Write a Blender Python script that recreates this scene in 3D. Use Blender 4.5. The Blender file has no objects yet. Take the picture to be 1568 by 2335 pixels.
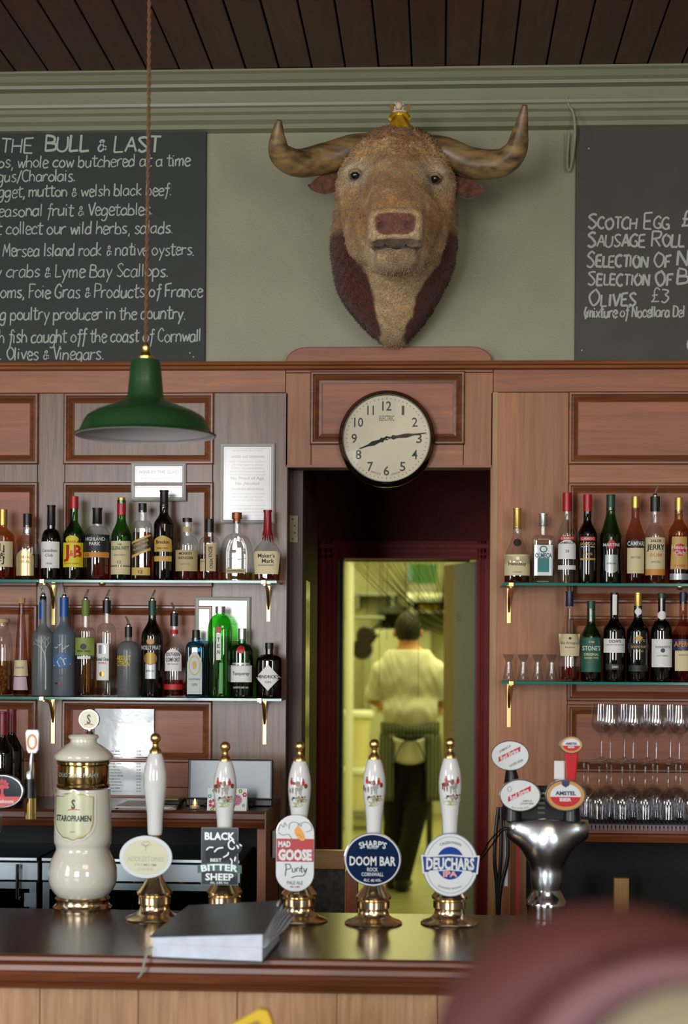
import bpy, math, random
import numpy as np
from mathutils import Vector, Matrix
sc = bpy.context.scene
COL = sc.collection
R0 = random.Random(7)

# ---------------------------------------------------------------- camera
FPX, YAW, ROLL, HY = 3960.0, 0.055, 0.0062, 1480.0
cd = bpy.data.cameras.new('camera'); cam = bpy.data.objects.new('camera', cd); COL.objects.link(cam)
cd.sensor_fit = 'VERTICAL'; cd.sensor_height = 36.0; cd.lens = 36.0 * FPX / 2335.0
cd.shift_y = (HY - 1167.5) / 2335.0
CAMP = Vector((0, -6.0, 1.70))
RM = Matrix.Rotation(YAW, 3, 'Z') @ Matrix.Rotation(math.pi / 2, 3, 'X') @ Matrix.Rotation(ROLL, 3, 'Z')
cam.matrix_world = Matrix.Translation(CAMP) @ RM.to_4x4()
cd.clip_start = 0.05; cd.clip_end = 60
cd.dof.use_dof = True; cd.dof.focus_distance = 5.6; cd.dof.aperture_fstop = 2.6
sc.camera = cam
sc.view_settings.view_transform = 'Standard'; sc.view_settings.look = 'None'
sc.view_settings.gamma = 1.0; sc.view_settings.use_curve_mapping = False
sc.view_settings.exposure = 0.0
sc.cycles.transparent_max_bounces = 40
sc.cycles.max_bounces = 10
sc.cycles.sample_clamp_indirect = 6.0
sc.cycles.caustics_reflective = False; sc.cycles.caustics_refractive = False
# world: pale overcast daylight (the room itself is closed except for its windows)
w = bpy.data.worlds.new('world'); sc.world = w; w.use_nodes = True
w.node_tree.nodes['Background'].inputs[0].default_value = (0.75, 0.86, 1, 1)
w.node_tree.nodes['Background'].inputs[1].default_value = 1.0
def area(name, loc, rot, sx, sy, power, col):
    l = bpy.data.lights.new(name, 'AREA'); l.shape = 'RECTANGLE'; l.size = sx; l.size_y = sy
    l.energy = power; l.color = col
    o = bpy.data.objects.new(name, l); COL.objects.link(o); o.location = loc; o.rotation_euler = rot
    return o
DAY = (0.97, 0.98, 1.0)
# daylight in the street windows behind the camera, light faces +Y
area('daylight_window_left', (-2.1, -8.9, 2.05), (math.pi/2, 0, 0), 1.9, 2.3, 285, DAY)
area('daylight_window_right', (2.9, -8.9, 2.05), (math.pi/2, 0, 0), 1.5, 2.3, 115, DAY)
area('daylight_side_window', (-3.9, -4.6, 2.0), (math.pi/2, 0, -math.pi/2), 1.6, 2.0, 80, DAY)
area('pub_lamp_light', (0.6, -5.2, 3.3), (0.55, 0, 0), 1.6, 1.0, 30, (1.0, 0.80, 0.55))  # warm fill added for the upper wall, stands for no known lamp
area('kitchen_tube_light', (0.1, 5.6, 2.72), (0, 0, 0), 1.6, 3.0, 66, (1.0, 0.94, 0.36))
area('kitchen_back_light', (0.1, 8.6, 2.72), (0, 0, 0), 2.0, 1.6, 55, (1.0, 0.94, 0.33))

def ray(px, py):
    return RM @ Vector(((px - 784.0) / FPX, (HY - py) / FPX, -1.0))
def P(px, py, Y=0.0):
    d = ray(px, py); return CAMP + d * ((Y - CAMP.y) / d.y)
def PZ(px, py, z):
    d = ray(px, py); return CAMP + d * ((z - CAMP.z) / d.z)
VD = RM @ Vector((0, 0, -1))
def m_per_px(p): return (Vector(p) - CAMP).dot(VD) / FPX
def WX(px, py=1200, Y=0.0): return P(px, py, Y).x
def WZ(py, px=784, Y=0.0): return P(px, py, Y).z

# ---------------------------------------------------------------- materials
def lin(c):
    return tuple(((v/255.0)/12.92 if v/255.0 <= 0.04045 else ((v/255.0+0.055)/1.055)**2.4) for v in c) + (1.0,)
MATS = {}
def _new(name):
    m = bpy.data.materials.new(name); m.use_nodes = True
    nt = m.node_tree; b = nt.nodes['Principled BSDF']; return m, nt, b
def mat(name, c, rough=0.5, metal=0.0, coat=0.0, noise=0.0, nscale=20.0, bump=0.0, bscale=60.0, emit=None, sheen=0.0, spec=0.5):
    if name in MATS: return MATS[name]
    m, nt, b = _new(name)
    b.inputs['Base Color'].default_value = lin(c); b.inputs['Roughness'].default_value = rough
    b.inputs['Metallic'].default_value = metal; b.inputs['Coat Weight'].default_value = coat
    b.inputs['Coat Roughness'].default_value = 0.08; b.inputs['Specular IOR Level'].default_value = spec
    if sheen: b.inputs['Sheen Weight'].default_value = sheen
    tc = nt.nodes.new('ShaderNodeTexCoord')
    if noise:
        n = nt.nodes.new('ShaderNodeTexNoise'); n.inputs['Scale'].default_value = nscale; n.inputs['Detail'].default_value = 6
        nt.links.new(tc.outputs['Object'], n.inputs['Vector'])
        r = nt.nodes.new('ShaderNodeValToRGB')
        r.color_ramp.elements[0].position = 0.3; r.color_ramp.elements[1].position = 0.7
        r.color_ramp.elements[0].color = lin(tuple(v*(1-noise) for v in c))
        r.color_ramp.elements[1].color = lin(tuple(min(255, v*(1+noise)) for v in c))
        nt.links.new(n.outputs['Fac'], r.inputs['Fac']); nt.links.new(r.outputs['Color'], b.inputs['Base Color'])
    if bump:
        n2 = nt.nodes.new('ShaderNodeTexNoise'); n2.inputs['Scale'].default_value = bscale; n2.inputs['Detail'].default_value = 4
        nt.links.new(tc.outputs['Object'], n2.inputs['Vector'])
        bp = nt.nodes.new('ShaderNodeBump'); bp.inputs['Strength'].default_value = bump; bp.inputs['Distance'].default_value = 0.004
        nt.links.new(n2.outputs['Fac'], bp.inputs['Height']); nt.links.new(bp.outputs['Normal'], b.inputs['Normal'])
    if emit:
        b.inputs['Emission Color'].default_value = lin(emit[0]); b.inputs['Emission Strength'].default_value = emit[1]
    MATS[name] = m; return m
def wood(name, c1, c2, axis='z', rough=0.35, coat=0.15, s=1.0, bump=0.15, vary=0.25, streak=None):
    if name in MATS: return MATS[name]
    m, nt, b = _new(name)
    tc = nt.nodes.new('ShaderNodeTexCoord'); mp = nt.nodes.new('ShaderNodeMapping')
    oi = nt.nodes.new('ShaderNodeObjectInfo')
    ad = nt.nodes.new('ShaderNodeVectorMath'); ad.operation = 'ADD'
    sv = {'x': (3, 45, 45), 'y': (45, 3, 45), 'z': (45, 45, 3)}[axis]
    mp.inputs['Scale'].default_value = tuple(v*s for v in sv)
    sc2 = nt.nodes.new('ShaderNodeMath'); sc2.operation = 'MULTIPLY'; sc2.inputs[1].default_value = 9.0
    nt.links.new(oi.outputs['Random'], sc2.inputs[0]); nt.links.new(sc2.outputs[0], ad.inputs[1])
    nt.links.new(tc.outputs['Object'], ad.inputs[0]); nt.links.new(ad.outputs[0], mp.inputs['Vector'])
    n = nt.nodes.new('ShaderNodeTexNoise'); n.inputs['Scale'].default_value = 1.0; n.inputs['Detail'].default_value = 8; n.inputs['Distortion'].default_value = 1.0
    nt.links.new(mp.outputs[0], n.inputs['Vector'])
    r = nt.nodes.new('ShaderNodeValToRGB'); e = r.color_ramp.elements
    e[0].position = 0.3; e[0].color = lin(c1); e[1].position = 0.72; e[1].color = lin(c2)
    nt.links.new(n.outputs['Fac'], r.inputs['Fac'])
    n3 = nt.nodes.new('ShaderNodeTexNoise'); n3.inputs['Scale'].default_value = 0.12; n3.inputs['Detail'].default_value = 3
    nt.links.new(mp.outputs[0], n3.inputs['Vector'])
    hs = nt.nodes.new('ShaderNodeHueSaturation')
    mr = nt.nodes.new('ShaderNodeMapRange'); mr.inputs[1].default_value = 0.3; mr.inputs[2].default_value = 0.7
    mr.inputs[3].default_value = 1 - vary; mr.inputs[4].default_value = 1 + vary
    nt.links.new(n3.outputs['Fac'], mr.inputs[0]); nt.links.new(mr.outputs[0], hs.inputs['Value'])
    nt.links.new(r.outputs[0], hs.inputs['Color']); nt.links.new(hs.outputs[0], b.inputs['Base Color'])
    b.inputs['Roughness'].default_value = rough; b.inputs['Coat Weight'].default_value = coat; b.inputs['Coat Roughness'].default_value = 0.25
    bp = nt.nodes.new('ShaderNodeBump'); bp.inputs['Strength'].default_value = bump; bp.inputs['Distance'].default_value = 0.003
    nt.links.new(n.outputs['Fac'], bp.inputs['Height']); nt.links.new(bp.outputs['Normal'], b.inputs['Normal'])
    MATS[name] = m; return m
def glass(name, c=(235, 240, 238), rough=0.02, frost=0.0, frostc=(150, 155, 155), fb=1.45, spec=1.0):
    """thin-walled glass: tinted transparency under a Fresnel reflection, optional frosting"""
    if name in MATS: return MATS[name]
    m = bpy.data.materials.new(name); m.use_nodes = True; nt = m.node_tree; nt.nodes.clear()
    out = nt.nodes.new('ShaderNodeOutputMaterial'); tr = nt.nodes.new('ShaderNodeBsdfTransparent')
    tr.inputs[0].default_value = lin(c); gl = nt.nodes.new('ShaderNodeBsdfGlossy'); gl.inputs['Roughness'].default_value = rough
    lw_ = nt.nodes.new('ShaderNodeLayerWeight'); lw_.inputs[0].default_value = 0.5
    pw_ = nt.nodes.new('ShaderNodeMath'); pw_.operation = 'POWER'; pw_.inputs[1].default_value = 4.0
    nt.links.new(lw_.outputs['Facing'], pw_.inputs[0])
    fr = nt.nodes.new('ShaderNodeMapRange'); fr.inputs[3].default_value = ((fb-1)/(fb+1))**2*spec; fr.inputs[4].default_value = 0.75
    nt.links.new(pw_.outputs[0], fr.inputs[0])
    mx = nt.nodes.new('ShaderNodeMixShader'); nt.links.new(fr.outputs[0], mx.inputs[0])
    if frost:
        df = nt.nodes.new('ShaderNodeBsdfDiffuse'); df.inputs[0].default_value = lin(frostc)
        m2 = nt.nodes.new('ShaderNodeMixShader'); m2.inputs[0].default_value = frost
        nt.links.new(tr.outputs[0], m2.inputs[1]); nt.links.new(df.outputs[0], m2.inputs[2]); nt.links.new(m2.outputs[0], mx.inputs[1])
    else: nt.links.new(tr.outputs[0], mx.inputs[1])
    nt.links.new(gl.outputs[0], mx.inputs[2]); nt.links.new(mx.outputs[0], out.inputs[0])
    MATS[name] = m; return m
def attr_mat(name, rough=0.8, bump=0.5, bscale=90, sheen=0.0, spec=0.3, noise=0.25):
    m, nt, b = _new(name); a = nt.nodes.new('ShaderNodeAttribute'); a.attribute_name = 'Col'
    tc = nt.nodes.new('ShaderNodeTexCoord'); n = nt.nodes.new('ShaderNodeTexNoise'); n.inputs['Scale'].default_value = bscale
    n.inputs['Detail'].default_value = 7; n.inputs['Distortion'].default_value = 1.5
    nt.links.new(tc.outputs['Object'], n.inputs['Vector'])
    hs = nt.nodes.new('ShaderNodeHueSaturation'); mr = nt.nodes.new('ShaderNodeMapRange')
    mr.inputs[1].default_value = 0.3; mr.inputs[2].default_value = 0.7; mr.inputs[3].default_value = 1-noise; mr.inputs[4].default_value = 1+noise
    nt.links.new(n.outputs['Fac'], mr.inputs[0]); nt.links.new(mr.outputs[0], hs.inputs['Value'])
    nt.links.new(a.outputs['Color'], hs.inputs['Color']); nt.links.new(hs.outputs[0], b.inputs['Base Color'])
    b.inputs['Roughness'].default_value = rough; b.inputs['Specular IOR Level'].default_value = spec
    b.inputs['Sheen Weight'].default_value = sheen
    bp = nt.nodes.new('ShaderNodeBump'); bp.inputs['Strength'].default_value = bump; bp.inputs['Distance'].default_value = 0.006
    nt.links.new(n.outputs['Fac'], bp.inputs['Height']); nt.links.new(bp.outputs['Normal'], b.inputs['Normal'])
    MATS[name] = m; return m

# ---------------------------------------------------------------- mesh builder
class Mb:
    def __init__(s): s.v = []; s.f = []; s.mi = []; s.mats = []; s.cur = 0; s.sm = []
    def use(s, m):
        if m not in s.mats: s.mats.append(m)
        s.cur = s.mats.index(m); return s
    def add(s, vs, fs, smooth=False):
        o = len(s.v); s.v += [tuple(v) for v in vs]
        for f in fs: s.f.append(tuple(i + o for i in f)); s.mi.append(s.cur); s.sm.append(smooth)
        return s
    def box(s, x0, x1, y0, y1, z0, z1):
        vs = [(x, y, z) for z in (z0, z1) for y in (y0, y1) for x in (x0, x1)]
        return s.add(vs, [(0, 2, 3, 1), (4, 5, 7, 6), (0, 1, 5, 4), (2, 6, 7, 3), (0, 4, 6, 2), (1, 3, 7, 5)])
    def prism(s, poly, y0, y1, smooth=False):
        """poly: (x, z) counter-clockwise seen from -Y; faces at y0 (front) and y1 (back)"""
        n = len(poly); vs = [(x, y0, z) for x, z in poly] + [(x, y1, z) for x, z in poly]
        fs = [tuple(range(n)), tuple(range(2*n-1, n-1, -1))] + [(i, i+n, (i+1) % n+n, (i+1) % n) for i in range(n)]
        return s.add(vs, fs, smooth)
    def lathe(s, prof, seg=32, c=(0, 0, 0), ax='z', cap=True):
        n = len(prof); vs = []
        for r, z in prof:
            for k in range(seg):
                a = 2*math.pi*k/seg
                p = (r*math.cos(a), r*math.sin(a), z)
                if ax == 'y': p = (r*math.cos(a), z, -r*math.sin(a))
                if ax == 'x': p = (z, r*math.cos(a), r*math.sin(a))
                vs.append((p[0]+c[0], p[1]+c[1], p[2]+c[2]))
        fs = [(i*seg+k, i*seg+(k+1) % seg, (i+1)*seg+(k+1) % seg, (i+1)*seg+k) for i in range(n-1) for k in range(seg)]
        if cap: fs += [tuple(range(seg-1, -1, -1)), tuple((n-1)*seg+k for k in range(seg))]
        return s.add(vs, fs, True)
    def tube(s, pts, r, seg=10, closed=False, cap=True, flat=1.0):
        pts = [Vector(p) for p in pts]; n = len(pts); rr = r if isinstance(r, (list, tuple)) else [r]*n
        vs = []; up = None
        for i, p in enumerate(pts):
            a = pts[(i-1) % n] if (i > 0 or closed) else p; b = pts[(i+1) % n] if (i < n-1 or closed) else p
            t = (b-a).normalized()
            if up is None:
                up = Vector((0, 0, 1)) if abs(t.z) < 0.9 else Vector((0, 1, 0))
            u = t.cross(up).normalized(); up2 = u.cross(t).normalized(); up = up2
            for k in range(seg):
                an = 2*math.pi*k/seg; vs.append(p + u*math.cos(an)*rr[i] + up2*math.sin(an)*rr[i]*flat)
        m = n if closed else n-1
        fs = [(i*seg+k, i*seg+(k+1) % seg, ((i+1) % n)*seg+(k+1) % seg, ((i+1) % n)*seg+k) for i in range(m) for k in range(seg)]
        if cap and not closed: fs += [tuple(range(seg-1, -1, -1)), tuple((n-1)*seg+k for k in range(seg))]
        return s.add(vs, fs, True)
    def sphere(s, c, r, seg=16, rings=10):
        rx, ry, rz = r if isinstance(r, (tuple, list)) else (r, r, r)
        vs = [(c[0], c[1], c[2]-rz)]
        for i in range(1, rings):
            a = -math.pi/2+math.pi*i/rings
            for k in range(seg):
                t = 2*math.pi*k/seg; vs.append((c[0]+rx*math.cos(a)*math.cos(t), c[1]+ry*math.cos(a)*math.sin(t), c[2]+rz*math.sin(a)))
        vs.append((c[0], c[1], c[2]+rz)); L = len(vs)-1
        fs = [(0, 1+(k+1) % seg, 1+k) for k in range(seg)]
        fs += [(1+i*seg+k, 1+i*seg+(k+1) % seg, 1+(i+1)*seg+(k+1) % seg, 1+(i+1)*seg+k) for i in range(rings-2) for k in range(seg)]
        fs += [(L, 1+(rings-2)*seg+k, 1+(rings-2)*seg+(k+1) % seg) for k in range(seg)]
        return s.add(vs, fs, True)
    def frame(s, x0, x1, z0, z1, prof):
        """mitred moulding round a rectangle; prof = [(inset, y)...]"""
        vs = []
        for d, y in prof: vs += [(x0+d, y, z0+d), (x1-d, y, z0+d), (x1-d, y, z1-d), (x0+d, y, z1-d)]
        fs = [(i*4+k, i*4+(k+1) % 4, (i+1)*4+(k+1) % 4, (i+1)*4+k) for i in range(len(prof)-1) for k in range(4)]
        return s.add(vs, fs)
    def arr(s): return s.v
def tag(o, label=None, cat=None, group=None, kind=None):
    if label: o['label'] = label
    if cat: o['category'] = cat
    if group: o['group'] = group
    if kind: o['kind'] = kind
    return o
def obj(name, mb, m=None, parent=None, bevel=0, loc=None, sharp=40):
    me = bpy.data.meshes.new(name)
    me.from_pydata([tuple(v) for v in mb.v], [], mb.f)
    if m is not None and not mb.mats: me.materials.append(m)
    else:
        for x in mb.mats: me.materials.append(x)
        if len(mb.mats) > 1: me.polygons.foreach_set('material_index', mb.mi)
    if any(mb.sm):
        me.polygons.foreach_set('use_smooth', mb.sm)
        me.update(); me.set_sharp_from_angle(angle=math.radians(sharp))
    me.update()
    o = bpy.data.objects.new(name, me); COL.objects.link(o)
    if parent: o.parent = parent
    if loc: o.location = loc
    if bevel:
        b = o.modifiers.new('bevel', 'BEVEL'); b.width = bevel; b.segments = 2; b.limit_method = 'ANGLE'; b.angle_limit = 0.7
    return o
def thing(name, label, cat, loc=(0, 0, 0), rz=0, group=None, rot=None):
    o = bpy.data.objects.new(name, None); COL.objects.link(o); o.empty_display_size = 0.05
    o.location = loc; o.rotation_euler = rot or (0, 0, rz)
    return tag(o, label, cat, group)
def struct(name, loc=(0, 0, 0)):
    o = bpy.data.objects.new(name, None); COL.objects.link(o); o.location = loc; o['kind'] = 'structure'; return o
def bx(name, m, par, x0, x1, y0, y1, z0, z1, bevel=0):
    return obj(name, Mb().box(x0, x1, y0, y1, z0, z1), m, par, bevel)

# ---------------------------------------------------------------- type
_TC = {}
def glyphs(txt, bold=0.0):
    k = (txt, bold)
    if k in _TC: return _TC[k]
    c = bpy.data.curves.new('t', 'FONT'); c.body = txt; c.resolution_u = 2; c.offset = bold
    o = bpy.data.objects.new('t', c); COL.objects.link(o)
    dg = bpy.context.evaluated_depsgraph_get(); me = bpy.data.meshes.new_from_object(o.evaluated_get(dg))
    vs = np.array([v.co[:2] for v in me.vertices]) if len(me.vertices) else np.zeros((1, 2)); fs = [tuple(p.vertices) for p in me.polygons]
    bpy.data.objects.remove(o); bpy.data.curves.remove(c); bpy.data.meshes.remove(me)
    _TC[k] = (vs, fs); return _TC[k]
def text(mb, txt, cx, cz, h, w=None, bold=0.0, fn=None, rot=0.0, arc=None, shear=0.0, sub=False):
    """letters of cap height h centred at (cx, cz), laid on surface fn(x, z) -> (x, y, z)"""
    vs, fs = glyphs(txt, bold)
    lo, hi = vs.min(0), vs.max(0); sy = h/0.70; sx = sy if w is None else w/max(1e-6, hi[0]-lo[0])
    x = (vs[:, 0]-(lo[0]+hi[0])/2)*sx; z = (vs[:, 1]-0.35)*sy; x = x + shear*z
    if arc:  # arc radius: centre of circle below (positive) or above (negative)
        a = x/arc; x2 = np.sin(a)*(arc+z); z = np.cos(a)*(arc+z)-arc; x = x2
    c, s = math.cos(rot), math.sin(rot)
    X = cx+x*c-z*s; Z = cz+x*s+z*c
    mb.add([fn(a, b) for a, b in zip(X.tolist(), Z.tolist())], fs); return mb
G = {}
def _g(spec):
    for ln in spec.strip().split('\n'):
        ch, adv, rest = ln.split(' ', 2)
        G[ch] = (float(adv), [(s.strip().startswith('~'), [tuple(float(q) for q in p.split(',')) for p in s.strip(' ~').split()]) for s in rest.split(';')])
_g('''a 5.6 ~4,5 2,6 0,4 0,1 2,0 4,2;4,6 4,1 4.6,0
b 5.4 0,10 0,0;~0,4 2,6 4,4 4,1 2,0 0,1
c 4.8 ~4,5 2,6 0,4 0,1 2,0 4,1
d 5.6 ~4,4 2,6 0,4 0,1 2,0 4,2;4,10 4,0
e 4.8 ~0,3 4,4 3,6 1,6 0,3 1,0 3,0 4.2,1
f 4.2 ~4,9 3,10 2,9 2,3 1,-3.5;0,6 4,6
g 5.4 ~4,5 2,6 0,4 0,1 2,0 4,2;~4,6 4,0 3,-3.5 1,-4 0,-3
h 5.4 0,10 0,0;~0,4 2,6 4,4 4,0
i 2.2 0,6 0.2,0;0,8 0.3,8.7
k 5 0,10 0,0;3.6,6 0,2.6 4,0
l 2.2 0,10 0.2,0
m 7.4 0,6 0,0;~0,4 2,6 3,4 3,0;~3,4 5,6 6,4 6,0
n 5.4 0,6 0,0;~0,4 2,6 4,4 4,0
o 5.4 ~2,6 0,4 0,1.5 2,0 4,1.5 4,4 2,6
p 5.4 0,6 0,-4;~0,4 2,6 4,4 4,1 2,0 0,1
r 4.2 0,6 0,0;~0,4 1.8,6 3.6,5.6
s 4.6 ~3.6,5.4 1.8,6 0.3,4.6 2,3 3.6,1.4 1.8,0 0,0.7
t 4.2 ~1.4,9.6 1.4,2 2,0 3.8,0.6;-0.6,6.6 4,6.8
u 5.4 ~0,6 0,1.4 1.8,0 4,2;4,6 4,0
v 4.8 0,6 2,0 4.2,6.4
w 6.8 0,6 1.5,0 3,5 4.5,0 6,6
x 4.8 0,6 4,0;4,6 0,0
y 5 0,6 2,0.6;4.2,6 0.6,-4.4
z 4.8 0,6 4,6 0,0 4,0
A 6 0,0 2.6,10 5.2,0;1,3.6 4.2,3.6
B 5.8 0,10 0,0;~0,10 3.6,9.4 3.6,6 0,5.3;~0,5.3 4.6,4.6 4.6,0.8 0,0
C 5.8 ~4.8,8.6 3,10 0.6,8 0,5 0.6,2 3,0 4.8,1.4
D 6 0,10 0,0;~0,10 4,9 5,5 4,1 0,0
E 5.2 4.2,10 0,10 0,0 4.4,0;0,5.2 3.6,5.2
F 5 4.6,10.4 0,10 0,0;0,5.2 3.4,5.4
G 6.2 ~5,8.6 3,10 0.5,8 0,5 0.6,2 3,0 5,1;5,0 5,4.2 3,4.2
H 5.8 0,10 0,0;4.6,10 4.6,0;0,5 4.6,5
I 2.4 0.4,10 0.4,0
L 4.8 0,10 0,0 4,0.2
M 7 0,0 1,10 3.2,3 5.2,10 6,0
N 6.2 0,0 0,10 4.8,0 4.8,10
O 6.4 ~2.6,10 0.3,7.6 0,4 2.4,0 5,2.4 5.2,7 2.6,10
P 5.4 0,10 0,0;~0,10 4.4,9.4 4.4,5.6 0,4.8
R 5.8 0,10 0,0;~0,10 4.4,9.4 4.2,5.8 0,5.2;1.6,5.2 4.8,0
S 5.2 ~4.2,8.8 2.4,10 0.2,8 2.2,5.4 4.2,2.6 2.2,0 0,1.4
T 5.4 0,10 5,10;2.5,10 2.5,0
U 5.8 ~0,10 0,2.4 2.3,0 4.6,2.4 4.6,10
V 5.6 0,10 2.5,0 5,10.6
Y 5.4 0,10 2.4,5.4 4.8,10;2.4,5.4 2.4,0
& 5.8 ~5,1 2.4,5.4 1,7.4 2.2,9 3.4,7.4 0.6,3.6 0.6,1 2.4,0 4.8,4
/ 4 0,-1 3,10
, 2 ~0.8,0.8 0.6,-1 0,-2
. 2.2 0,0 0.6,0.5
( 2.6 ~1.8,10 0,5 1.8,-1
£ 5.6 ~4.6,8.4 3,10 1.6,8 1.6,2 0.2,0;0,0 4.8,0.2;0.2,4.8 3.6,4.8
3 5 ~0.2,9 2,10 4,8 2,5.6;~2,5.6 4.4,3.4 2.4,0 0,1
- 3 0,4 2.4,4''')
def smooth(pts, k=5, closed=False):
    if len(pts) < 3: return [tuple(p) for p in pts]
    P_ = [np.array(p, float) for p in pts]; n = len(P_); out = []
    rng = n if closed else n-1
    for i in range(rng):
        g = (lambda j: P_[j % n]) if closed else (lambda j: P_[min(max(j, 0), n-1)])
        a, b, c, d = g(i-1), g(i), g(i+1), g(i+2)
        for j in range(k):
            t = j/k; out.append(tuple(0.5*((2*b)+(-a+c)*t+(2*a-5*b+4*c-d)*t*t+(-a+3*b-3*c+d)*t**3)))
    if not closed: out.append(tuple(P_[-1]))
    return out
def ribbon(mb, pts, w, fn):
    pts = [np.array(p, float) for p in pts]; n = len(pts); vs = []
    if n < 2: return
    for i, p in enumerate(pts):
        t = pts[min(i+1, n-1)]-pts[max(i-1, 0)]; L = np.hypot(*t) or 1; nrm = np.array([-t[1], t[0]])/L
        for sg in (1, -1): q = p+nrm*w*sg*0.5; vs.append(fn(q[0], q[1]))
    mb.add(vs, [(2*i+1, 2*i+3, 2*i+2, 2*i) for i in range(n-1)])
def chalk(mb, s, x0, z0, x1, h, wd, fn, slope=0.0, jit=0.25, caps=None, rnd=R0):
    """handwriting from x0 to x1 on baseline z0, cap height h; caps: small-capital factor"""
    tot = 0; items = []
    for i, ch in enumerate(s):
        if ch == ' ': tot += 3.0; continue
        k = 1.0
        if caps and ch.isalpha() and i > 0 and s[i-1] not in ' (': k = caps
        if ch == '&': k = 0.8
        adv, st = G[ch]; items.append((tot, st, k)); tot += (adv+0.2)*k
    sx = (x1-x0)/tot; sy = h/10
    for off, st, k in items:
        dz = rnd.uniform(-1, 1)*0.4; dx = rnd.uniform(-.2, .2)
        for sm_, pts in st:
            q = [(p[0]*k+rnd.uniform(-jit, jit)*.6, p[1]*k*(1+rnd.uniform(-.04, .08))+rnd.uniform(-jit, jit)+dz) for p in pts]
            if sm_: q = smooth(q, 4)
            pp = [(x0+(off+dx+a+0.06*b)*sx, z0+slope*(off*sx)+b*sy) for a, b in q]
            wv_ = wd*rnd.uniform(.8, 1.15)
            for seg_ in ([pp] if sm_ else [pp[i_:i_+2] for i_ in range(len(pp)-1)]):
                k2 = len(mb.f) % 97 * 3e-6; ribbon(mb, seg_, wv_, lambda x, z: (lambda p_: (p_[0], p_[1]-k2, p_[2]))(fn(x, z)))

# ---------------------------------------------------------------- implicit surfaces
def surfnet(f, lo, hi, h):
    lo = np.array(lo, float); n = np.ceil((np.array(hi)-lo)/h).astype(int)+1
    ax = [lo[i]+h*np.arange(n[i]) for i in range(3)]
    X, Y, Z = np.meshgrid(*ax, indexing='ij'); V = f(X, Y, Z).astype(np.float64)
    S = V < 0; c = np.zeros(tuple(n-1), int)
    for i in (0, 1):
        for j in (0, 1):
            for k in (0, 1): c += S[i:n[0]-1+i, j:n[1]-1+j, k:n[2]-1+k]
    act = (c > 0) & (c < 8); idx = -np.ones(act.shape, int); A = np.argwhere(act); idx[act] = np.arange(len(A))
    acc = np.zeros((len(A), 3)); cnt = np.zeros(len(A)); E = [(0, 0, 0), (1, 0, 0), (0, 1, 0), (1, 1, 0), (0, 0, 1), (1, 0, 1), (0, 1, 1), (1, 1, 1)]
    for a in range(8):
        for b in range(a+1, 8):
            if bin(a ^ b).count('1') != 1: continue
            ea, eb = np.array(E[a]), np.array(E[b])
            va = V[tuple((A+ea).T)]; vb = V[tuple((A+eb).T)]; x = (va < 0) != (vb < 0)
            t = np.where(x, va/np.where(x, va-vb, 1), 0)[:, None]
            acc += np.where(x[:, None], ea+t*(eb-ea), 0); cnt += x
    vs = lo+h*(A+acc/cnt[:, None]); fs = []
    for d in range(3):
        e = np.zeros(3, int); e[d] = 1; u, v = [q for q in range(3) if q != d]
        sl0 = [slice(1, n[q]-1) for q in range(3)]; sl0[d] = slice(0, n[d]-1); sl1 = list(sl0); sl1[d] = slice(1, n[d])
        a, b = S[tuple(sl0)], S[tuple(sl1)]; cr = np.argwhere(a != b)
        if not len(cr): continue
        flip = b[tuple(cr.T)]; base = cr+1; base[:, d] -= 1
        eu = np.zeros(3, int); eu[u] = 1; ev = np.zeros(3, int); ev[v] = 1
        q = np.stack([idx[tuple((base-eu-ev).T)], idx[tuple((base-ev).T)], idx[tuple(base.T)], idx[tuple((base-eu).T)]], 1)
        if d == 1: flip = ~flip
        q[flip] = q[flip][:, ::-1]; fs.append(q)
    return vs, np.concatenate(fs)
def smin(a, b, k):
    h = np.clip(0.5+0.5*(b-a)/k, 0, 1); return b*(1-h)+a*h-k*h*(1-h)
def ell(X, Y, Z, c, r):
    x, y, z = (X-c[0])/r[0], (Y-c[1])/r[1], (Z-c[2])/r[2]; k = np.sqrt(x*x+y*y+z*z)
    g = np.sqrt((x/r[0])**2+(y/r[1])**2+(z/r[2])**2)+1e-9; return k*(k-1)/g
def rcone(X, Y, Z, a, b, ra, rb):
    a = np.array(a, float); b = np.array(b, float); d = b-a; L = d.dot(d)
    t = np.clip(((X-a[0])*d[0]+(Y-a[1])*d[1]+(Z-a[2])*d[2])/L, 0, 1)
    return np.sqrt((X-a[0]-t*d[0])**2+(Y-a[1]-t*d[1])**2+(Z-a[2]-t*d[2])**2)-(ra+(rb-ra)*t)
def sdf_obj(name, f, lo, hi, h, m, parent, colfn=None, origin=(0, 0, 0), disp=None):
    vs, fs = surfnet(f, lo, hi, h)
    me = bpy.data.meshes.new(name)
    me.from_pydata((vs-np.array(origin)).tolist(), [], fs.tolist()); me.materials.append(m)
    me.polygons.foreach_set('use_smooth', [True]*len(fs)); me.update()
    if colfn:
        c = colfn(vs); ca = me.color_attributes.new('Col', 'FLOAT_COLOR', 'POINT')
        ca.data.foreach_set('color', np.concatenate([c, np.ones((len(c), 1))], 1).astype(np.float32).ravel())
    o = bpy.data.objects.new(name, me); COL.objects.link(o); o.parent = parent; return o

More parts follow.
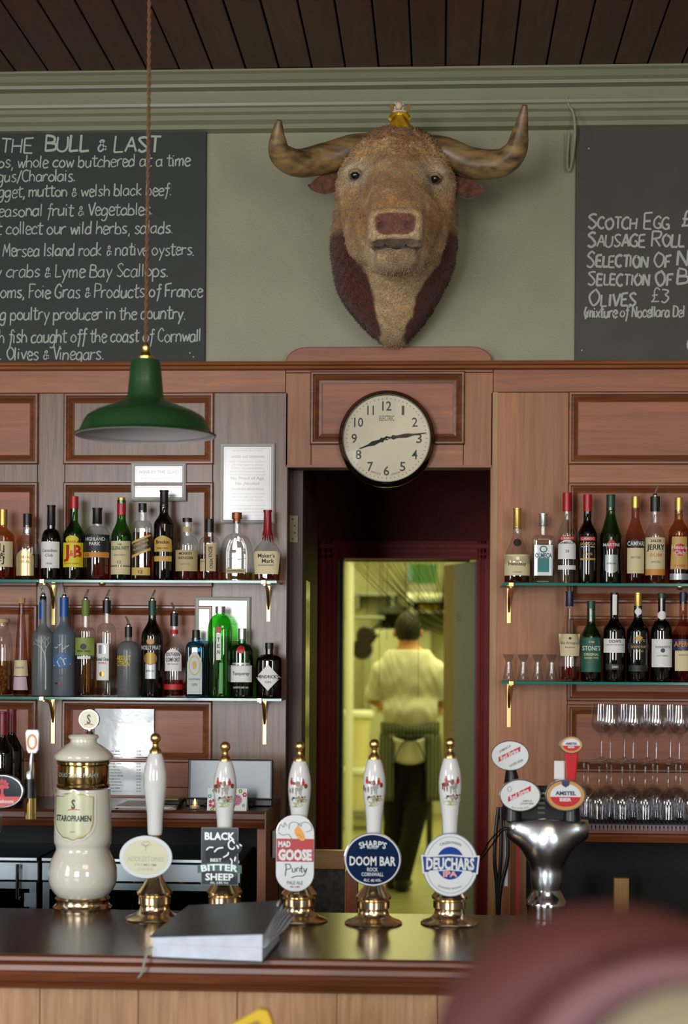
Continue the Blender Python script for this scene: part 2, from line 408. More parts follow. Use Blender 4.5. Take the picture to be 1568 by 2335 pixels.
# ================================================================ materials in use
WV = wood('mahogany_v', (140, 84, 45), (170, 109, 62), 'z', 0.42, 0.05)
WH = wood('mahogany_h', (134, 79, 44), (164, 102, 60), 'x', 0.42, 0.05)
WHR = wood('mahogany_red', (134, 72, 42), (160, 92, 57), 'x', 0.42, 0.05)
WD = wood('dark_oak_v', (94, 66, 46), (128, 96, 70), 'z', 0.36, 0.3, 1.2, 0.35)
WMO = wood('moulding_wood', (100, 58, 36), (140, 84, 52), 'x', 0.3)
WCT = wood('counter_top', (46, 26, 17), (66, 38, 24), 'x', 0.24, 0.0, 0.8, 0.03)
WCE = wood('counter_edge', (84, 42, 24), (124, 68, 38), 'x', 0.38, 0.05)
WPI = wood('pine_v', (150, 108, 72), (184, 146, 104), 'z', 0.5, 0.05, 1.3, 0.2, 0.12)
WCL = wood('ceiling_board', (78, 50, 37), (98, 64, 47), 'y', 0.55, 0.0, 0.8, 0.1, 0.15)
GRN = mat('sage_paint', (142, 142, 112), 0.42, bump=0.12, bscale=120, noise=0.03, nscale=6)
GRC = mat('sage_gloss', (130, 132, 106), 0.36, bump=0.03, coat=0.06)
DRED = mat('oxblood_paint', (116, 44, 33), 0.5, noise=0.12, nscale=5, spec=0.15)
BRED = mat('red_gloss', (172, 52, 42), 0.4, noise=0.06, spec=0.25)
DBR = wood('jamb_brown', (56, 34, 26), (78, 50, 38), 'z', 0.5, 0.0)
BLK = mat('black_plastic', (16, 17, 19), 0.35)
MBK = mat('matt_black', (14, 14, 15), 0.7)
BRASS = mat('brass', (236, 204, 136), 0.30, 1.0)
PBR = mat('polished_pale_brass', (244, 222, 182), 0.19, 1.0)
CHR = mat('chrome', (205, 212, 220), 0.12, 1.0)
STL = mat('brushed_steel', (170, 178, 184), 0.3, 1.0)
FONT_ST = mat('satin_steel', (214, 222, 230), 0.27, 1.0, bump=0.05, bscale=300)
WHT = mat('white_plastic', (222, 226, 226), 0.35)
CER = mat('cream_ceramic', (228, 226, 212), 0.10, coat=0.6)
CERW = mat('white_ceramic', (226, 230, 230), 0.12, coat=0.6)
PLA = mat('room_plaster', (150, 142, 120), 0.8)
CREAM = mat('cream_label', (218, 204, 160), 0.55)
PAPER = mat('white_paper', (238, 239, 236), 0.6)
INK = mat('black_ink', (22, 24, 26), 0.6)
GREYINK = mat('grey_ink', (120, 126, 126), 0.6)
GOLD = mat('gold_foil', (206, 164, 70), 0.28, 0.8)
GOLDP = mat('gold_print', (200, 160, 80), 0.45)
YEL = mat('yellow_print', (232, 206, 40), 0.5)
REDP = mat('red_print', (190, 30, 34), 0.45)
ORG = mat('orange_print', (222, 132, 40), 0.5)
NAVY = mat('navy_print', (20, 34, 84), 0.4)
TEAL = mat('teal_print', (20, 120, 120), 0.5)
GREENP = mat('green_print', (24, 92, 66), 0.5)
CHALK = mat('chalk_white', (176, 182, 170), 0.9)
CREAMW = mat('kitchen_wall', (206, 206, 176), 0.5, noise=0.05)
KST = mat('kitchen_steel', (150, 156, 150), 0.35, 0.6)

# ================================================================ room shell
XL, XR, YB, ZC = -4.0, 4.6, -9.0, 3.68
fl = struct('floor'); bx('floorboards', mat('floor_brown', (70, 50, 38), 0.5, noise=0.2), fl, XL, XR, YB, 3.0, -0.1, 0.0)
bx('raised_floor', mat('bar_floor', (60, 50, 44), 0.6), fl, XL, XR, -1.2, 2.6, 0.0, 0.16)
ce = struct('ceiling'); bx('backing', mat('ceiling_back', (26, 17, 13), 0.8), ce, XL, XR, YB, 0.1, ZC+0.03, ZC+0.10)
pw = 0.1135; x = -2.6; k = 0; pm = None
while x < 2.3:
    if pm is None:
        o = bx('plank', WCL, ce, 0, pw-0.006, -4.5, 0.03, ZC, ZC+0.03, 0.003); pm = o; o.location.x = x
    else:
        o = pm.copy(); COL.objects.link(o); o.location.x = x; o.location.z = R0.uniform(-.002, .002)
    x += pw
far = Mb(); x0 = XL
while x0 < XR: far.box(x0, x0+pw-.01, YB, -4.51, ZC, ZC+.03); x0 += pw
tag(obj('far_planks', far, WCL, ce), kind='stuff')
wl = struct('wall_left'); bx('plaster', PLA, wl, XL-0.1, XL, YB, 0.1, 0, ZC+.1)
wr = struct('wall_right'); bx('plaster', PLA, wr, XR, XR+0.1, YB, 0.1, 0, ZC+.1)
wf = struct('wall_front')
f = Mb(); opens = [(-3.15, -1.05), (2.05, 3.75)]
xs = [XL] + [v for o_ in opens for v in o_] + [XR]
for i in range(0, len(xs), 2): f.box(xs[i], xs[i+1], YB-.1, YB, 0, ZC+.1)
for a, b in opens: f.box(a, b, YB-.1, YB, 0, .85); f.box(a, b, YB-.1, YB, 3.25, ZC+.1)
obj('plaster', f, PLA, wf)
for n_, (a, b) in enumerate(opens):
    wn = struct('window_%d' % (n_+1))
    m = Mb(); m.frame(a, b, .85, 3.25, [(0, YB-.05), (0, YB+.03), (.06, YB+.03), (.06, YB-.05)])
    obj('window_frame', m, GRC, wn)
    c = (a+b)/2; m = Mb(); m.box(c-.03, c+.03, YB+.14, YB+.2, .86, 3.24); m.box(a, b, YB+.14, YB+.2, 2.45, 2.5); obj('glazing_bar', m, GRC, wn)

# ---- panelled back wall; timber face at Y = 0
wb = struct('wall_back')
X = lambda px: WX(px, 1200); Z = WZ
zr0, zr1 = Z(842), Z(828)            # cap rail
xo0, xo1, zdo = X(655), X(1117), Z(1066)
pl = Mb(); pl.box(XL, XR, .03, .12, zr0, ZC+.05); obj('plaster', pl, GRN, wb)
bk = Mb(); bk.box(XL, xo0-.01, .025, .12, 0, zr0); bk.box(xo1+.01, XR, .025, .12, 0, zr0); bk.box(xo0-.01, xo1+.01, .025, .12, zdo+.01, zr0)
obj('backing_board', bk, WD, wb)
def board(n, m, x0, x1, z0, z1): return bx(n, m, wb, x0+.0008, x1-.0008, 0, .03, z0+.0008, z1-.0008, .0012)
def panel(x0, x1, z0, z1, m, mm, big=.034):
    q = [(0, .002), (0, -.008), (.004, -.013), (.010, -.013), (.014, -.006), (.018, -.008), (.024, -.002), (.030, .004), (big, .006), (big, .016)]
    obj('moulding', Mb().frame(x0-.004, x1+.004, z0-.004, z1+.004, q), mm, wb)
    bx('panel', m, wb, x0+.02, x1-.02, .012, .03, z0+.02, z1-.02)
S_ = [-1420, -1085, -945, -610, -470, -62, 85, 147, 484, 655]
zf = Z(895)
# left of the doorway
xleft = X(-900)
board('rail', WH, xleft, X(649), zf, zr0)
rows = [(898, 1057), (1103, 1338), (1385, 1592), (1604, 1740)]
cols = [(-252, 85), (147, 484)]
zb = .16
for (a, b, m) in [(-314, -252, WD), (85, 147, WD), (484, 655, WD)]: board('stile', m, X(a), X(b), zb, zf)
for i, (a, b) in enumerate(cols):
    for j, (t, u) in enumerate(rows):
        panel(X(a), X(b), Z(u), Z(t), WHR if i == 0 else WD if j < 2 else WHR, WMO)
    for (t, u, m) in [(895, 898, WH), (1057, 1103, WD), (1338, 1385, WH), (1592, 1604, WH), (1740, 1800, WHR)]:
        board('rail', m, X(a), X(b), Z(u), Z(t))
    board('rail', WH, X(a), X(b), zb, Z(1800))
bx('far_boarding', WH, wb, XL, X(-314), 0, .03, zb, zf)
# over the door
cx0, cx1 = X(649), X(1122)
zp0, zp1 = Z(1012), Z(850)
board('rail', WHR, cx0, cx1, zp1, zr0); board('stile', WV, cx0, X(708), zdo, zp1); board('stile', WV, X(1055), cx1, zdo, zp1)
board('rail', WH, X(708), X(1055), zdo, zp0); panel(X(708), X(1055), zp0, zp1, WHR, WMO, .04)
bx('moulding', WHR, wb, xo0-.004, xo1+.004, -.006, .0, zdo, zdo+.009)
# right of the doorway
board('rail', WHR, X(1122), X(2300), zf, Z(838)); board('stile', WV, xo1, X(1296), zb, zf)
bx('edge_bead', wood('pale_bead', (150, 108, 58), (184, 142, 84), 'z', .35), wb, X(1122), X(1133), -.002, .0, zb, zf)
for (a, b) in [(1296, 1640), (1720, 2060)]:
    for (t, u) in [(897, 1057), (1103, 1370), (1404, 1592), (1604, 1752)]: panel(X(a), X(b), Z(u), Z(t), WHR, WMO)
    for (t, u) in [(895, 897), (1057, 1103), (1370, 1404), (1592, 1604), (1752, 1830)]: board('rail', WH, X(a), X(b), Z(u), Z(t))
    board('rail', WH, X(a), X(b), zb, Z(1830))
board('stile', WV, X(1640), X(1720), zb, zf); bx('far_boarding', WH, wb, X(2060), XR, 0, .03, zb, zf)
# cap rail, crown board, cornice
def run(name, prof, m, x0=XL, x1=XR):
    o = struct(name); mb = Mb(); n = len(prof)
    mb.add([(x0, y, z) for y, z in prof]+[(x1, y, z) for y, z in prof], [(i, i+n, i+n+1, i+1) for i in range(n-1)]+[tuple(range(n)), tuple(range(2*n-1, n-1, -1))], False)
    obj('profile', mb, m, o); return o
run('trim_1', [(.03, zr1), (-.045, zr1), (-.052, zr1-.006), (-.048, zr1-.012), (-.03, zr1-.014), (-.026, zr1-.022), (-.012, zr0-.002), (0, zr0-.004), (.03, zr0-.004)], WH)
t2 = struct('trim_2'); zc = Z(793, 900); r_ = .055; xa, xb = X(650), X(1119)
poly = [(xa, zr1), (xb, zr1)] + [(xb-.075+.075*math.cos(a*math.pi/16), zr1+(zc-zr1)*math.sin(a*math.pi/16)) for a in range(1, 9)] + [(xa+.075-.075*math.cos(a*math.pi/16), zr1+(zc-zr1)*math.sin(a*math.pi/16)) for a in range(8, 0, -1)]
obj('crown_board', Mb().prism(poly, -.022, .03), WHR, t2, .003)
run('trim_3', [(.03, 3.68), (-.10, 3.679), (-.10, 3.672), (-.088, 3.666), (-.075, 3.650), (-.060, 3.642), (-.056, 3.632), (-.022, 3.628), (-.022, 3.584), (-.045, 3.580), (-.042, 3.571), (-.032, 3.567), (-.032, 3.553), (-.02, 3.546), (-.02, 3.529), (-.004, 3.518), (-.004, 3.503), (.03, 3.497)], GRC)

# ---- service lobby behind the bar
wj = struct('door_1'); J = .10
jm = Mb(); jm.box(xo0-.03, xo0, .031, J, zb, zdo+.02); jm.box(xo1, xo1+.03, .031, J, zb, zdo+.02); jm.box(xo0-.03, xo1+.03, .031, J, zdo, zdo+.03)
obj('door_lining', jm, DBR, wj)
xq = WX(690, 1200, .12)
po = bx('door_post', DBR, wj, xo0-.005, xq, .12, .19, zb, 2.6)
hp = bx('hinge', mat('hinge_paint', (150, 138, 112), .6, noise=.15), wj, WX(660, 1200, .12), WX(679, 1200, .12), .112, .12, WZ(1237, 670, .12), WZ(1176, 670, .12))
scm = Mb()
for px_, py_ in ((667, 1184), (672, 1199), (672, 1215), (667, 1229)): q = P(px_, py_, .112); scm.lathe([(0.003, .1105), (.003, .1119)], 10, (q.x, 0, q.z), 'y')
obj('screw', scm, INK, wj)
lf = Mb(); A = Vector((xq, .20)); B_ = Vector((WX(724, 1200, .95), .95))
def leafbox(mb, t0, t1, z0, z1, th, A, B):
    d = B-A; n = Vector((d.y, -d.x)).normalized()*th; a = A+d*t0; b = A+d*t1
    vs = [(p.x, p.y, z) for z in (z0, z1) for p in (a, b, b+n, a+n)]
    mb.add(vs, [(3, 2, 1, 0), (4, 5, 6, 7), (0, 1, 5, 4), (1, 2, 6, 5), (2, 3, 7, 6), (3, 0, 4, 7)])
leafbox(lf, 0, .14, zb+.01, 2.28, -.03, A, B_); leafbox(lf, .42, 1, zb+.01, 2.28, -.03, A, B_); leafbox(lf, .14, .42, 1.95, 2.28, -.03, A, B_); leafbox(lf, .14, .42, zb+.01, 1.1, -.03, A, B_)
dl = obj('door_leaf', lf, DBR, wj)
gp = Mb(); leafbox(gp, .14, .42, 1.1, 1.95, -.02, A, B_); obj('glass_pane', gp, mat('door_glass', (112, 110, 84), .15, .8), wj)
lw = struct('wall_lobby'); YI = 2.6
lo = Mb(); lo.box(-1.0, -.62, .12, YI, zb, 2.62); lo.box(.26, .7, .12, YI, zb, 2.62); lo.box(-1.0, .7, .12, YI+.1, 2.62, 2.7)
obj('plaster', lo, DRED, lw)
i0, i1, zi = WX(782, 1500, YI), WX(1085, 1500, YI), WZ(1275, 900, YI)
ib = Mb(); ib.box(-1.0, i0-.11, YI, YI+.1, zb, 2.62); ib.box(i1+.07, .7, YI, YI+.1, zb, 2.62); ib.box(i0-.11, i1+.07, YI, YI+.1, zi+.085, 2.62)
obj('inner_plaster', ib, DRED, lw)
dr = struct('door_2')
def post(x0, x1, m, z1, y=YI):
    mb = Mb(); mb.box(x0, x1, y-.03, y+.1, zb, z1)
    wd = x1-x0; mb.box(x0+wd*.12, x0+wd*.3, y-.048, y-.03, zb, z1); mb.box(x0+wd*.42, x0+wd*.55, y-.042, y-.03, zb, z1); mb.box(x0+wd*.7, x0+wd*.95, y-.04, y-.03, zb, z1)
    obj('door_post', mb, m, dr, .003)
post(i0-.12, i0-.028, BRED, zi+.09); bx('door_stop', mat('stop_dark', (40, 26, 22), .4), dr, i0-.028, i0, YI-.02, YI+.1, zb, zi)
bx('bright_strip', mat('strip_grey', (150, 146, 110), .3, .3), dr, i0-.026, i0-.020, YI-.026, YI-.02, zb, zi-.01)
post(i1, i1+.065, BRED, zi+.09)
hd = Mb(); hd.box(i0-.12, i1+.065, YI-.03, YI+.1, zi, zi+.09); hd.box(i0-.12, i1+.065, YI-.05, YI-.03, zi+.05, zi+.075); hd.box(i0-.12, i1+.065, YI-.04, YI-.03, zi+.018, zi+.03)
obj('door_head', hd, BRED, dr, .003)
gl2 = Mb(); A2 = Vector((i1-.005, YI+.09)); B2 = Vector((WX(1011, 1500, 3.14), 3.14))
leafbox(gl2, 0, .66, zb+.01, zi-.004, .04, A2, B2); lf2 = obj('door_leaf', gl2, mat('grey_metal_paint', (136, 146, 192), .4, .1), dr); tag(lf2, 'grey metal-faced kitchen door leaf standing open')  # blue put into the leaf's grey to offset the yellow kitchen light
g3 = Mb(); leafbox(g3, .66, 1, zb+.01, zi-.004, .04, A2, B2); obj('door_edge_strip', g3, wood('door_edge', (150, 100, 66), (176, 124, 84), 'z', .4), dr)
sg = Mb(); d2 = B2-A2; n2 = Vector((d2.y, -d2.x)).normalized()*(-.002)
sfn = lambda u, v: (A2.x+d2.x*u+n2.x, A2.y+d2.y*u+n2.y, v)
for zz in (1.885, 1.868, 1.852): text(sg, 'STAFF', .5, zz, .008, .12, fn=sfn)
obj('notice_lettering', sg, mat('faded_red', (150, 96, 86), .6), dr)
bx('latch_plate', WHT, dr, i1+.066, i1+.074, YI-.06, YI-.03, WZ(1384, 1114, YI), WZ(1338, 1114, YI))

# ---- kitchen
kw = struct('wall_kitchen'); KB = 10.3
kk = Mb(); kk.box(-1.5, -1.4, YI+.1, KB, zb, 2.8); kk.box(1.5, 1.6, YI+.1, KB, zb, 2.8); kk.box(-1.5, 1.6, KB, KB+.1, zb, 2.8); kk.box(-1.5, 1.6, YI+.1, KB+.1, 2.8, 2.9)
kk.box(-1.5, -1.0, YI+.1, YI+.11, zb, 2.8); kk.box(.72, 1.6, YI+.1, YI+.11, zb, 2.8)
obj('plaster', kk, CREAMW, kw)
kf = struct('floor_kitchen'); bx('lino', mat('kitchen_lino', (150, 150, 110), .35, noise=.06, nscale=3), kf, -1.5, 1.6, YI, KB, .1, .16)
def K(px, py, Y): return P(px, py, Y)
t = thing('pipe', 'white vertical pipe running down the kitchen wall beside the door frame', 'pipe', (K(797, 1450, 7.5).x, 7.5, zb))
obj('pipe_run', Mb().lathe([(.030, 0), (.030, 2.6)], 16), WHT, t)
def tub(z0, h, lab, y=8.9, px=812):
    x_ = K(px, 1700, y).x; t = thing('storage_tub', lab, 'tub', (x_, y, z0), group=None)
    obj('tub_body', Mb().lathe([(.085, 0), (.10, .01), (.125, h-.05), (.125, h-.04)], 24), mat('tub_cream', (214, 208, 168), .5), t)
    obj('lid', Mb().lathe([(.14, h-.055), (.15, h-.05), (.15, h-.012), (.13, h), (.0, h)], 24, cap=False), WHT, t)
bz = [WZ(1850, 812, 8.9), WZ(1748, 812, 8.9), WZ(1620, 812, 8.9)]
bx('stand_top', KST, None, 0, .01, 0, .01, 0, .01) if False else None
st = thing('tub_stand', 'low steel stand carrying the stacked white kitchen tubs', 'stand', (K(812, 1700, 8.9).x, 8.9, zb))
hst = bz[0]-zb
if hst > .02:
    m = Mb(); m.box(-.18, .18, -.18, .18, hst-.03, hst); obj('stand_top', m, KST, st)
    for sx in (-1, 1):
        for sy in (-1, 1): obj('leg', Mb().box(sx*.16-.015, sx*.16+.015, sy*.16-.015, sy*.16+.015, 0, hst-.03), KST, st)
tub(bz[0], bz[1]-bz[0]-.002, 'lower of the two white kitchen tubs stacked left of the cook')
tub(bz[1], bz[2]-bz[1], 'upper of the two white kitchen tubs stacked left of the cook')
def kshelf(px0, px1, py, Y, lab, th=.03, dp=.3, m=KST):
    a, b = K(px0, py, Y), K(px1, py, Y); t = thing('wall_shelf', lab, 'shelf', ((a.x+b.x)/2, Y, a.z)); h = (b.x-a.x)/2
    obj('shelf_board', Mb().box(-h, h, 0, KB-Y, -th, 0), m, t)
    for s in (-.8, .8): obj('bracket', Mb().box(h*s-.01, h*s+.01, .02, KB-Y, -th-.12, -th), m, t)
    return t
kshelf(805, 905, 1350, 9.9, 'dark thin kitchen wall shelf left of the cook', .03)
kshelf(860, 925, 1383, 9.6, 'dark kitchen rail shelf above the cook\'s left shoulder', .06, m=mat('dark_steel', (60, 62, 56), .5, .4))
kshelf(925, 1060, 1364, 9.2, 'pale kitchen shelf carrying a row of cups')
cz = K(960, 1364, 9.2).z
for i in range(8):
    px_ = 934+i*12; o = obj('kitchen_cup', Mb().lathe([(.016, 0), (.022, .004), (.027, .05), (.024, .05), (.02, .008)], 14), CERW, None, loc=(K(px_, 1364, 9.25).x, 9.32, cz))
    tag(o, 'small white kitchen cup, %s from the left in its row' % ('first', 'second', 'third', 'fourth', 'fifth', 'sixth', 'seventh', 'eighth')[i], 'cup', 'cups on the kitchen shelf')
kshelf(925, 1060, 1392, 9.3, 'lower kitchen shelf holding yellow tubs', .02)
for i in range(3):
    o = obj('yellow_pot', Mb().lathe([(.03, 0), (.036, .004), (.036, .055), (.02, .06)], 14), YEL, None, loc=(K(960+i*17, 1392, 9.35).x, 9.42, K(960, 1392, 9.3).z))
    tag(o, 'small yellow pot, %s of three on the lower kitchen shelf' % ('leftmost', 'middle', 'rightmost')[i], 'pot', 'yellow pots on the lower shelf')
t = thing('storage_crate', 'green plastic crate with a blue end high above the kitchen cups', 'crate', (K(965, 1350, 9.8).x, 9.9, cz+.16))
a_, b_ = K(945, 1350, 9.6), K(990, 1350, 9.6)
obj('crate_body', Mb().box(-.1, .12, -.1, .1, 0, .17), mat('crate_green', (40, 96, 50), .5), t, .01); obj('crate_rim', Mb().frame(-.105, .125, 0, .172, [(0, -.1), (0, -.11), (.014, -.11), (.014, -.1)]), mat('crate_green2', (60, 120, 66), .5), t)
obj('crate_end', Mb().box(-.14, -.102, -.1, .1, 0, .17), mat('crate_blue', (90, 130, 150), .5), t)
bx('shelf_upright', KST, t, -.13, .11, -.08, .08, -.16, -.001)
t = thing('hanging_pans', 'dark pans and a cloth hanging on the kitchen wall left of the cook', 'pans', K(834, 1455, 8.3))
for i, (dx, dz, r) in enumerate([(0, .02, .085), (-.03, -.09, .09)]):
    m = Mb(); m.lathe([(0, -.02), (r*.8, -.02), (r, .03), (r*.95, .03), (r*.76, -.012), (0, -.012)], 20, (dx, -.03*i, dz), 'y', False); m.tube([(dx+r*.7, -.03*i, dz+r*.6), (dx+r*1.5, -.03*i-.02, dz+r*1.3)], .01); obj('pan', m, mat('pan_iron', (30, 26, 22), .5, .4), t)
obj('pan_hook', Mb().tube([(-.16, .0, .17), (.14, 0, .17)], .008), KST, t)
ob = Mb().box(-.17, .15, 0, .04, .155, .185); obj('wall_batten', ob, KST, t)
# fridge and worktop behind the cook
a_, b_ = K(862, 1500, 9.7), K(905, 1500, 9.7)
t = thing('tall_fridge', 'tall pale grey kitchen fridge standing behind the cook', 'fridge', (K(905, 1600, 9.6).x, 9.9, zb))
obj('fridge_body', Mb().box(-.3, .3, -.3, .35, 0, 1.72), mat('fridge_grey', (166, 170, 150), .4), t, .01); obj('fridge_door', Mb().box(-.29, .29, -.33, -.302, .1, 1.70), mat('fridge_door', (174, 176, 156), .38), t, .008); obj('handle', Mb().tube([(-.25, -.36, 1.0), (-.25, -.37, 1.05), (-.25, -.37, 1.5), (-.25, -.36, 1.55)], .012), STL, t)
t = thing('steel_worktop', 'low steel kitchen table to the right of the cook with a pale end panel', 'table', (K(1010, 1900, 6.6).x, 6.7, zb))
obj('tabletop', Mb().box(-.12, .5, -.3, .5, .46, .49), KST, t, .004)
for sx in (-.1, .46):
    for sy in (-.27, .45): obj('leg', Mb().box(sx-.02, sx+.02, sy-.02, sy+.02, 0, .46), mat('leg_dark', (40, 36, 30), .5), t)
lp = Mb(); lp.add([(-.12, -.3, .49), (.06, -.3, .49), (.06, -.3, .80), (.0, -.3, .80), (-.12, -.28, .49), (.06, -.28, .49), (.06, -.28, .80), (.0, -.28, .80)], [(0, 1, 2, 3), (7, 6, 5, 4), (0, 3, 7, 4), (1, 5, 6, 2), (3, 2, 6, 7), (0, 4, 5, 1)])
obj('splash_panel', lp, mat('panel_pale', (196, 196, 140), .5), t)
# bead curtain swept to the right and a few straight strands
YC = YI+.14; bd = Mb(); OCT = [(1, 0, 0), (-1, 0, 0), (0, 1, 0), (0, -1, 0), (0, 0, 1.5), (0, 0, -1.5)]
OF = [(0, 2, 4), (2, 1, 4), (1, 3, 4), (3, 0, 4), (2, 0, 5), (1, 2, 5), (3, 1, 5), (0, 3, 5)]
def strand(a, b, sag):
    L = (Vector(b)-Vector(a)).length; n = int(L/.0075)
    for i in range(n):
        t_ = i/n; p = Vector(a).lerp(Vector(b), t_); p.z -= sag*4*t_*(1-t_)*.5; p.x += 0
        bd.add([(p.x+.0023*q[0], p.y+.0023*q[1], p.z+.0023*q[2]) for q in OCT], OF)
ztop = zi-.003
for i in range(54):
    px_ = 796+i*4.1+R0.uniform(-2, 2); a = P(px_, 1280, YC); t_ = i/53
    b = P(1011, 1392+t_*-20+R0.uniform(-6, 10)+ (1-t_)*52, YC+.06)
    strand((a.x, YC+R0.uniform(0, .05), ztop), (b.x, b.y, b.z), .03+.09*(1-t_)*R0.uniform(.3, 1))
for px_, py_ in ((838, 1402), (866, 1570), (872, 1440), (883, 1462), (925, 1448), (955, 1592)):
    a = P(px_, 1280, YC-.01); b = P(px_-2, py_, YC-.01); strand((a.x, YC-.01, ztop), (b.x, b.y, b.z), 0)
cu = thing('bead_curtain', 'metal bead chain curtain swept to the right across the kitchen doorway', 'curtain', (0, 0, 0))
tag(obj('bead_strands', bd, mat('bead_metal', (120, 118, 60), .35, .6), cu), kind='stuff')
obj('curtain_rail', Mb().box(i0, i1-.03, YC-.02, YC+.06, zi-.004, zi+.01), MBK, cu)

# ================================================================ bottles
GC = glass('clear_glass', (248, 249, 247), .03, fb=1.9)
GF_ = glass('stemware_glass', (250, 251, 252), .06, fb=2.1); GG = glass('green_glass', (92, 166, 80), .03, fb=1.9); GGB = glass('bright_green_glass', (110, 210, 90), .03, fb=1.9)
GDG = glass('dark_green_glass', (34, 66, 36), .03, fb=1.9); GBR = glass('smoke_glass', (56, 42, 32), .03, fb=1.9); GBK = glass('black_glass', (12, 14, 16), .03, fb=1.9)
GFR = glass('frosted_glass', (190, 196, 196), .25, .35, (150, 158, 160)); GFB = glass('frosted_blue_glass', (168, 184, 196), .25, .4, (140, 156, 170))
GBL = glass('blue_glass', (80, 180, 212), .03, fb=1.9); GPK = glass('pinkish_glass', (225, 190, 170)); GAM = glass('amber_glass', (226, 186, 130), .03, fb=1.9)
LAM = glass('amber_liquid', (214, 142, 70), .05, fb=1.1); LDK = glass('dark_liquid', (50, 18, 8), .05, fb=1.1); LRD = glass('red_liquid', (206, 50, 44), .05, fb=1.1)
LPA = glass('pale_liquid', (214, 190, 130), .05, fb=1.1); LCL = glass('water_liquid', (225, 230, 228), .05, fb=1.15); LBR = glass('brown_liquid', (170, 84, 40), .05, fb=1.1)
CAPK = mat('black_cap', (20, 22, 22), .35); CAPR = mat('red_cap', (176, 22, 30), .3); CAPG = mat('gold_cap', (206, 172, 90), .3, .7); CAPS = mat('silver_cap', (186, 190, 190), .28, .8)
CORK = mat('cork', (196, 166, 112), .8, noise=.1); WAXR = mat('red_wax', (150, 22, 36), .25, coat=.5); CAPN = mat('navy_cap', (24, 36, 70), .35); CAPB = mat('blue_cap', (20, 84, 160), .35)
CAPO = mat('olive_cap', (112, 132, 48), .5); CAPGR = mat('dark_green_cap', (24, 66, 48), .4); CAPC = mat('copper_cap', (150, 90, 56), .35, .6)
class Body:
    """bottle solid: half-width R(z), depth ratio dr, superellipse exponent blending to round in the neck"""
    def __init__(s, prof, dr=1.0, n=2.0):
        s.z = [p[1] for p in prof]; s.r = [p[0] for p in prof]; s.dr = dr; s.n = n; s.rm = max(s.r)
    def R(s, z): return float(np.interp(z, s.z, s.r))
    def par(s, z):
        R = s.R(z); t = min(1, max(0, (R/s.rm-.45)/.5)); return R, 2+(s.n-2)*t, 1+(s.dr-1)*t
    def front(s, off=.0006):
        def fn(x, z):
            R, n, d = s.par(z); R2 = R+off; u = min(.999, abs(x)/R2); return (x, -(R2*d+off*(1-d))*(1-u**n)**(1/n), z)
        return fn
    def mesh(s, seg=28, k=1.0, z0=None, z1=None, cap=True):
        mb = Mb(); zs = [z for z in s.z if (z0 is None or z > z0) and (z1 is None or z < z1)]
        if z0 is not None: zs = [z0]+zs
        if z1 is not None: zs = zs+[z1]
        vs = []; m = len(zs)
        for z in zs:
            R, n, d = s.par(z); R *= k
            for i in range(seg):
                a = 2*math.pi*i/seg; c, q = math.cos(a), math.sin(a)
                vs.append((R*math.copysign(abs(c)**(2/n), c), R*d*math.copysign(abs(q)**(2/n), q), z))
        fs = [(i*seg+j, i*seg+(j+1) % seg, (i+1)*seg+(j+1) % seg, (i+1)*seg+j) for i in range(m-1) for j in range(seg)]
        fs += [tuple(range(seg-1, -1, -1))]
        if cap: fs += [tuple((m-1)*seg+j for j in range(seg))]
        return mb.add(vs, fs, True)
def hw_fn(shape, w):
    return {'rect': lambda t: w, 'oval': lambda t: w*math.sqrt(max(1e-4, 1-(2*t-1)**2)), 'diamond': lambda t: w*max(.01, 1-abs(2*t-1)),
            'arch': lambda t: w*(1 if t < .7 else max(.25, math.cos((t-.7)/.3*1.3))), 'shield': lambda t: w*min(1, .25+1.9*math.sqrt(max(0, t))),
            'taper': lambda t: w*(.86+.14*t), 'taperd': lambda t: w*(1.0-.16*t), 'tag': lambda t: w*min(1, .1+3*t)}[shape]
def patch(mb, fn, cx, z0, z1, w, shape='rect', nx=12, nz=None, slant=0.0):
    nz = nz or (2 if shape == 'rect' and not slant else 12)
    hf = hw_fn(shape, w); vs = []
    for j in range(nz+1):
        t = j/nz; z = z0+(z1-z0)*t; h = hf(t)
        for i in range(nx+1): x = cx-h+2*h*i/nx; vs.append(fn(x, z+slant*(x-cx)))
    mb.add(vs, [(j*(nx+1)+i, j*(nx+1)+i+1, (j+1)*(nx+1)+i+1, (j+1)*(nx+1)+i) for j in range(nz) for i in range(nx)], True)
def shoulder(w, nk, bt, ns, kind):
    out = []
    for i in range(1, 8):
        t = i/8
        if kind == 'soft': v = .5+.5*math.cos(math.pi*t)
        elif kind == 'round': v = math.sqrt(1-t*t)
        elif kind == 'slope': v = (1-t)**1.25
        else: v = 1-t
        out.append((nk+(w-nk)*v, bt+(ns-bt)*t))
    return out
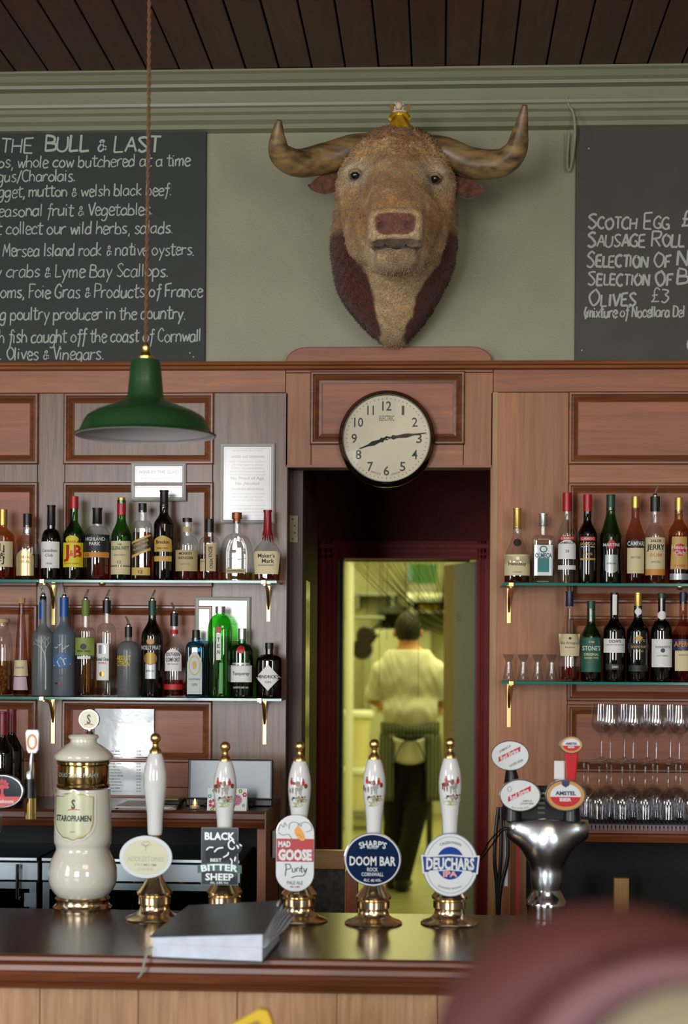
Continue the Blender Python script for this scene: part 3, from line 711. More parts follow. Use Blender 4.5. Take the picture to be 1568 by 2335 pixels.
def bottle(label, px, yb, H, w, bt, nk, ns, gm, cap, labels=(), texts=(), liq=None, dr=1.0, n=2.0, sh='soft', Y=-.10, group=None, bot=None, pour=None, name='bottle', waist=None, extra=None, par_z=None, taper=1.0, zb_=None):
    """all sizes in photo pixels at the bottle's own distance: H height, w full width, bt body top, nk neck width, ns neck start above the base
    cap=(material, height, width, kind); labels=(mat, z0, z1, width, shape, cx); texts=(str, z, cap h, width, mat[, rot])"""
    p = P(px, yb, Y); s = m_per_px(p)
    if zb_ is not None: p.z = zb_
    t = thing(name, label, 'bottle', (p.x, p.y, p.z), group=group)
    W = w/2*s; N = nk/2*s; ch, cw = cap[1], cap[2]; pour_h = 24 if pour else 0
    Hn = (H-pour_h)*s; capz = Hn-ch*s
    prof = [(W*.86*(bot or 1), 0), (W*.97*(bot or 1), .0025), (W*(bot or 1), .007)]
    if waist: prof += [(W*waist[1], waist[0]*s)]
    prof += [(W, bt*s)] + [(a*s, b*s) for a, b in shoulder(w/2, nk/2, bt, ns, sh)] + [(N, ns*s), (N*taper, max(capz, ns*s+.004)), (N*taper, max(capz, ns*s)+.006)]
    b = Body(prof, dr, n)
    obj('glass_body', b.mesh(), gm, t)
    if liq: obj('liquid', b.mesh(20, .93, .006, liq[1]*s), liq[0], t)
    kind = cap[3] if len(cap) > 3 else 'cyl'; CW = cw/2*s
    if cap[0]:
        cm = Mb()
        if kind == 'cyl': cm.lathe([(CW, capz), (CW, Hn-.001), (CW*.93, Hn)], 20)
        elif kind == 'cork': cm.lathe([(CW*.8, capz), (CW*.8, capz+(Hn-capz)*.35), (CW*1.05, capz+(Hn-capz)*.38), (CW*1.05, Hn-.001), (CW*.95, Hn)], 20)
        elif kind == 'foil': cm.lathe([(CW*1.08, capz), (CW, capz+.004), (CW*.95, Hn-.006), (CW*1.06, Hn-.005), (CW*1.06, Hn)], 20)
        elif kind == 'wax':
            cm.lathe([(CW*1.25, capz), (CW*.95, capz+.02), (CW*.88, Hn-.008), (CW*1.02, Hn-.007), (CW*1.02, Hn)], 20)
            for a in range(7):
                an = a*.9+.3; L = R0.uniform(.006, .03); q = [b.R(capz-L*u)*1.04+.0012 for u in (0, .5, 1)]
                cm.tube([(q[j]*math.cos(an), q[j]*math.sin(an), capz-L*u+.002) for j, u in enumerate((0, .5, 1))], [.003, .0025, .0012], 6)
        obj('cap' if kind != 'wax' else 'wax_seal', cm, cap[0], t)
    if pour:
        pm_ = Mb(); pm_.lathe([(.0075, Hn-.002), (.009, Hn+.004), (.006, Hn+.010)], 14)
        d = pour; pm_.tube([(0, 0, Hn+.008), (0, 0, Hn+.014), (d*.004, 0, Hn+.024), (d*.010, -.002, Hn+.036)], [.0042, .004, .0036, .003], 8)
        obj('pourer', pm_, CHR, t)
    fn = b.front(); byt = {}
    for i, L in enumerate(labels):
        m, z0, z1, lw, shp = L[:5]; cx = L[5]*s if len(L) > 5 else 0; sl = L[6] if len(L) > 6 else 0
        lb = Mb(); patch(lb, b.front(.0006+.0002*i), cx, z0*s, z1*s, min(lw/2*s, W*.97-abs(cx)), shp, slant=sl); obj('label', lb, m, t)
    for T in texts:
        st_, z, h, tw, m = T[:5]; rot = T[5] if len(T) > 5 else 0; cx = T[6]*s if len(T) > 6 else 0; bold = T[7] if len(T) > 7 else .015
        mb = byt.setdefault(m.name, (Mb(), m))[0]
        text(mb, st_, cx, z*s, h*s, tw*s if tw else None, bold, b.front(.0016), rot)
    for mb, m in byt.values(): obj('lettering', mb, m, t)
    if extra: extra(t, b, s, Hn, capz)
    return t
def disc(z, r, m, cx=0):
    def f(t, b, s, Hn, capz):
        mb = Mb(); patch(mb, b.front(.0022), cx*s, (z-r)*s, (z+r)*s, r*s, 'oval', 10, 12); obj('seal', mb, m, t)
    return f
def ring(z0, z1, m, k=1.03):
    def f(t, b, s, Hn, capz): obj('neck_band', Mb().lathe([(b.R(z0*s)*k, z0*s), (b.R(z1*s)*k, z1*s)], 20), m, t)
    return f
def both(*fs):
    def f(*a):
        for g in fs: g(*a)
    return f
IN = INK; WP = mat('white_print', (222, 224, 220), .5)
BLKL = mat('black_label', (26, 30, 32), .5); TANL = mat('tan_label', (196, 176, 130), .6); GREYL = mat('silver_label', (170, 176, 178), .35, .5)
ORL = mat('orange_label', (206, 140, 50), .5); PINKL = mat('pink_label', (206, 180, 190), .6); YLL = mat('yellow_label', (222, 208, 30), .5); OLL = mat('olive_label', (140, 158, 74), .55)
GLDL = mat('mustard_label', (206, 170, 80), .5); GRL = mat('green_label', (30, 92, 72), .5); LBLUE = mat('pale_blue_label', (196, 208, 204), .5)
# ---- shelves
def shelf(px0, px1, py_edge, lab, yf=-.175):
    a, b = P(px0, py_edge, yf), P(px1, py_edge, yf); z = WZ(py_edge-4, 600 if px0 < 600 else 1350, yf)
    t = thing('glass_shelf', lab, 'shelf', (a.x, 0, z)); L = b.x-a.x
    obj('shelf_pane', Mb().box(0, L, yf, -.004, -.008, 0), glass('shelf_glass', (196, 226, 216), .02), t)
    m = Mb(); m.box(0, L, yf-.0008, yf, -.008, 0); m.box(-.0008, 0, yf, -.004, -.008, 0) if px0 > 600 else m.box(L, L+.0008, yf, -.004, -.008, 0)
    obj('polished_edge', m, mat('glass_edge_green', (26, 132, 120), .12, .0), t); return t, a.x, z
def bracket(px, py, t_, ax, z, lab, y2, tall=True):
    xx = WX(px, py, -.10); t = thing('shelf_bracket', lab, 'bracket', (xx, 0, z-.0085))
    m = Mb(); m.box(-.007, .007, -.006, 0, WZ(y2, px)-z, -.002)
    obj('wall_plate', m, BRASS, t, .001)
    m = Mb(); m.tube([(0, -.15, -.004), (0, -.10, -.006), (0, -.05, -.016), (0, -.018, -.05), (0, -.006, -.085)], [.004, .005, .006, .006, .004], 10)
    obj('bracket_arm', m, BRASS, t); obj('clip', Mb().box(-.008, .008, -.186, -.176, -.004, .010), BRASS, t, .001)
def stud(px, py, ax, z, lab):
    t = thing('shelf_stud', lab, 'bracket', (WX(px, py, -.16), -.165, z-.0085))
    obj('round_knob', Mb().lathe([(.003, -.012), (.009, -.010), (.013, -.004), (.013, -.001), (.008, 0)], 18), BRASS, t)
sh1 = shelf(-330, 630, 1328, 'upper left glass shelf holding whisky bottles')
sh2 = shelf(-330, 641, 1597, 'lower left glass shelf holding vodka and gin bottles')
sh3 = shelf(1143, 1840, 1334, 'upper right glass shelf holding rum and vermouth bottles')
sh4 = shelf(1143, 1840, 1559, 'lower right glass shelf holding port bottles and small flared glasses')
for (sh, px, y0, y1, lab) in [(sh1, 108, 1330, 1420, 'brass bracket under the upper left glass shelf, above the blue necked bottles'), (sh1, 606, 1330, 1412, 'brass bracket under the right end of the upper left glass shelf'),
    (sh2, 107, 1600, 1690, 'brass bracket under the lower left glass shelf, left of the tall ceramic font'), (sh2, 597, 1600, 1692, 'brass bracket under the right end of the lower left glass shelf'),
    (sh3, 1163, 1336, 1416, 'brass bracket under the left end of the upper right glass shelf'), (sh4, 1163, 1562, 1653, 'brass bracket under the left end of the lower right glass shelf')]:
    bracket(px, y0, None, 0, sh[2], lab, y1)
stud(234, 1335, 0, sh1[2], 'round brass stud under the middle of the upper left glass shelf')
stud(1549, 1340, 0, sh3[2], 'round brass stud under the upper right glass shelf at the frame edge')
z1, z2, z3, z4 = sh1[2], sh2[2], sh3[2], sh4[2]
T1 = lambda *a, **k: bottle(*a, zb_=z1, group='spirit bottles on the upper left shelf', **k)
T2 = lambda *a, **k: bottle(*a, zb_=z2, group='spirit bottles on the lower left shelf', **k)
T3 = lambda *a, **k: bottle(*a, zb_=z3, group='spirit bottles on the upper right shelf', **k)
T4 = lambda *a, **k: bottle(*a, zb_=z4, group='bottles on the lower right shelf', **k)
# upper left shelf
T1('amber whisky bottle with cream brushwork label, at the far left of the upper shelf', 6, 1320, 162, 52, 100, 18, 122, GAM, (CAPG, 36, 20), [(CREAM, 30, 88, 50, 'rect')],
   [('山', 72, 16, 20, IN), ('崎', 48, 20, 22, IN)], (LAM, 60))
T1('round clear whisky bottle with a pale metallic oval label and dark cap', 62, 1320, 152, 58, 70, 20, 104, GC, (CAPK, 30, 20), [(mat('champagne_label', (206, 190, 140), .3, .5), 10, 70, 40, 'arch')],
   [('CHIVAS', 52, 6, 30, GOLDP), ('REGAL', 42, 6, 26, GOLDP)], (LAM, 60), sh='round', extra=ring(108, 116, CAPS))
T1('dark whisky bottle with black cap and white script label', 116, 1320, 172, 44, 88, 18, 118, GBR, (CAPK, 46, 19, 'foil'), [(PAPER, 28, 88, 42, 'rect')],
   [('Canadian', 68, 7, 34, GREYINK), ('Club', 57, 7, 18, GREYINK), ('1858', 38, 4, 14, GREYINK)], (LDK, 80), sh='round')
T1('green whisky bottle with red cap and yellow label', 168, 1320, 192, 48, 104, 18, 138, GG, (CAPR, 28, 20), [(YLL, 30, 86, 46, 'rect'), (YLL, 84, 102, 30, 'oval')],
   [('J', 66, 28, 14, REDP, 0, -13, .03), ('&', 62, 14, 9, REDP, 0, 0), ('B', 66, 28, 16, REDP, 0, 13, .03), ('RARE', 88, 5, 18, REDP), ('SCOTCH WHISKY', 38, 3, 36, REDP)], (LPA, 100))
T1('amber whisky bottle with broad black label, orange stripe and stubby neck', 221, 1320, 166, 60, 96, 20, 126, GC, (CAPK, 36, 22, 'foil'), [(BLKL, 66, 104, 58, 'rect'), (ORL, 52, 64, 58, 'rect')],
   [('HIGHLAND', 94, 8, 44, WP), ('PARK', 83, 8, 26, WP), ('12', 58, 7, 9, IN, 0, -18)], (LAM, 56), sh='round')
T1('green whisky bottle with gold and red capsule and cream label', 276, 1320, 190, 46, 100, 20, 142, GG, (CAPG, 10, 18), [(CREAM, 34, 90, 44, 'rect'), (CREAM, 14, 32, 44, 'rect')],
   [('THE', 82, 4, 10, GREENP), ('GLENLIVET', 74, 8, 40, GREENP), ('12', 42, 6, 9, GREENP), ('SINGLE MALT', 58, 3, 28, GREYINK)], (LPA, 90), extra=ring(150, 176, CAPR))
def slanted(t, b, s, Hn, capz): pass
T1('square whisky bottle with slanted black and gold band and black cap', 324, 1320, 177, 44, 118, 19, 138, GC, (CAPK, 20, 19), [(mat('dark_gold_label', (54, 44, 24), .35, .3), 66, 94, 44, 'rect', 0, .42), (GLDL, 60, 66, 44, 'rect', 0, .42), (GLDL, 92, 97, 44, 'rect', 0, .42), (GLDL, 12, 30, 42, 'rect')],
   [('JOHNNIE WALKER', 86, 5, 38, GOLDP, .38), ('BLACK LABEL', 76, 5, 36, GOLDP, .38), ('12', 20, 7, 10, IN)], (LAM, 110), n=4, sh='round')
T1('tall brown bottle with dark cap standing in front of the small framed sign', 373, 1320, 207, 46, 128, 20, 156, GBR, (CAPK, 38, 20, 'foil'), [(GLDL, 66, 102, 40, 'arch'), (GLDL, 44, 56, 40, 'rect')],
   [('Breckin', 88, 8, 30, IN), ('RARE CASK', 74, 3, 26, IN)], (LBR, 126), sh='soft')
T1('small round shouldered whisky bottle with black stopper and plain tan label', 426, 1320, 144, 52, 80, 20, 104, GC, (CAPK, 9, 22), [(TANL, 22, 70, 50, 'rect'), (TANL, 112, 124, 20, 'rect')],
   [('MONKEY', 62, 6, 30, IN), ('SHOULDER', 52, 6, 34, IN), ('BATCH 27', 38, 3, 20, GREYINK)], (LAM, 70), sh='round')
T1('slim whisky bottle with black waxed top and sideways lettered label', 477, 1320, 142, 44, 86, 18, 102, GC, (CAPK, 30, 20), [(TANL, 22, 84, 22, 'rect', 6), (TANL, 22, 50, 12, 'rect', -13)],
   [('KNOB', 66, 9, 24, IN, math.pi/2, 5), ('CREEK', 40, 7, 24, IN, math.pi/2, 7), ('bourbon', 45, 4, 10, GREYINK, 0, -13)], (LAM, 60), n=3, sh='round')
T1('wide clear flask shaped whisky bottle with wood topped cork', 539, 1320, 157, 76, 56, 18, 110, GC, (CAPC, 24, 22, 'cork'), [(TANL, 18, 28, 44, 'rect')], [('WOODFORD RESERVE', 23, 3.5, 38, IN)], (LPA, 20), dr=.5, n=2.4, sh='round')
T1('squat bottle with dripping red wax seal and cream label', 609, 1320, 163, 64, 62, 18, 104, GC, (WAXR, 58, 20, 'wax'), [(CREAM, 16, 68, 62, 'taper')],
   [("Maker's", 58, 9, 38, IN, 0, 0), ('Mark', 46, 9, 28, IN, 0, 4), ('BOURBON WHISKY', 36, 3.5, 36, GREYINK)], (LAM, 40), dr=.8, n=3.2, sh='soft', bot=.92)
# lower left shelf
def blob(t, b, s, Hn, capz):
    mb = Mb(); 
    for i in range(46): mb.sphere((R0.uniform(-.55, .55)*b.rm, R0.uniform(-.55, .55)*b.rm, .012+R0.uniform(0, .09)), R0.uniform(.005, .009), 8, 5)
    tag(obj('preserved_fruit', mb, mat('amber_fruit', (176, 120, 50), .5), t), kind='stuff')
T2('rounded clear glass jar of amber fruit cut off at the left frame edge', 1, 1590, 176, 54, 96, 36, 150, GC, (CORK, 14, 38, 'cork'), [], [], (LPA, 80), sh='round', name='storage_jar', extra=blob)
T2('clear bottle tapering evenly to a tall thin neck with a cream stopper', 48, 1590, 224, 35, 40, 13, 206, GPK, (CORK, 12, 17), [(CREAM, 46, 82, 36, 'taperd'), (PINKL, 14, 44, 37, 'taperd')], [('Luxardo', 66, 5, 20, GREYINK)], (LPA, 30), sh='lin')
def tree(t, b, s, Hn, capz):
    mb = Mb(); fn = b.front(.0012)
    def br(x, z, a, L, w_, d):
        x2, z2 = max(-21, min(21, x+L*math.sin(a))), z+L*math.cos(a); ribbon(mb, [(x*s, z*s), ((x+x2)/2*s, (z+z2)/2*s), (x2*s, z2*s)], w_*s, fn)
        if d: 
            for k_ in (-.45, .4): br(x2, z2, a+k_+R0.uniform(-.15, .15), L*.72, w_*.7, d-1)
    br(12, 16, 0, 60, 2.2, 0); br(12, 76, -.1, 20, 1.8, 5); obj('tree_print', mb, WP, t)
T2('frosted grey vodka bottle with a white winter tree print and metal pourer', 97, 1590, 252, 50, 138, 16, 166, GFR, (CAPK, 12, 15), [(CAPB, 176, 214, 12, 'rect', -4)], [], (LCL, 120), sh='soft', pour=-1, extra=tree)
def geese(t, b, s, Hn, capz):
    fn = b.front(.0015); mb = Mb(); 
    mb.use(mat('lake_blue', (70, 110, 160), .5)); patch(mb, fn, 0, 64*s, 100*s, 22*s, 'oval')
    mb.use(WP); fn2 = b.front(.002)
    mb.add([fn2(x*s, z*s) for x, z in [(-20, 70), (-10, 80), (-2, 90), (4, 84), (10, 88), (20, 74), (8, 72), (-4, 68)]], [tuple(range(8))])
    for x, z in ((-12, 110), (-4, 116), (5, 108), (12, 113)): ribbon(mb, [((x-4)*s, (z+2)*s), (x*s, z*s), ((x+4)*s, (z+4)*s)], 1.6*s, fn2)
    mb.use(NAVY); patch(mb, fn2, -9, 0, 0, .0001) if False else patch(mb, fn2, -12*s, 28*s, 32*s, 3*s); mb.use(REDP); patch(mb, fn2, -4*s, 28*s, 32*s, 3*s)
    obj('lake_print', mb, None, t)
T2('frosted blue vodka bottle with a lake and mountain print and blue neck', 145, 1590, 250, 52, 140, 18, 172, GFB, (CAPB, 44, 20), [], [('VODKA', 48, 5, 22, mat('plum_ink', (120, 80, 120), .5))], (LCL, 120), sh='soft', pour=1, extra=geese)
T2('clear vodka bottle with an olive green label and sleeve', 194, 1590, 244, 46, 148, 17, 158, GC, (CAPO, 36, 19), [(OLL, 94, 134, 44, 'rect'), (PAPER, 86, 92, 30, 'rect')], [('BISON GRASS', 104, 4, 30, IN)], (LPA, 90), sh='round', pour=1, extra=disc(114, 7, mat('dark_plum', (60, 30, 40), .5)))
T2('clear vodka bottle with tall white label and black pourer collar', 242, 1590, 244, 44, 142, 18, 168, GC, (CAPK, 30, 19), [(PAPER, 38, 122, 34, 'rect', -6), (GREYL, 98, 118, 18, 'rect', -6)], [('Ketel One', 86, 8, 30, IN, 0, -6), ('VODKA', 77, 4, 20, REDP, 0, -6)], (LCL, 50), sh='round', pour=1, extra=disc(52, 6, GOLD, -6))
T2('short frosted clear vodka bottle with yellow lettering', 292, 1590, 184, 52, 104, 15, 128, GFR, (CAPK, 24, 17), [], [('ABSOLUT', 89, 11, 34, YEL, 0, -7), ('CITRON', 76, 11, 30, YEL, 0, -8), ('vodka', 64, 4, 16, GREYINK, 0, -8), ('imported', 18, 4, 16, GREYINK, 0, -8)], (LCL, 80), sh='round', pour=-1)
T2('very dark green vermouth bottle with a white lettered band and gold medallion', 346, 1590, 244, 50, 138, 17, 180, GDG, (CAPGR, 34, 18), [(BLKL, 106, 122, 48, 'rect'), (GREYL, 42, 76, 24, 'rect'), (GOLDP, 120, 134, 18, 'oval')],
   [('NOILLY PRAT', 113, 9, 44, WP), ('EXTRA DRY', 60, 4, 20, IN)], (LDK, 120), sh='soft', pour=1, extra=disc(88, 15, mat('old_gold', (150, 124, 60), .4, .5)))
T2('clear liqueur bottle with round topped white label and red bottom band', 396, 1590, 216, 44, 112, 16, 140, GC, (CAPK, 30, 18), [(PAPER, 60, 110, 38, 'arch'), (REDP, 18, 30, 42, 'rect')], [('SOUTHERN', 98, 8, 32, IN), ('COMFORT', 86, 9, 32, IN), ('NEW ORLEANS', 76, 3, 24, GREYINK)], (LAM, 40), sh='soft', pour=-1, extra=ring(144, 154, REDP, 1.1))
def portrait(t, b, s, Hn, capz):
    mb = Mb(); f1, f2 = b.front(.0014), b.front(.0018)
    mb.use(GLDL); patch(mb, f1, 0, 50*s, 96*s, 13*s, 'oval'); mb.use(LBLUE); patch(mb, f2, 0, 53*s, 93*s, 11*s, 'oval'); mb.use(GLDL); patch(mb, b.front(.0022), 0, 64*s, 84*s, 5*s, 'oval'); obj('medallion', mb, None, t)
T2('square blue gin bottle with a pale round topped label and black cap', 446, 1590, 154, 44, 112, 20, 128, GBL, (CAPK, 22, 18), [(LBLUE, 8, 104, 34, 'arch')], [('SAPPHIRE', 42, 4, 26, GREYINK), ('GIN', 30, 6, 12, GREYINK)], (LCL, 90), n=5, sh='round', extra=portrait)
def vert(t, b, s, Hn, capz):
    mb = Mb(); 
    for i, c in enumerate('TEN'): text(mb, c, 0, (132-i*14)*s, 9*s, 6*s, .02, b.front(.002))
    obj('lettering', mb, mat('green_ink', (20, 90, 50), .5), t)
T2('tall bright green gin bottle with a silver cap and narrow vertical strip label', 501, 1590, 208, 56, 150, 20, 190, GGB, (CAPS, 16, 23), [(PAPER, 86, 146, 11, 'rect'), (mat('lime_strip', (60, 160, 50), .4), 10, 80, 8, 'rect', 6)], [], (LCL, 140), n=2.6, sh='round', extra=both(vert, disc(154, 7, REDP)))
T2('green gin bottle with silver cap, red seal and white script label', 551, 1590, 158, 52, 104, 18, 124, GG, (CAPS, 24, 19), [(PAPER, 36, 74, 48, 'rect'), (GREYL, 76, 80, 40, 'rect')], [('Tanqueray', 56, 8, 38, GREENP), ('LONDON DRY GIN', 24, 4, 34, WP)], (LCL, 100), n=2.4, sh='round', extra=disc(110, 9, REDP))
T2('black apothecary gin bottle with a pale diamond label', 613, 1590, 126, 58, 84, 17, 100, GBK, (CAPK, 14, 19), [(PAPER, 17, 77, 58, 'diamond'), ], [("HENDRICK'S", 49, 7, 50, IN), ('GIN', 37, 5, 14, GREYINK)], (LDK, 60), n=2.5, sh='round')
# upper right shelf
T3('squat cognac bottle with gold neck and cream label', 1178, 1325, 172, 60, 50, 19, 120, GC, (CAPG, 46, 19, 'foil'), [(CREAM, 18, 66, 58, 'rect')], [('Hennessy', 45, 8, 40, IN), ('COGNAC', 26, 3, 22, GREYINK)], (LBR, 62), dr=.8, n=2.3, sh='soft', extra=disc(93, 9, mat('dark_seal', (50, 46, 26), .4)))
def olm(t, b, s, Hn, capz):
    mb = Mb(); mb.use(GREYL); patch(mb, b.front(.0015), 0, 18*s, 88*s, 21*s); mb.use(TEAL); patch(mb, b.front(.0019), 0, 26*s, 58*s, 13*s); patch(mb, b.front(.0019), 0, 70*s, 86*s, 9*s, 'oval'); mb.use(PAPER); patch(mb, b.front(.0022), 0, 73*s, 83*s, 6*s, 'oval'); obj('label', mb, None, t)
    q = Mb(); text(q, 'OLMECA', 0, 64*s, 10*s, 38*s, .03, b.front(.0026)); obj('lettering', q, mat('deep_teal', (16, 84, 96), .5), t)
T3('square clear tequila bottle with silver cap and teal label', 1237, 1325, 160, 52, 100, 20, 112, GC, (CAPS, 28, 20, 'foil'), [], [], (LCL, 90), n=5, dr=.8, sh='round', extra=olm)
T3('clear liqueur bottle with red cap and white label', 1291, 1325, 208, 42, 112, 18, 150, GC, (CAPR, 42, 20), [(PAPER, 56, 100, 40, 'arch'), (PAPER, 32, 42, 40, 'rect'), (REDP, 99, 108, 34, 'rect')], [('LUXARDO', 103.5, 5, 28, WP), ('SAMBUCA', 93, 5, 32, IN), ('38', 74, 6, 9, GREYINK)], (LCL, 100), sh='soft')
T3('black glass liqueur bottle with red cap and gold lettering', 1338, 1325, 204, 44, 112, 18, 146, GBK, (CAPR, 38, 20), [(REDP, 98, 107, 34, 'rect'), (GOLDP, 54, 58, 34, 'rect')], [('LUXARDO', 102.5, 5, 28, WP), ('SAMBUCA', 91, 6, 34, GOLDP), ('PASSIONE NERA', 84, 3, 32, WP), ('black', 68, 6, 22, GOLDP)], (LDK, 60), sh='soft')
def mart(t, b, s, Hn, capz):
    mb = Mb(); mb.use(IN); patch(mb, b.front(.0010), 0, 84*s, 93*s, 20*s); mb.use(REDP); patch(mb, b.front(.0014), 0, 78*s, 100*s, 9*s, 'oval')
    obj('emblem', mb, None, t); q = Mb(); text(q, 'MARTINI', 0, 88.5*s, 6.5*s, 36*s, .02, b.front(.002)); obj('lettering', q, WP, t)
T3('green vermouth bottle with waisted body and silver bottom label', 1391, 1325, 204, 50, 110, 20, 162, GG, (CAPGR, 34, 20), [(GREYL, 24, 66, 28, 'shield')], [('EXTRA DRY', 46, 3.5, 20, IN)], (LPA, 100), sh='slope', waist=(66, .88), extra=mart)
T3('red aperitif bottle with yellow cap and white label', 1447, 1325, 200, 44, 112, 18, 152, GPK, (CAPG, 26, 19), [(BLKL, 84, 100, 42, 'rect'), (CREAM, 24, 82, 38, 'rect')], [('CAMPARI', 92, 10, 38, WP), ('BITTER', 60, 5, 22, GREYINK)], (LRD, 30), sh='slope')
T3('rum bottle with a black and metal pourer and cream lettered label', 1492, 1325, 224, 46, 112, 21, 142, GC, (CAPK, 34, 22), [(CREAM, 20, 106, 46, 'rect'), (ORL, 20, 34, 46, 'rect')], [('SAILOR', 98, 6, 24, IN), ('JERRY', 84, 12, 40, IN), ('RUM', 66, 8, 26, mat('fade_orange', (200, 140, 90), .5)), ('SPICED', 50, 4, 22, GREYINK)], (LAM, 60), sh='soft', pour=1)
T3('rum bottle with gold cap, gold label and red disc', 1546, 1325, 198, 46, 118, 19, 150, GAM, (CAPG, 32, 19), [(GOLDP, 34, 108, 40, 'taperd'), (GREYL, 10, 24, 42, 'rect')], [('Havana', 84, 9, 36, WP), ('Club', 72, 9, 24, WP), ('3 ANOS', 42, 5, 24, REDP)], (LAM, 110), sh='soft', extra=lambda t, b, s, H, c: [obj('red_disc', (lambda m: (patch(m, b.front(.0012), 0, 64*s, 92*s, 14*s, 'oval'), m)[1])(Mb()), REDP, t)])
for i, px_ in enumerate((1600, 1650)):
    T3(['dark bottle with a gold cap just beyond the gold labelled rum', 'green bottle outside the right frame edge on the upper shelf'][i], px_, 1325, 196-8*i, 46, 112, 19, 150, (GBR, GG)[i], (CAPG, 30, 19), [(CREAM, 30, 86, 42, 'rect')], [], (LDK, 90))
# lower right shelf
def port(t, b, s, Hn, capz):
    mb = Mb(); patch(mb, b.front(.0012), 1*s, capz-6*s, capz+2*s, 8*s, 'oval'); 
T4('clear pear shaped brandy bottle with navy capsule and cream label', 1297, 1551, 205, 50, 78, 15, 172, GC, (CAPN, 34, 18, 'foil'), [(CREAM, 58, 108, 50, 'taper')], [('Bas Armagnac', 88, 6, 40, GREYINK), ('Reserve', 78, 4, 22, GREYINK)], (LAM, 34), sh='slope', extra=disc(98, 3, NAVY))
T4('green ginger wine bottle with large green label', 1346, 1551, 184, 46, 98, 19, 138, GG, (CAPGR, 22, 19), [(GRL, 22, 100, 45, 'rect')], [("STONE'S", 76, 10, 40, WP), ('ORIGINAL', 62, 6, 34, CREAM), ('GINGER WINE', 54, 4, 32, CREAM), ('1740', 90, 5, 12, CREAM)], (LDK, 60), sh='soft')
neckseal = lambda z, r: disc(z, r, PAPER)
T4('dark port bottle with short white label and white neck strip', 1399, 1551, 203, 50, 116, 19, 146, GBR, (CAPK, 8, 18), [(PAPER, 66, 98, 50, 'rect'), (BLKL, 28, 40, 40, 'rect'), (PAPER, 152, 198, 10, 'rect')], [("DOW'S", 92, 6, 26, IN), ('LATE BOTTLED VINTAGE', 84, 3, 40, GREYINK), ('2001', 34, 5, 14, WP)], (LDK, 110), sh='soft')
T4('dark port bottle with gold neck foil and gold printed lettering', 1453, 1551, 203, 50, 114, 19, 148, GBR, (CAPG, 34, 18, 'foil'), [(BLKL, 74, 88, 48, 'rect'), (BLKL, 24, 38, 44, 'rect'), (GOLDP, 92, 108, 18, 'diamond')], [("DOW'S", 94, 6, 26, GOLDP), ('TAWNY PORT', 80, 5, 36, GOLDP), ('10 YEARS', 70, 4, 20, GOLDP)], (LDK, 110), sh='soft', extra=disc(160, 8, PAPER))
T4('black wine bottle with tall white label and white neck seal', 1507, 1551, 203, 48, 112, 17, 142, GBK, (CAPGR, 12, 18), [(PAPER, 34, 98, 46, 'rect')], [("WARRE'S", 80, 5, 34, GREYINK), ('OTIMA', 60, 3, 26, GREYINK)], (LDK, 100), sh='round', extra=both(disc(72, 5, NAVY), disc(152, 10, PAPER)))
T4('bright red aperitif bottle with a dark blue capsule at the right frame edge', 1556, 1551, 205, 50, 110, 17, 142, GPK, (CAPN, 26, 17), [(NAVY, 74, 98, 48, 'rect'), (CREAM, 26, 72, 40, 'rect')], [('APEROL', 87, 12, 44, ORG), ('APERITIVO', 62, 4, 28, GREYINK)], (LRD, 108), sh='slope')
T4('green bottle outside the right frame edge on the lower shelf', 1612, 1551, 198, 48, 112, 18, 142, GG, (CAPGR, 20, 18), [(CREAM, 30, 90, 44, 'rect')], [], (LDK, 90))
# ---- flared shot glasses
for i, px_ in enumerate((1159, 1192, 1225, 1257)):
    p = P(px_, 1551, -.10); s = m_per_px(p)
    pr = [(13, 0), (14.5, 1), (14, 3), (7.5, 38), (6.5, 42), (8, 47), (13, 58), (14, 61), (13, 61), (7, 47), (5.5, 42), (12, 5), (0, 4)]
    o = obj('shot_glass', Mb().lathe([(a*s, b*s) for a, b in pr], 24, cap=False), GF_, None, loc=(p.x, p.y, z4))
    tag(o, ['small flared glass at the left end of the lower right shelf', 'second small flared glass from the left end of the lower right shelf', 'third small flared glass from the left end of the lower right shelf', 'small flared glass next to the clear pear shaped brandy bottle'][i], 'glass', 'small flared glasses on the shelf')

# ================================================================ wall hung things
def ywall(fy): return lambda x, z: (x, fy, z)
# ---- chalkboards
def chalkboard(px0, px1, py0, py1, Yf, lab, m, lines, caps=None, pins=()):
    a, b = P(px0, py0, Yf), P(px1, py1, Yf); zb_ = zr1+.001
    t = thing('chalkboard', lab, 'chalkboard', (a.x, .03, zb_))
    obj('board', Mb().box(0, b.x-a.x, Yf-.03, -.0005, 0, a.z-zb_), m, t, .0015)
    for ln in lines:
        s, qx0, qx1, qy, h, wd, sl = ln[:7]; cp = ln[7] if len(ln) > 7 else None
        p0, p1 = P(qx0, qy, Yf), P(qx1, qy-sl*(qx1-qx0), Yf); s_ = m_per_px(p0)
        mb = Mb(); chalk(mb, s, p0.x-a.x, p0.z-zb_, p1.x-a.x, h*s_, wd*s_, ywall(Yf-.03-.0008), slope=(p1.z-p0.z)/(p1.x-p0.x), caps=cp)
        tag(obj('chalk_writing', mb, CHALK, t), kind=None)
    for q in pins:
        p = P(q[0], q[1], Yf); obj('screw', Mb().lathe([(.0025, Yf-.03), (.003, Yf-.032), (.001, Yf-.0335)][::-1], 10, (p.x-a.x, 0, p.z-zb_), 'y'), CHALK, t)
    return t
CB1 = mat('chalkboard_green_black', (32, 38, 33), .6, noise=.08, nscale=8); CB2 = mat('chalkboard_grey_black', (58, 57, 48), .55, noise=.06, nscale=8)
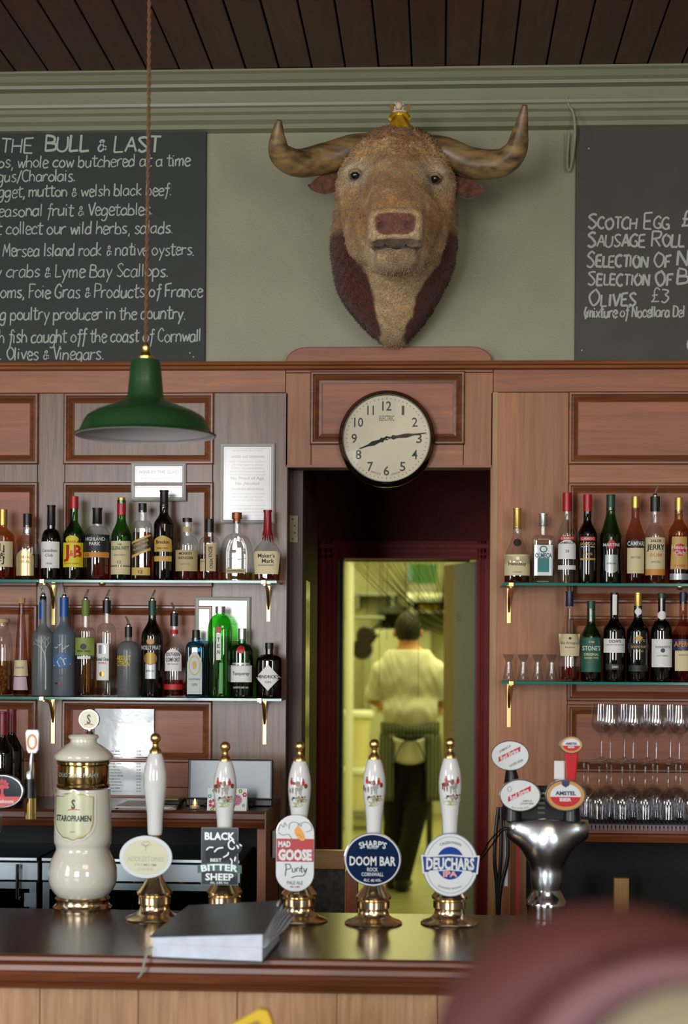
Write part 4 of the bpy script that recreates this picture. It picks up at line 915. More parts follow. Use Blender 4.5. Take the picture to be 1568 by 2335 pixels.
chalkboard(-520, 467, 303, 830, .015, 'black chalkboard with white handwriting at the left, behind the lamp cord', CB1, [
 ('THE', 2, 78, 348, 32, 3.4, .0), ('BULL & LAST', 102, 368, 346, 35, 5, -.002),
 ('los, whole cow butchered at a time', -10, 436, 383, 27, 3, .01),
 ('ngus/Charolais.', -20, 175, 416, 26, 3, .015), ('ogget, mutton & welsh black beef.', -18, 394, 450, 26, 3, .012),
 ('Seasonal fruit & Vegetables.', -18, 352, 494, 27, 3, .012), ('t collect our wild herbs, salads.', -6, 398, 535, 28, 3, .006),
 ('Mersea Island rock & native oysters.', 6, 446, 585, 28, 3, .008), ('y crabs & Lyme Bay Scallops.', -10, 388, 633, 29, 3, .006),
 ('ooms, Foie Gras & Products of France', -14, 464, 680, 29, 3.2, .006), ('ng poultry producer in the country.', -14, 426, 730, 28, 3.2, .006),
 ('sh fish caught off the coast of Cornwall', -14, 461, 782, 29, 3.2, .006), ('. Olives & Vinegars.', 0, 240, 820, 28, 3.2, .0)], pins=((433, 805), (441, 814)))
chalkboard(1313, 2080, 290, 826, .015, 'greyish black chalkboard with a snack price list at the right', CB2, [
 ('SCOTCH EGG', 1340, 1528, 522, 34, 5, .0, .75), ('£', 1553, 1576, 516, 32, 4.5, 0), ('SAUSAGE ROLL', 1339, 1562, 563, 34, 5, .006, .78),
 ('SELECTION OF', 1338, 1530, 609, 34, 5, .0, .75), ('NUTS', 1543, 1640, 607, 34, 5, 0, .8), ('SELECTION OF', 1340, 1534, 651, 33, 5, .004, .75), ('BREAD', 1544, 1660, 648, 33, 5, 0, .8),
 ('OLIVES', 1342, 1452, 697, 34, 5, .006, .8), ('£3', 1484, 1526, 689, 30, 3.5, .0), ('(mixture of Nocellara Del', 1332, 1562, 724, 24, 4, .006), ('Crisps', 1566, 1640, 800, 26, 4, 0)], pins=((1342, 339), (1326, 799)))
# ---- framed notices
def sign(px0, px1, py0, py1, lab, lines, fw=9, m=None):
    a, b = P(px0, py1, -.012), P(px1, py0, -.012); s = m_per_px(a); w_, h_ = b.x-a.x, b.z-a.z
    t = thing('framed_notice', lab, 'notice', (a.x, 0, a.z)); F = fw*s
    obj('frame', Mb().frame(0, w_, 0, h_, [(0, -.0005), (0, -.012), (F*.35, -.017), (F*.8, -.014), (F, -.009), (F, -.004)]), mat('silver_frame', (212, 214, 208), .4, .3), t)
    pp = bx('paper', PAPER, t, F*.8, w_-F*.8, -.007, -.002, F*.8, h_-F*.8)
    g = Mb(); g.frame(F+3*s, w_-F-3*s, F+3*s, h_-F-3*s, [(0, -.0072), (1.2*s, -.0072)]); 
    obj('border_line', g, mat('sage_ink', (150, 164, 154), .6), t)
    for (tx, py, hh, ww, mm) in lines:
        q = Mb(); z = P((px0+px1)/2, py, -.012).z-a.z; text(q, tx, w_/2, z, hh*s, ww*s if ww else None, .01, ywall(-.0075)); tag(obj('lettering', q, mm, pp))
    pane = glass('picture_glass', (252, 252, 252), .22, fb=1.66)
    bx('glass_pane', pane, t, F*.9, w_-F*.9, -.0100, -.0096, F*.9, h_-F*.9)
    return t
GI = mat('notice_ink', (84, 92, 90), .6); LI = mat('light_ink', (140, 148, 146), .6)
body = lambda y0, n, w: [(('the sale of intoxicating liquor to any person', 'under the age of eighteen is an offence and', 'all customers may be asked for proof of age')[i % 3], y0+7.5*i, 3, w-(i*13 % 17), LI) for i in range(n)]
sign(500, 627, 1010, 1194, 'tall silver framed age notice on the wall above the red wax bottle', [('LICENSING ACT 2003', 1027, 3.5, 70, LI), ('UNDER AGE DRINKING', 1041, 5, 76, GI)] + body(1052, 5, 84) +
     [('No Proof of Age', 1090, 7, 76, GI), ('No Alcohol', 1102, 7, 54, GI), ('DRUNKEN BEHAVIOUR', 1115, 5, 76, GI)] + body(1125, 3, 84) + body(1152, 4, 84))
sign(298, 424, 1054, 1142, 'small silver framed wine notice above the tall dark capped bottle', [('WINE BY THE GLASS', 1076, 7, 92, GI)] + body(1090, 3, 84) + [('125ml or 175ml', 1120, 4, 60, LI)])
sign(444, 571, 1361, 1470, 'silver framed measures notice partly hidden behind the bright green bottle', [('WEIGHTS AND MEASURES', 1384, 4.5, 88, GI), ('GIN RUM VODKA WHISKY', 1407, 4, 84, GI), ('25ml OR MULTIPLES', 1423, 4, 70, GI), ('THEREOF', 1440, 4, 40, GI)])
a, b = P(215, 1812, -.004), P(351, 1617, -.004); t = thing('laminated_sheet', 'laminated white wine list sheet hanging on the wall behind the ceramic font', 'sheet', (a.x, 0, a.z))
m = Mb(); w_, h_ = b.x-a.x, b.z-a.z; nz = 16; vs = []
for j in range(nz+1):
    for i in range(7): u, v = i/6, j/nz; vs.append((w_*u, -.003-.004*math.sin(v*5)*(1-v)-.003*math.sin(u*3), h_*v))
m.add(vs, [(j*7+i, j*7+i+1, (j+1)*7+i+1, (j+1)*7+i) for j in range(nz) for i in range(6)], True)
obj('sheet', m, mat('laminate', (214, 222, 224), .13, spec=.9, bump=.2, bscale=14), t)
q = Mb(); s = m_per_px(a)
for i in range(14): text(q, ('Pinot Noir 2008', 'Sauvignon', 'Rioja Crianza', 'Merlot del Veneto')[i % 4], .30*w_+(i % 3)*.002, (100-i*7)*s, 3*s, (34+i*5 % 14)*s, .0, ywall(-.0105)); text(q, '%d.50' % (14+i), .75*w_, (100-i*7)*s, 3*s, 10*s, .0, ywall(-.0105))
tag(obj('lettering', q, GI, t), kind='stuff')
# ---- clock
c = P(881, 999, -.055); s = m_per_px(c); t = thing('wall_clock', 'round black rimmed wall clock hung over the doorway', 'clock', (c.x, 0, c.z))
CB = mat('clock_case_black', (14, 12, 11), .12, coat=.6)
obj('case', Mb().lathe([(.160, -.008), (.1655, -.014), (.1675, -.026), (.166, -.040), (.160, -.050), (.155, -.058), (.1545, -.064), (.1515, -.066), (.149, -.060), (.147, -.050)][::-1], 72, ax='y', cap=False), CB, t)
dd = obj('dial', Mb().lathe([(0.001, -.0485), (.149, -.0485)], 72, ax='y', cap=False), mat('dial_cream', (216, 208, 182), .5, noise=.03, nscale=9), t)
q = Mb()
for i in range(12):
    a = math.pi*2*(i+1)/12; text(q, str(i+1), math.sin(a)*74*s, math.cos(a)*74*s, 21*s, (21 if i+1 >= 10 and i+1 != 11 else 15 if i+1 == 11 else 6 if i == 0 else 13)*s, .012, ywall(-.049))
NM = mat('numeral_ink', (40, 44, 38), .5); obj('numerals', q, NM, dd)
q = Mb()
for i in range(60):
    a = math.pi*2*i/60; L = 3.2 if i % 5 else 4.4; r1, r2 = (89)*s, (89+L)*s; ribbon(q, [(math.sin(a)*r1, math.cos(a)*r1), (math.sin(a)*r2, math.cos(a)*r2)], 1.1*s, ywall(-.049))
tag(obj('minute_marks', q, NM, dd), kind='stuff')
q = Mb(); text(q, 'ELECTRIC', 0, 46*s, 12*s, 34*s, 0, ywall(-.049)); text(q, 'NEWGATE', -24*s, -79*s, 5*s, 23*s, 0, ywall(-.049), rot=-.3); text(q, 'LONDON', 21*s, -80*s, 5*s, 21*s, 0, ywall(-.049), rot=.28); obj('lettering', q, NM, dd)
def hand(name, dx, dy, w_, y):
    L = math.hypot(dx, dy); a = math.atan2(dy, dx); pr = [(-.10, -w_*.35), (.12, -w_*.35), (.16, -w_), (.25, -w_*.5), (.5, -w_*.9), (.68, -w_*.35), (1, -w_*.16)]
    pr = [(u*L, v) for u, v in pr]; pr += [(u, -v) for u, v in pr[::-1]]
    obj(name, Mb().prism([((u*math.cos(a)-v*math.sin(a))*s, (u*math.sin(a)+v*math.cos(a))*s) for u, v in pr], y, y+.001), mat('hand_black', (24, 24, 24), .7), t)
hand('hour_hand', -62, -24, 6, -.053); hand('minute_hand', 90, 12, 5.5, -.055)
obj('centre_boss', Mb().lathe([(.001, -.058), (.006, -.057), (.007, -.0535)], 16, ax='y', cap=False), CB, t)
obj('clock_glass', Mb().lathe([(.001, -.0625), (.08, -.0615), (.1495, -.0590)], 48, ax='y', cap=False), glass('clock_glass', (252, 252, 250), .03, fb=1.16), t)
# ---- pendant lamp
c = P(331, 994, -1.55); s = m_per_px(c); t = thing('pendant_lamp', 'green enamel pendant lamp hanging over the bar on a brown twisted cord', 'lamp', (c.x, c.y, c.z))
pr = [(160, 0), (162, 3), (159, 5), (151, 8), (145, 20), (140, 32), (132, 44), (112, 56), (86, 66), (62, 75), (46, 83), (41, 92), (38, 125), (34.5, 165), (32, 172), (20, 175)]
obj('lamp_shade', Mb().lathe([(a*s, b*s) for a, b in pr], 64, cap=False), mat('green_enamel', (34, 70, 38), .34, coat=.1), t)
obj('shade_lining', Mb().lathe([((a-1.6)*s, (b-1)*s+.0004) for a, b in pr[:12]]+[(10*s, 84*s)], 64, cap=False), mat('white_enamel', (196, 192, 192), .25), t)
obj('lamp_holder', Mb().lathe([(20*s, 174*s), (20*s, 180*s), (12*s, 186*s), (9*s, 196*s), (10*s, 200*s), (9*s, 208*s), (5*s, 212*s)], 20), BRASS, t)
obj('bulb', Mb().lathe([(0.001, 20*s), (.02, 24*s), (.028, 34*s), (.024, 50*s), (.012, 66*s), (.012, 84*s)], 20), mat('bulb_glass', (220, 220, 214), .1), t)
top = ZC-c.z; cm = [Mb(), Mb()]
for k_ in (0, 1):
    pts = [(.0028*math.cos(z*150+k_*math.pi)+.004*math.sin(z*2), .0028*math.sin(z*150+k_*math.pi), 208*s+z) for z in np.linspace(0, top-208*s-.02, 260)]
    cm[k_].tube(pts, .0028, 6); obj('cord_strand', cm[k_], mat('brown_cord', (112, 78, 52), .7), t)
obj('ceiling_rose', Mb().lathe([(.05, top), (.048, top-.012), (.02, top-.028), (.004, top-.03)], 24), BRASS, t)
# ---- loose wall cable
p0, p1 = P(1297, 243, -.03), P(1303, 382, 0); t = thing('wall_cable', 'grey painted cable looping out of the cornice above the right chalkboard', 'cable', (p0.x, p0.y, p0.z))
q = [(-.01, -.005, .03), (0, -.005, 0), (.012, -.01, -.02), (.019, -.01, -.06), (.020, .0, -.11), (.015, .025, -.16), (.010, .03, -.195), (.004, .03, -.21), (-.002, .03, -.20), (-.002, .03, -.15), (.002, .02, -.08)]
obj('cable_run', Mb().tube([tuple(v) for v in smooth(q, 5)], .0045, 8), GRN, t)

# ================================================================ the stuffed bull
def B(px, py, Y): return np.array(P(px, py, Y))
u = 1/660.0
bc = P(905, 560, 0)
BP = dict(poll=B(905, 378, -.36), nose=B(902, 522, -.70), chin=B(903, 592, -.62), brow=B(898, 400, -.42), eyeL=B(811, 406, -.43), eyeR=B(991, 414, -.43))
hR = [B(955, 342, -.33), B(1010, 347, -.33), B(1075, 372, -.34), B(1140, 372, -.38), B(1174, 345, -.42), B(1186, 300, -.46), B(1196, 240, -.50)]
hL = [B(855, 340, -.33), B(805, 342, -.33), B(745, 360, -.34), B(680, 372, -.38), B(640, 352, -.43), B(633, 315, -.47), B(636, 274, -.50)]
SIL = [(B(a_, b_, -.04)[0], B(a_, b_, -.04)[2]) for a_, b_ in ((762, 470), (752, 560), (752, 640), (770, 682), (868, 794), (938, 794), (968, 742), (1004, 704), (1036, 650), (1044, 590), (1042, 470))]
def bull(X, Y, Z):
    D = lambda *a: rcone(X, Y, Z, *a)
    d = smin(ell(X, Y, Z, BP['poll'], (.148, .11, .072)), ell(X, Y, Z, B(908, 354, -.34), (.125, .085, .028)), .04)
    d = smin(d, D(B(902, 390, -.36), B(902, 492, -.60), .135, .088), .05)
    q_ = BP['nose']; bxd = np.sqrt(np.maximum(np.abs(X-q_[0])-.052, 0)**2+np.maximum(np.abs(Y-q_[1])-.035, 0)**2+np.maximum(np.abs(Z-q_[2])-.024, 0)**2)-.032; d = smin(d, bxd, .03)
    d = smin(d, ell(X, Y, Z, B(902, 545, -.655), (.086, .07, .042)), .025)
    d = smin(d, ell(X, Y, Z, BP['chin']+np.array([0, .02, .005]), (.066, .07, .042)), .03)
    for sx in (-1, 1):
        d = smin(d, D(B(902+sx*78, 430, -.34), B(902+sx*62, 545, -.40), .085, .075), .06)      # cheek
        d = smin(d, ell(X, Y, Z, B(902+sx*92, 395, -.42), (.045, .05, .035)), .03)              # brow
        d = smin(d, D(B(902+sx*60, 500, -.50), B(902+sx*30, 590, -.52), .06, .05), .05)         # jaw
    nk = D(B(905, 430, -.18), B(902, 560, -.14), .20, .205)
    nk = smin(nk, D(B(899, 560, -.14), B(895, 655, -.09), .210, .188), .06)
    nk = smin(nk, D(B(896, 655, -.09), B(905, 768, -.06), .176, .026), .05)
    nk = smin(nk, D(B(903, 560, -.36), B(905, 770, -.07), .08, .028), .08)
    for i_ in range(len(SIL)-1):
        (x0_, z0_), (x1_, z1_) = SIL[i_], SIL[i_+1]; L_ = math.hypot(x1_-x0_, z1_-z0_); nx_, nz_ = -(z1_-z0_)/L_, (x1_-x0_)/L_
        nk = -smin(-nk, -((X-x0_)*nx_*-1+(Z-z0_)*nz_*-1), .02)
    d = smin(d, nk, .06)
    # eyes sockets, nostrils, mouth
    for e in (BP['eyeL'], BP['eyeR']):
        d = -smin(-d, ell(X, Y, Z, e+np.array([0, -.075, 0]), (.026, .03, .016)), .012)
    for sx in (-1, 1):
        d = -smin(-d, ell(X, Y, Z, B(902+sx*30, 512, -.775), (.016, .035, .013)), .008)
    d = -smin(-d, ell(X, Y, Z, B(902, 556, -.715), (.068, .075, .007)), .008)
    # wrinkles and curls
    rz = Z-bc.z; rx = X-bc.x
    wr = .0022*np.sin(rz*150+6*np.sin(rx*18)+rx*rx*260)*np.clip((-.02-rz)/.12, 0, 1)
    wr += .003*np.sin(rx*110+8*np.sin(rz*25))*np.clip((.16-np.abs(rz-.06))/.1, 0, 1)*np.clip(np.abs(rx)*16-.9, 0, 1)
    cu = .008*np.sin(rx*120+5*np.sin(Y*60+rz*50))*np.sin(rz*140+4*np.sin(rx*70))*np.clip((rz-.13)/.08, 0, 1)
    d = d+wr*.8+cu
    return np.maximum(d, Y-.025)
def n3(v, f, sd=0):
    a = v*f+sd; return (np.sin(a[:, 0]+1.7*np.sin(a[:, 2]*1.3))+np.sin(a[:, 1]*1.2+1.9*np.sin(a[:, 0]*.9))+np.sin(a[:, 2]*1.1+1.4*np.sin(a[:, 1]*1.7)))/3
L3 = lambda c: np.array(lin(c)[:3])
def mixc(a, b, t): t = np.clip(t, 0, 1)[:, None]; return a*(1-t)+b*t
def bullcol(v):
    x = v[:, 0]-bc.x; y = v[:, 1]; z = v[:, 2]-bc.z
    nz_ = n3(v, 26)*.5+n3(v, 61, 3)*.5
    c = np.tile(L3((196, 158, 104)), (len(v), 1)); c = mixc(c, L3((158, 108, 60)), .5+1.2*nz_)
    c = mixc(c, L3((138, 94, 58)), (z-.20)/.10+.4*nz_)                                            # curly poll
    c = mixc(c, L3((206, 182, 140)), np.clip((-z-.08)/.1, 0, .6)+.2*nz_)                          # throat
    for e in (BP['eyeL'], BP['eyeR']):
        d = np.sqrt(((v[:, 0]-e[0])/.060)**2+((v[:, 2]-e[2]-.005)/.055)**2); c = mixc(c, L3((204, 188, 156)), np.where(y < -.3, (1.2-d)*.9, 0)); d2 = np.sqrt(((v[:, 0]-e[0])/.026)**2+((v[:, 2]-e[2])/.02)**2); c = mixc(c, L3((110, 84, 62)), np.where(y < -.3, (1.2-d2)*2, 0))
    pyy = 560-z*640; bl = (905-np.interp(pyy, [500, 540, 570, 600, 640, 700, 760, 790], [765, 775, 806, 826, 842, 857, 870, 880]))/672; br_ = (np.interp(pyy, [500, 540, 600, 640, 700, 760, 790], [1042, 1032, 1010, 998, 956, 928, 922])-905)/672; side = np.clip((np.where(x < 0, -x-bl, x-br_)+.010*nz_)/.008, 0, 1)*np.clip((.0-z)/.03, 0, 1)*np.clip((y+.34)/.04, 0, 1)
    side2 = 0*np.clip((y+.13+.02*nz_)/.015, 0, 1)*np.clip((.06-z)/.05, 0, 1)*np.clip((np.abs(x)-.055+.05*np.clip(-z-.2, 0, 1))/.015, 0, 1)
    c = mixc(c, L3((86, 36, 22)), np.maximum(side, side2))
    m = (np.abs((v[:, 0]-BP['nose'][0])/(.066+.12*(v[:, 2]-BP['nose'][2])))**3.5+np.abs((v[:, 2]-BP['nose'][2]+.000)/.036)**3.5)**(1/3.5)
    c = mixc(c, L3((206, 180, 142)), np.where(y < -.6, (1.35-m)*1.6*np.clip((v[:, 2]-BP['nose'][2]+.06)/.06, .2, .8), 0)); c = mixc(c, L3((118, 76, 62)), np.where(y < -.66, (1.0-m)*9, 0))
    mo = np.sqrt(((v[:, 0]-BP['nose'][0])/.085)**2+((v[:, 2]-B(902, 556, -.73)[2])/.009)**2); c = mixc(c, L3((50, 30, 24)), np.where(y < -.6, (1-mo)*4, 0))
    ch = np.sqrt(((v[:, 0]-BP['chin'][0])/.06)**2+((v[:, 2]-BP['chin'][2]+.01)/.045)**2); c = mixc(c, L3((140, 110, 84)), np.where(y < -.5, (1-ch)*.9, 0))
    return c
FUR = attr_mat('bull_hide', .85, 1.0, 95, .2, .2, .42)
t = thing('bull_head', 'mounted stuffed bull head with wide horns on the green wall above the clock', 'bull head', (bc.x, 0, WZ(792, 905, 0)))
org = tuple(t.location)
hd_ = sdf_obj('head', bull, (bc.x-.26, -.80, bc.z-.37), (bc.x+.26, .03, bc.z+.40), .0058, FUR, t, bullcol, org)
O3 = np.array(org)
for pts, nm in ((hL, 'L'), (hR, 'R')):
    q = [np.array(v) for v in smooth([tuple(p-O3) for p in pts], 7)]; n = len(q); rr = [float(np.interp(i/n, [0, .35, .6, .78, .9, 1], [.050, .050, .041, .029, .016, .006])) for i in range(n)]
    m = Mb(); m.tube(q, rr, 20); o = obj('horn', m, None, hd_)
    hm = MATS.get('horn_keratin')
    if not hm:
        hm, nt, b_ = _new('horn_keratin'); tc = nt.nodes.new('ShaderNodeTexCoord'); mp = nt.nodes.new('ShaderNodeMapping'); mp.inputs['Scale'].default_value = (12, 30, 38)
        nn = nt.nodes.new('ShaderNodeTexNoise'); nn.inputs['Scale'].default_value = 1; nn.inputs['Detail'].default_value = 7; rp = nt.nodes.new('ShaderNodeValToRGB'); e = rp.color_ramp.elements
        e[0].position = .30; e[0].color = lin((70, 52, 36)); e[1].position = .68; e[1].color = lin((158, 128, 82))
        nt.links.new(tc.outputs['Object'], mp.inputs[0]); nt.links.new(mp.outputs[0], nn.inputs[0]); nt.links.new(nn.outputs[0], rp.inputs[0]); nt.links.new(rp.outputs[0], b_.inputs[0]); b_.inputs['Roughness'].default_value = .4
        MATS['horn_keratin'] = hm
    o.data.materials.append(hm)
HD = mat('ear_hide', (92, 56, 36), .9, sheen=.4, noise=.3, nscale=60, bump=.6)
for (bx_, by_, tx_, ty_) in ((785, 400, 701, 424), (1028, 412, 1103, 432)):
    a = B(bx_, by_, -.30)-O3; b2 = B(tx_, ty_, -.36)-O3; m = Mb(); n = 12; seg = 14; vs = []
    for i in range(n+1):
        t_ = i/n; c_ = a+(b2-a)*t_; wv = (.030*math.sin(math.pi*min(1, .25+t_*.75))**.7*1.25)*(1 if t_ < 1 else .2)
        for k_ in range(seg): an = 2*math.pi*k_/seg; vs.append((c_[0], c_[1]+math.cos(an)*.010+(.012 if math.cos(an) < 0 else 0)*math.sin(math.pi*t_), c_[2]+math.sin(an)*wv-.008*math.sin(math.pi*t_)))
    m.add(vs, [(i*seg+k_, i*seg+(k_+1) % seg, (i+1)*seg+(k_+1) % seg, (i+1)*seg+k_) for i in range(n) for k_ in range(seg)]+[tuple((n)*seg+k_ for k_ in range(seg))], True)
    obj('ear', m, HD, hd_)
for e in (BP['eyeL'], BP['eyeR']):
    q = e-O3+np.array([0, -.042, 0]); sx = 1 if e[0] > bc.x else -1
    obj('eye', Mb().sphere((q[0], q[1]+.006, q[2]), .0155, 20, 12), mat('glass_eye', (14, 18, 22), .05, coat=1), hd_)
    ld = Mb(); ld.tube([(q[0]-.019, q[1]+.0, q[2]+.001), (q[0]-.008, q[1]-.009, q[2]+.010), (q[0]+.008, q[1]-.009, q[2]+.010), (q[0]+.019, q[1], q[2]+.0)], [.003, .006, .006, .003], 8); obj('eyelid', ld, mat('lid', (150, 124, 92), .8), hd_)
# curly tufts on the poll and a short coat
tf = Mb(); rn = random.Random(3)
me = hd_.data; vv = np.array([v.co for v in me.vertices])+O3; nn_ = np.array([v.normal for v in me.vertices]); cc = bullcol(vv)
sel = [i for i in range(len(vv)) if vv[i, 1] < -.02 and not (vv[i, 1] < -.56 and abs(vv[i, 0]-BP['nose'][0]) < .10 and abs(vv[i, 2]-BP['nose'][2]+.02) < .08)]
top_ = [i for i in sel if vv[i, 2]-bc.z > .17]
cols = []
def hair(i, L, w_, droop):
    p = vv[i]-O3; n_ = nn_[i]; d = np.array([rn.uniform(-1, 1), rn.uniform(-1, 1), rn.uniform(-1, .3)])*droop+n_; d /= np.linalg.norm(d)
    sd = np.cross(d, n_+.01); sd /= (np.linalg.norm(sd)+1e-9); p2 = p+d*L*.55+sd*L*.2; p3 = p+d*L*.8+np.array([0, 0, -.3*L])+sd*L*rn.uniform(.2, .6)
    tf.add([p-sd*w_, p+sd*w_, p2+sd*w_*.7, p2-sd*w_*.7, p3], [(0, 1, 2, 3), (3, 2, 4)]); cols.append(cc[i]*rn.uniform(.7, 1.25))
for i in rn.sample(top_, min(len(top_), 5200)): hair(i, rn.uniform(.010, .018), .0013, 1.2)
for i in rn.sample(sel, min(len(sel), 16000)): hair(i, rn.uniform(.005, .010), .0007, .9)
ht = obj('coat_hair', tf, attr_mat('hair_strand', .8, 0, 50, .2, .2, .1), hd_); tag(ht, kind='stuff')
ca = ht.data.color_attributes.new('Col', 'FLOAT_COLOR', 'POINT'); ca.data.foreach_set('color', np.concatenate([np.repeat(np.array(cols), 5, 0), np.ones((len(cols)*5, 1))], 1).astype(np.float32).ravel())
# ---- gilt angel on the poll
c = P(911, 299, -.38); s = m_per_px(c); t = thing('angel_ornament', 'small gold skirted angel ornament sitting on top of the bull head', 'ornament', (c.x, c.y, c.z-.004))
GF = mat('gold_lame', (214, 168, 36), .35, .5, bump=.8, bscale=60)
m = Mb(); n = 48; prf = [(28, 0), (30, 3), (26, 12), (20, 22), (13, 32), (9, 38), (11, 44), (8, 50)]; vs = []
for r, z in prf:
    for k_ in range(n): a = 2*math.pi*k_/n; rr = r*(1+.10*math.sin(a*7+z*.1)*(1 if z < 34 else 0)); vs.append((rr*s*math.cos(a), rr*s*.8*math.sin(a), z*s))
m.add(vs, [(i*n+k_, i*n+(k_+1) % n, (i+1)*n+(k_+1) % n, (i+1)*n+k_) for i in range(len(prf)-1) for k_ in range(n)]+[tuple(range(n-1, -1, -1)), tuple((len(prf)-1)*n+k_ for k_ in range(n))], True); obj('dress', m, GF, t)
for sx in (-1, 1):
    obj('arm', Mb().tube([(sx*9*s, -.004, 44*s), (sx*18*s, -.012, 34*s), (sx*22*s, -.03, 24*s)], [.007, .008, .006], 10), GF, t)
    w2 = Mb(); w2.prism([(sx*4*s, 46*s), (sx*20*s, 70*s), (sx*24*s, 62*s), (sx*20*s, 50*s), (sx*8*s, 40*s)][::sx], .012, .016); obj('wing', w2, mat('wing_bronze', (140, 104, 50), .4, .6), t)
obj('head', Mb().sphere((-2*s, -.004, 60*s), (8.5*s, 8.5*s, 9.5*s), 16, 10), mat('doll_skin', (214, 186, 156), .5), t)
hr = Mb()
for i in range(26): a = rn.uniform(0, 6.28); hr.sphere((-2*s+math.cos(a)*9*s, abs(math.sin(a))*6*s, (60+rn.uniform(-12, 9))*s), 3.4*s, 7, 5)
tag(obj('hair', hr, mat('doll_hair', (206, 196, 178), .7), t), kind='stuff')
fr_ = Mb()
for i in range(14): a = i/14*6.28; fr_.sphere((math.cos(a)*13*s, math.sin(a)*10*s-.002, 46*s), (4*s, 4*s, 3*s), 7, 5)
tag(obj('lace_collar', fr_, mat('lace', (206, 200, 184), .7), t), kind='stuff')

# ================================================================ counters
ZT = .965
ct = thing('bar_counter', 'long dark polished wooden bar counter with pine boarded front in the foreground', 'counter', (0, -1.5, 0))
def crun(name, prof, m, x0, x1, par, bev=0):
    mb = Mb(); n = len(prof); mb.add([(x0, y, z) for y, z in prof]+[(x1, y, z) for y, z in prof], [(i, (i+1) % n, (i+1) % n+n, i+n) for i in range(n)]+[tuple(range(n))[::-1], tuple(range(n, 2*n))]); return obj(name, mb, m, par, bev)
oy = 1.5
crun('counter_top', [(-1.17+oy, ZT), (-1.885+oy, ZT), (-1.885+oy, ZT-.012), (-1.17+oy, ZT-.035)], WCT, -2.4, 2.4, ct)
crun('front_moulding', [(y+oy, z) for y, z in [(-1.885, ZT-.001), (-1.897, ZT-.005), (-1.899, ZT-.014), (-1.890, ZT-.018), (-1.903, ZT-.024), (-1.905, ZT-.036), (-1.895, ZT-.041), (-1.900, ZT-.048), (-1.896, ZT-.062), (-1.875, ZT-.070), (-1.868, ZT-.082), (-1.850, ZT-.090), (-1.84, ZT-.090), (-1.84, ZT-.001)]], WCE, -2.4, 2.4, ct)
pk = None; x = -2.4
while x < 2.35:
    if pk is None: pk = bx('plank', WPI, ct, 0, .2385, -1.842+oy, -1.82+oy, .10, ZT-.088, .0015); pk.location.x = x
    else: o = pk.copy(); COL.objects.link(o); o.location.x = x
    x += .24
bx('plinth', WCE, ct, -2.4, 2.4, -1.85+oy, -1.80+oy, 0, .10); bx('back_panel', MBK, ct, -2.4, 2.4, -1.25+oy, -1.22+oy, .16, ZT-.04)
# ---- back counters
def backcounter(x0, x1, z, lab, left):
    t = thing('back_counter', lab, 'counter', (x0, 0, .16)); L = x1-x0; h = z-.16
    bx('worktop', WCT, t, 0, L, -.49, -.001, h-.03, h, .003)
    crun('edge_moulding', [(-.50, h+.001), (-.515, h-.006), (-.515, h-.022), (-.505, h-.028), (-.508, h-.034), (-.500, h-.052), (-.48, h-.056), (-.48, h+.001)], WCE, 0, L, t)
    xs_ = (L-.03) if left else 0
    bx('side_panel', WV, t, xs_, xs_+.03, -.46, -.001, 0, h-.03, .002)
    bx('back_board', MBK, t, 0, L, -.03, -.002, 0, h-.03)
    bx('far_leg', WV, t, 0 if left else L-.03, .03 if left else L, -.46, -.001, 0, h-.03)
    return t
xl1 = WX(604, 1880, -.5); tb1 = backcounter(-2.4, xl1, 1.18, 'dark wooden back counter on the left carrying the flat screen', True)
bx('end_edge', WCE, tb1, xl1+2.4, xl1+2.405, -.515, -.001, .964, 1.021) 
xr0 = WX(1180, 1880, -.5); tb2 = backcounter(xr0, 2.4, 1.15, 'dark wooden back counter on the right carrying the wine glasses', False)
# socket on the end panel
p = P(612, 1920, -.25); t = thing('wall_socket', 'white electric socket on the end panel of the left back counter', 'socket', (xl1, -.26, p.z))
obj('socket_plate', Mb().box(.006, .016, -.06, .06, -.045, .045), WHT, t, .002); obj('plug', Mb().box(.017, .05, .0, .045, -.02, .025), BLK, t, .004)
# coolers
GT = glass('cooler_glass', (120, 150, 150), .05, fb=1.5)
def cooler(px0, px1, lab, nb):
    a, b = WX(px0, 1980, -.43), WX(px1, 1980, -.43); t = thing('bottle_cooler', lab, 'cooler', (a, 0, .16)); L = b-a; zt = 1.02-.16
    bx('top_panel', STL, t, 0, L, -.45, -.06, zt-.012, zt, .002); bx('control_panel', mat('cooler_panel', (186, 202, 212), .3, .25), t, 0, L, -.44, -.42, zt-.075, zt-.018, .002)
    bx('cabinet', MBK, t, 0, L, -.08, -.06, 0, zt-.012); bx('side', MBK, t, 0, .012, -.42, -.08, 0, zt-.012); bx('side', MBK, t, L-.012, L, -.42, -.08, 0, zt-.012)
    bx('cooler_shelf', STL, t, .012, L-.012, -.41, -.08, zt-.31, zt-.30)
    m = Mb(); m.frame(.004, L-.004, .02, zt-.08, [(0, -.42), (0, -.445), (.022, -.445), (.022, -.42)]); obj('door_frame', m, mat('door_alu', (120, 134, 140), .3, .7), t)
    bx('door_pane', GT, t, .03, L-.03, -.436, -.432, .04, zt-.10)
    obj('handle', Mb().tube([(L-.06, -.45, zt-.14), (L-.06, -.47, zt-.13), (L-.06, -.47, zt-.02), (L-.06, -.45, zt-.03)], .006), CHR, t)
    return t, a, b
c1 = cooler(-260, 88, 'dark bottle cooler at the left edge under the back counter', 3); c2 = cooler(97, 548, 'steel topped bottle cooler behind the white pump handle', 6)
obj('warning_label', Mb().box(.46, .50, -.447, -.4455, .70, .745), mat('grey_sticker', (130, 150, 160), .5), c1[0])
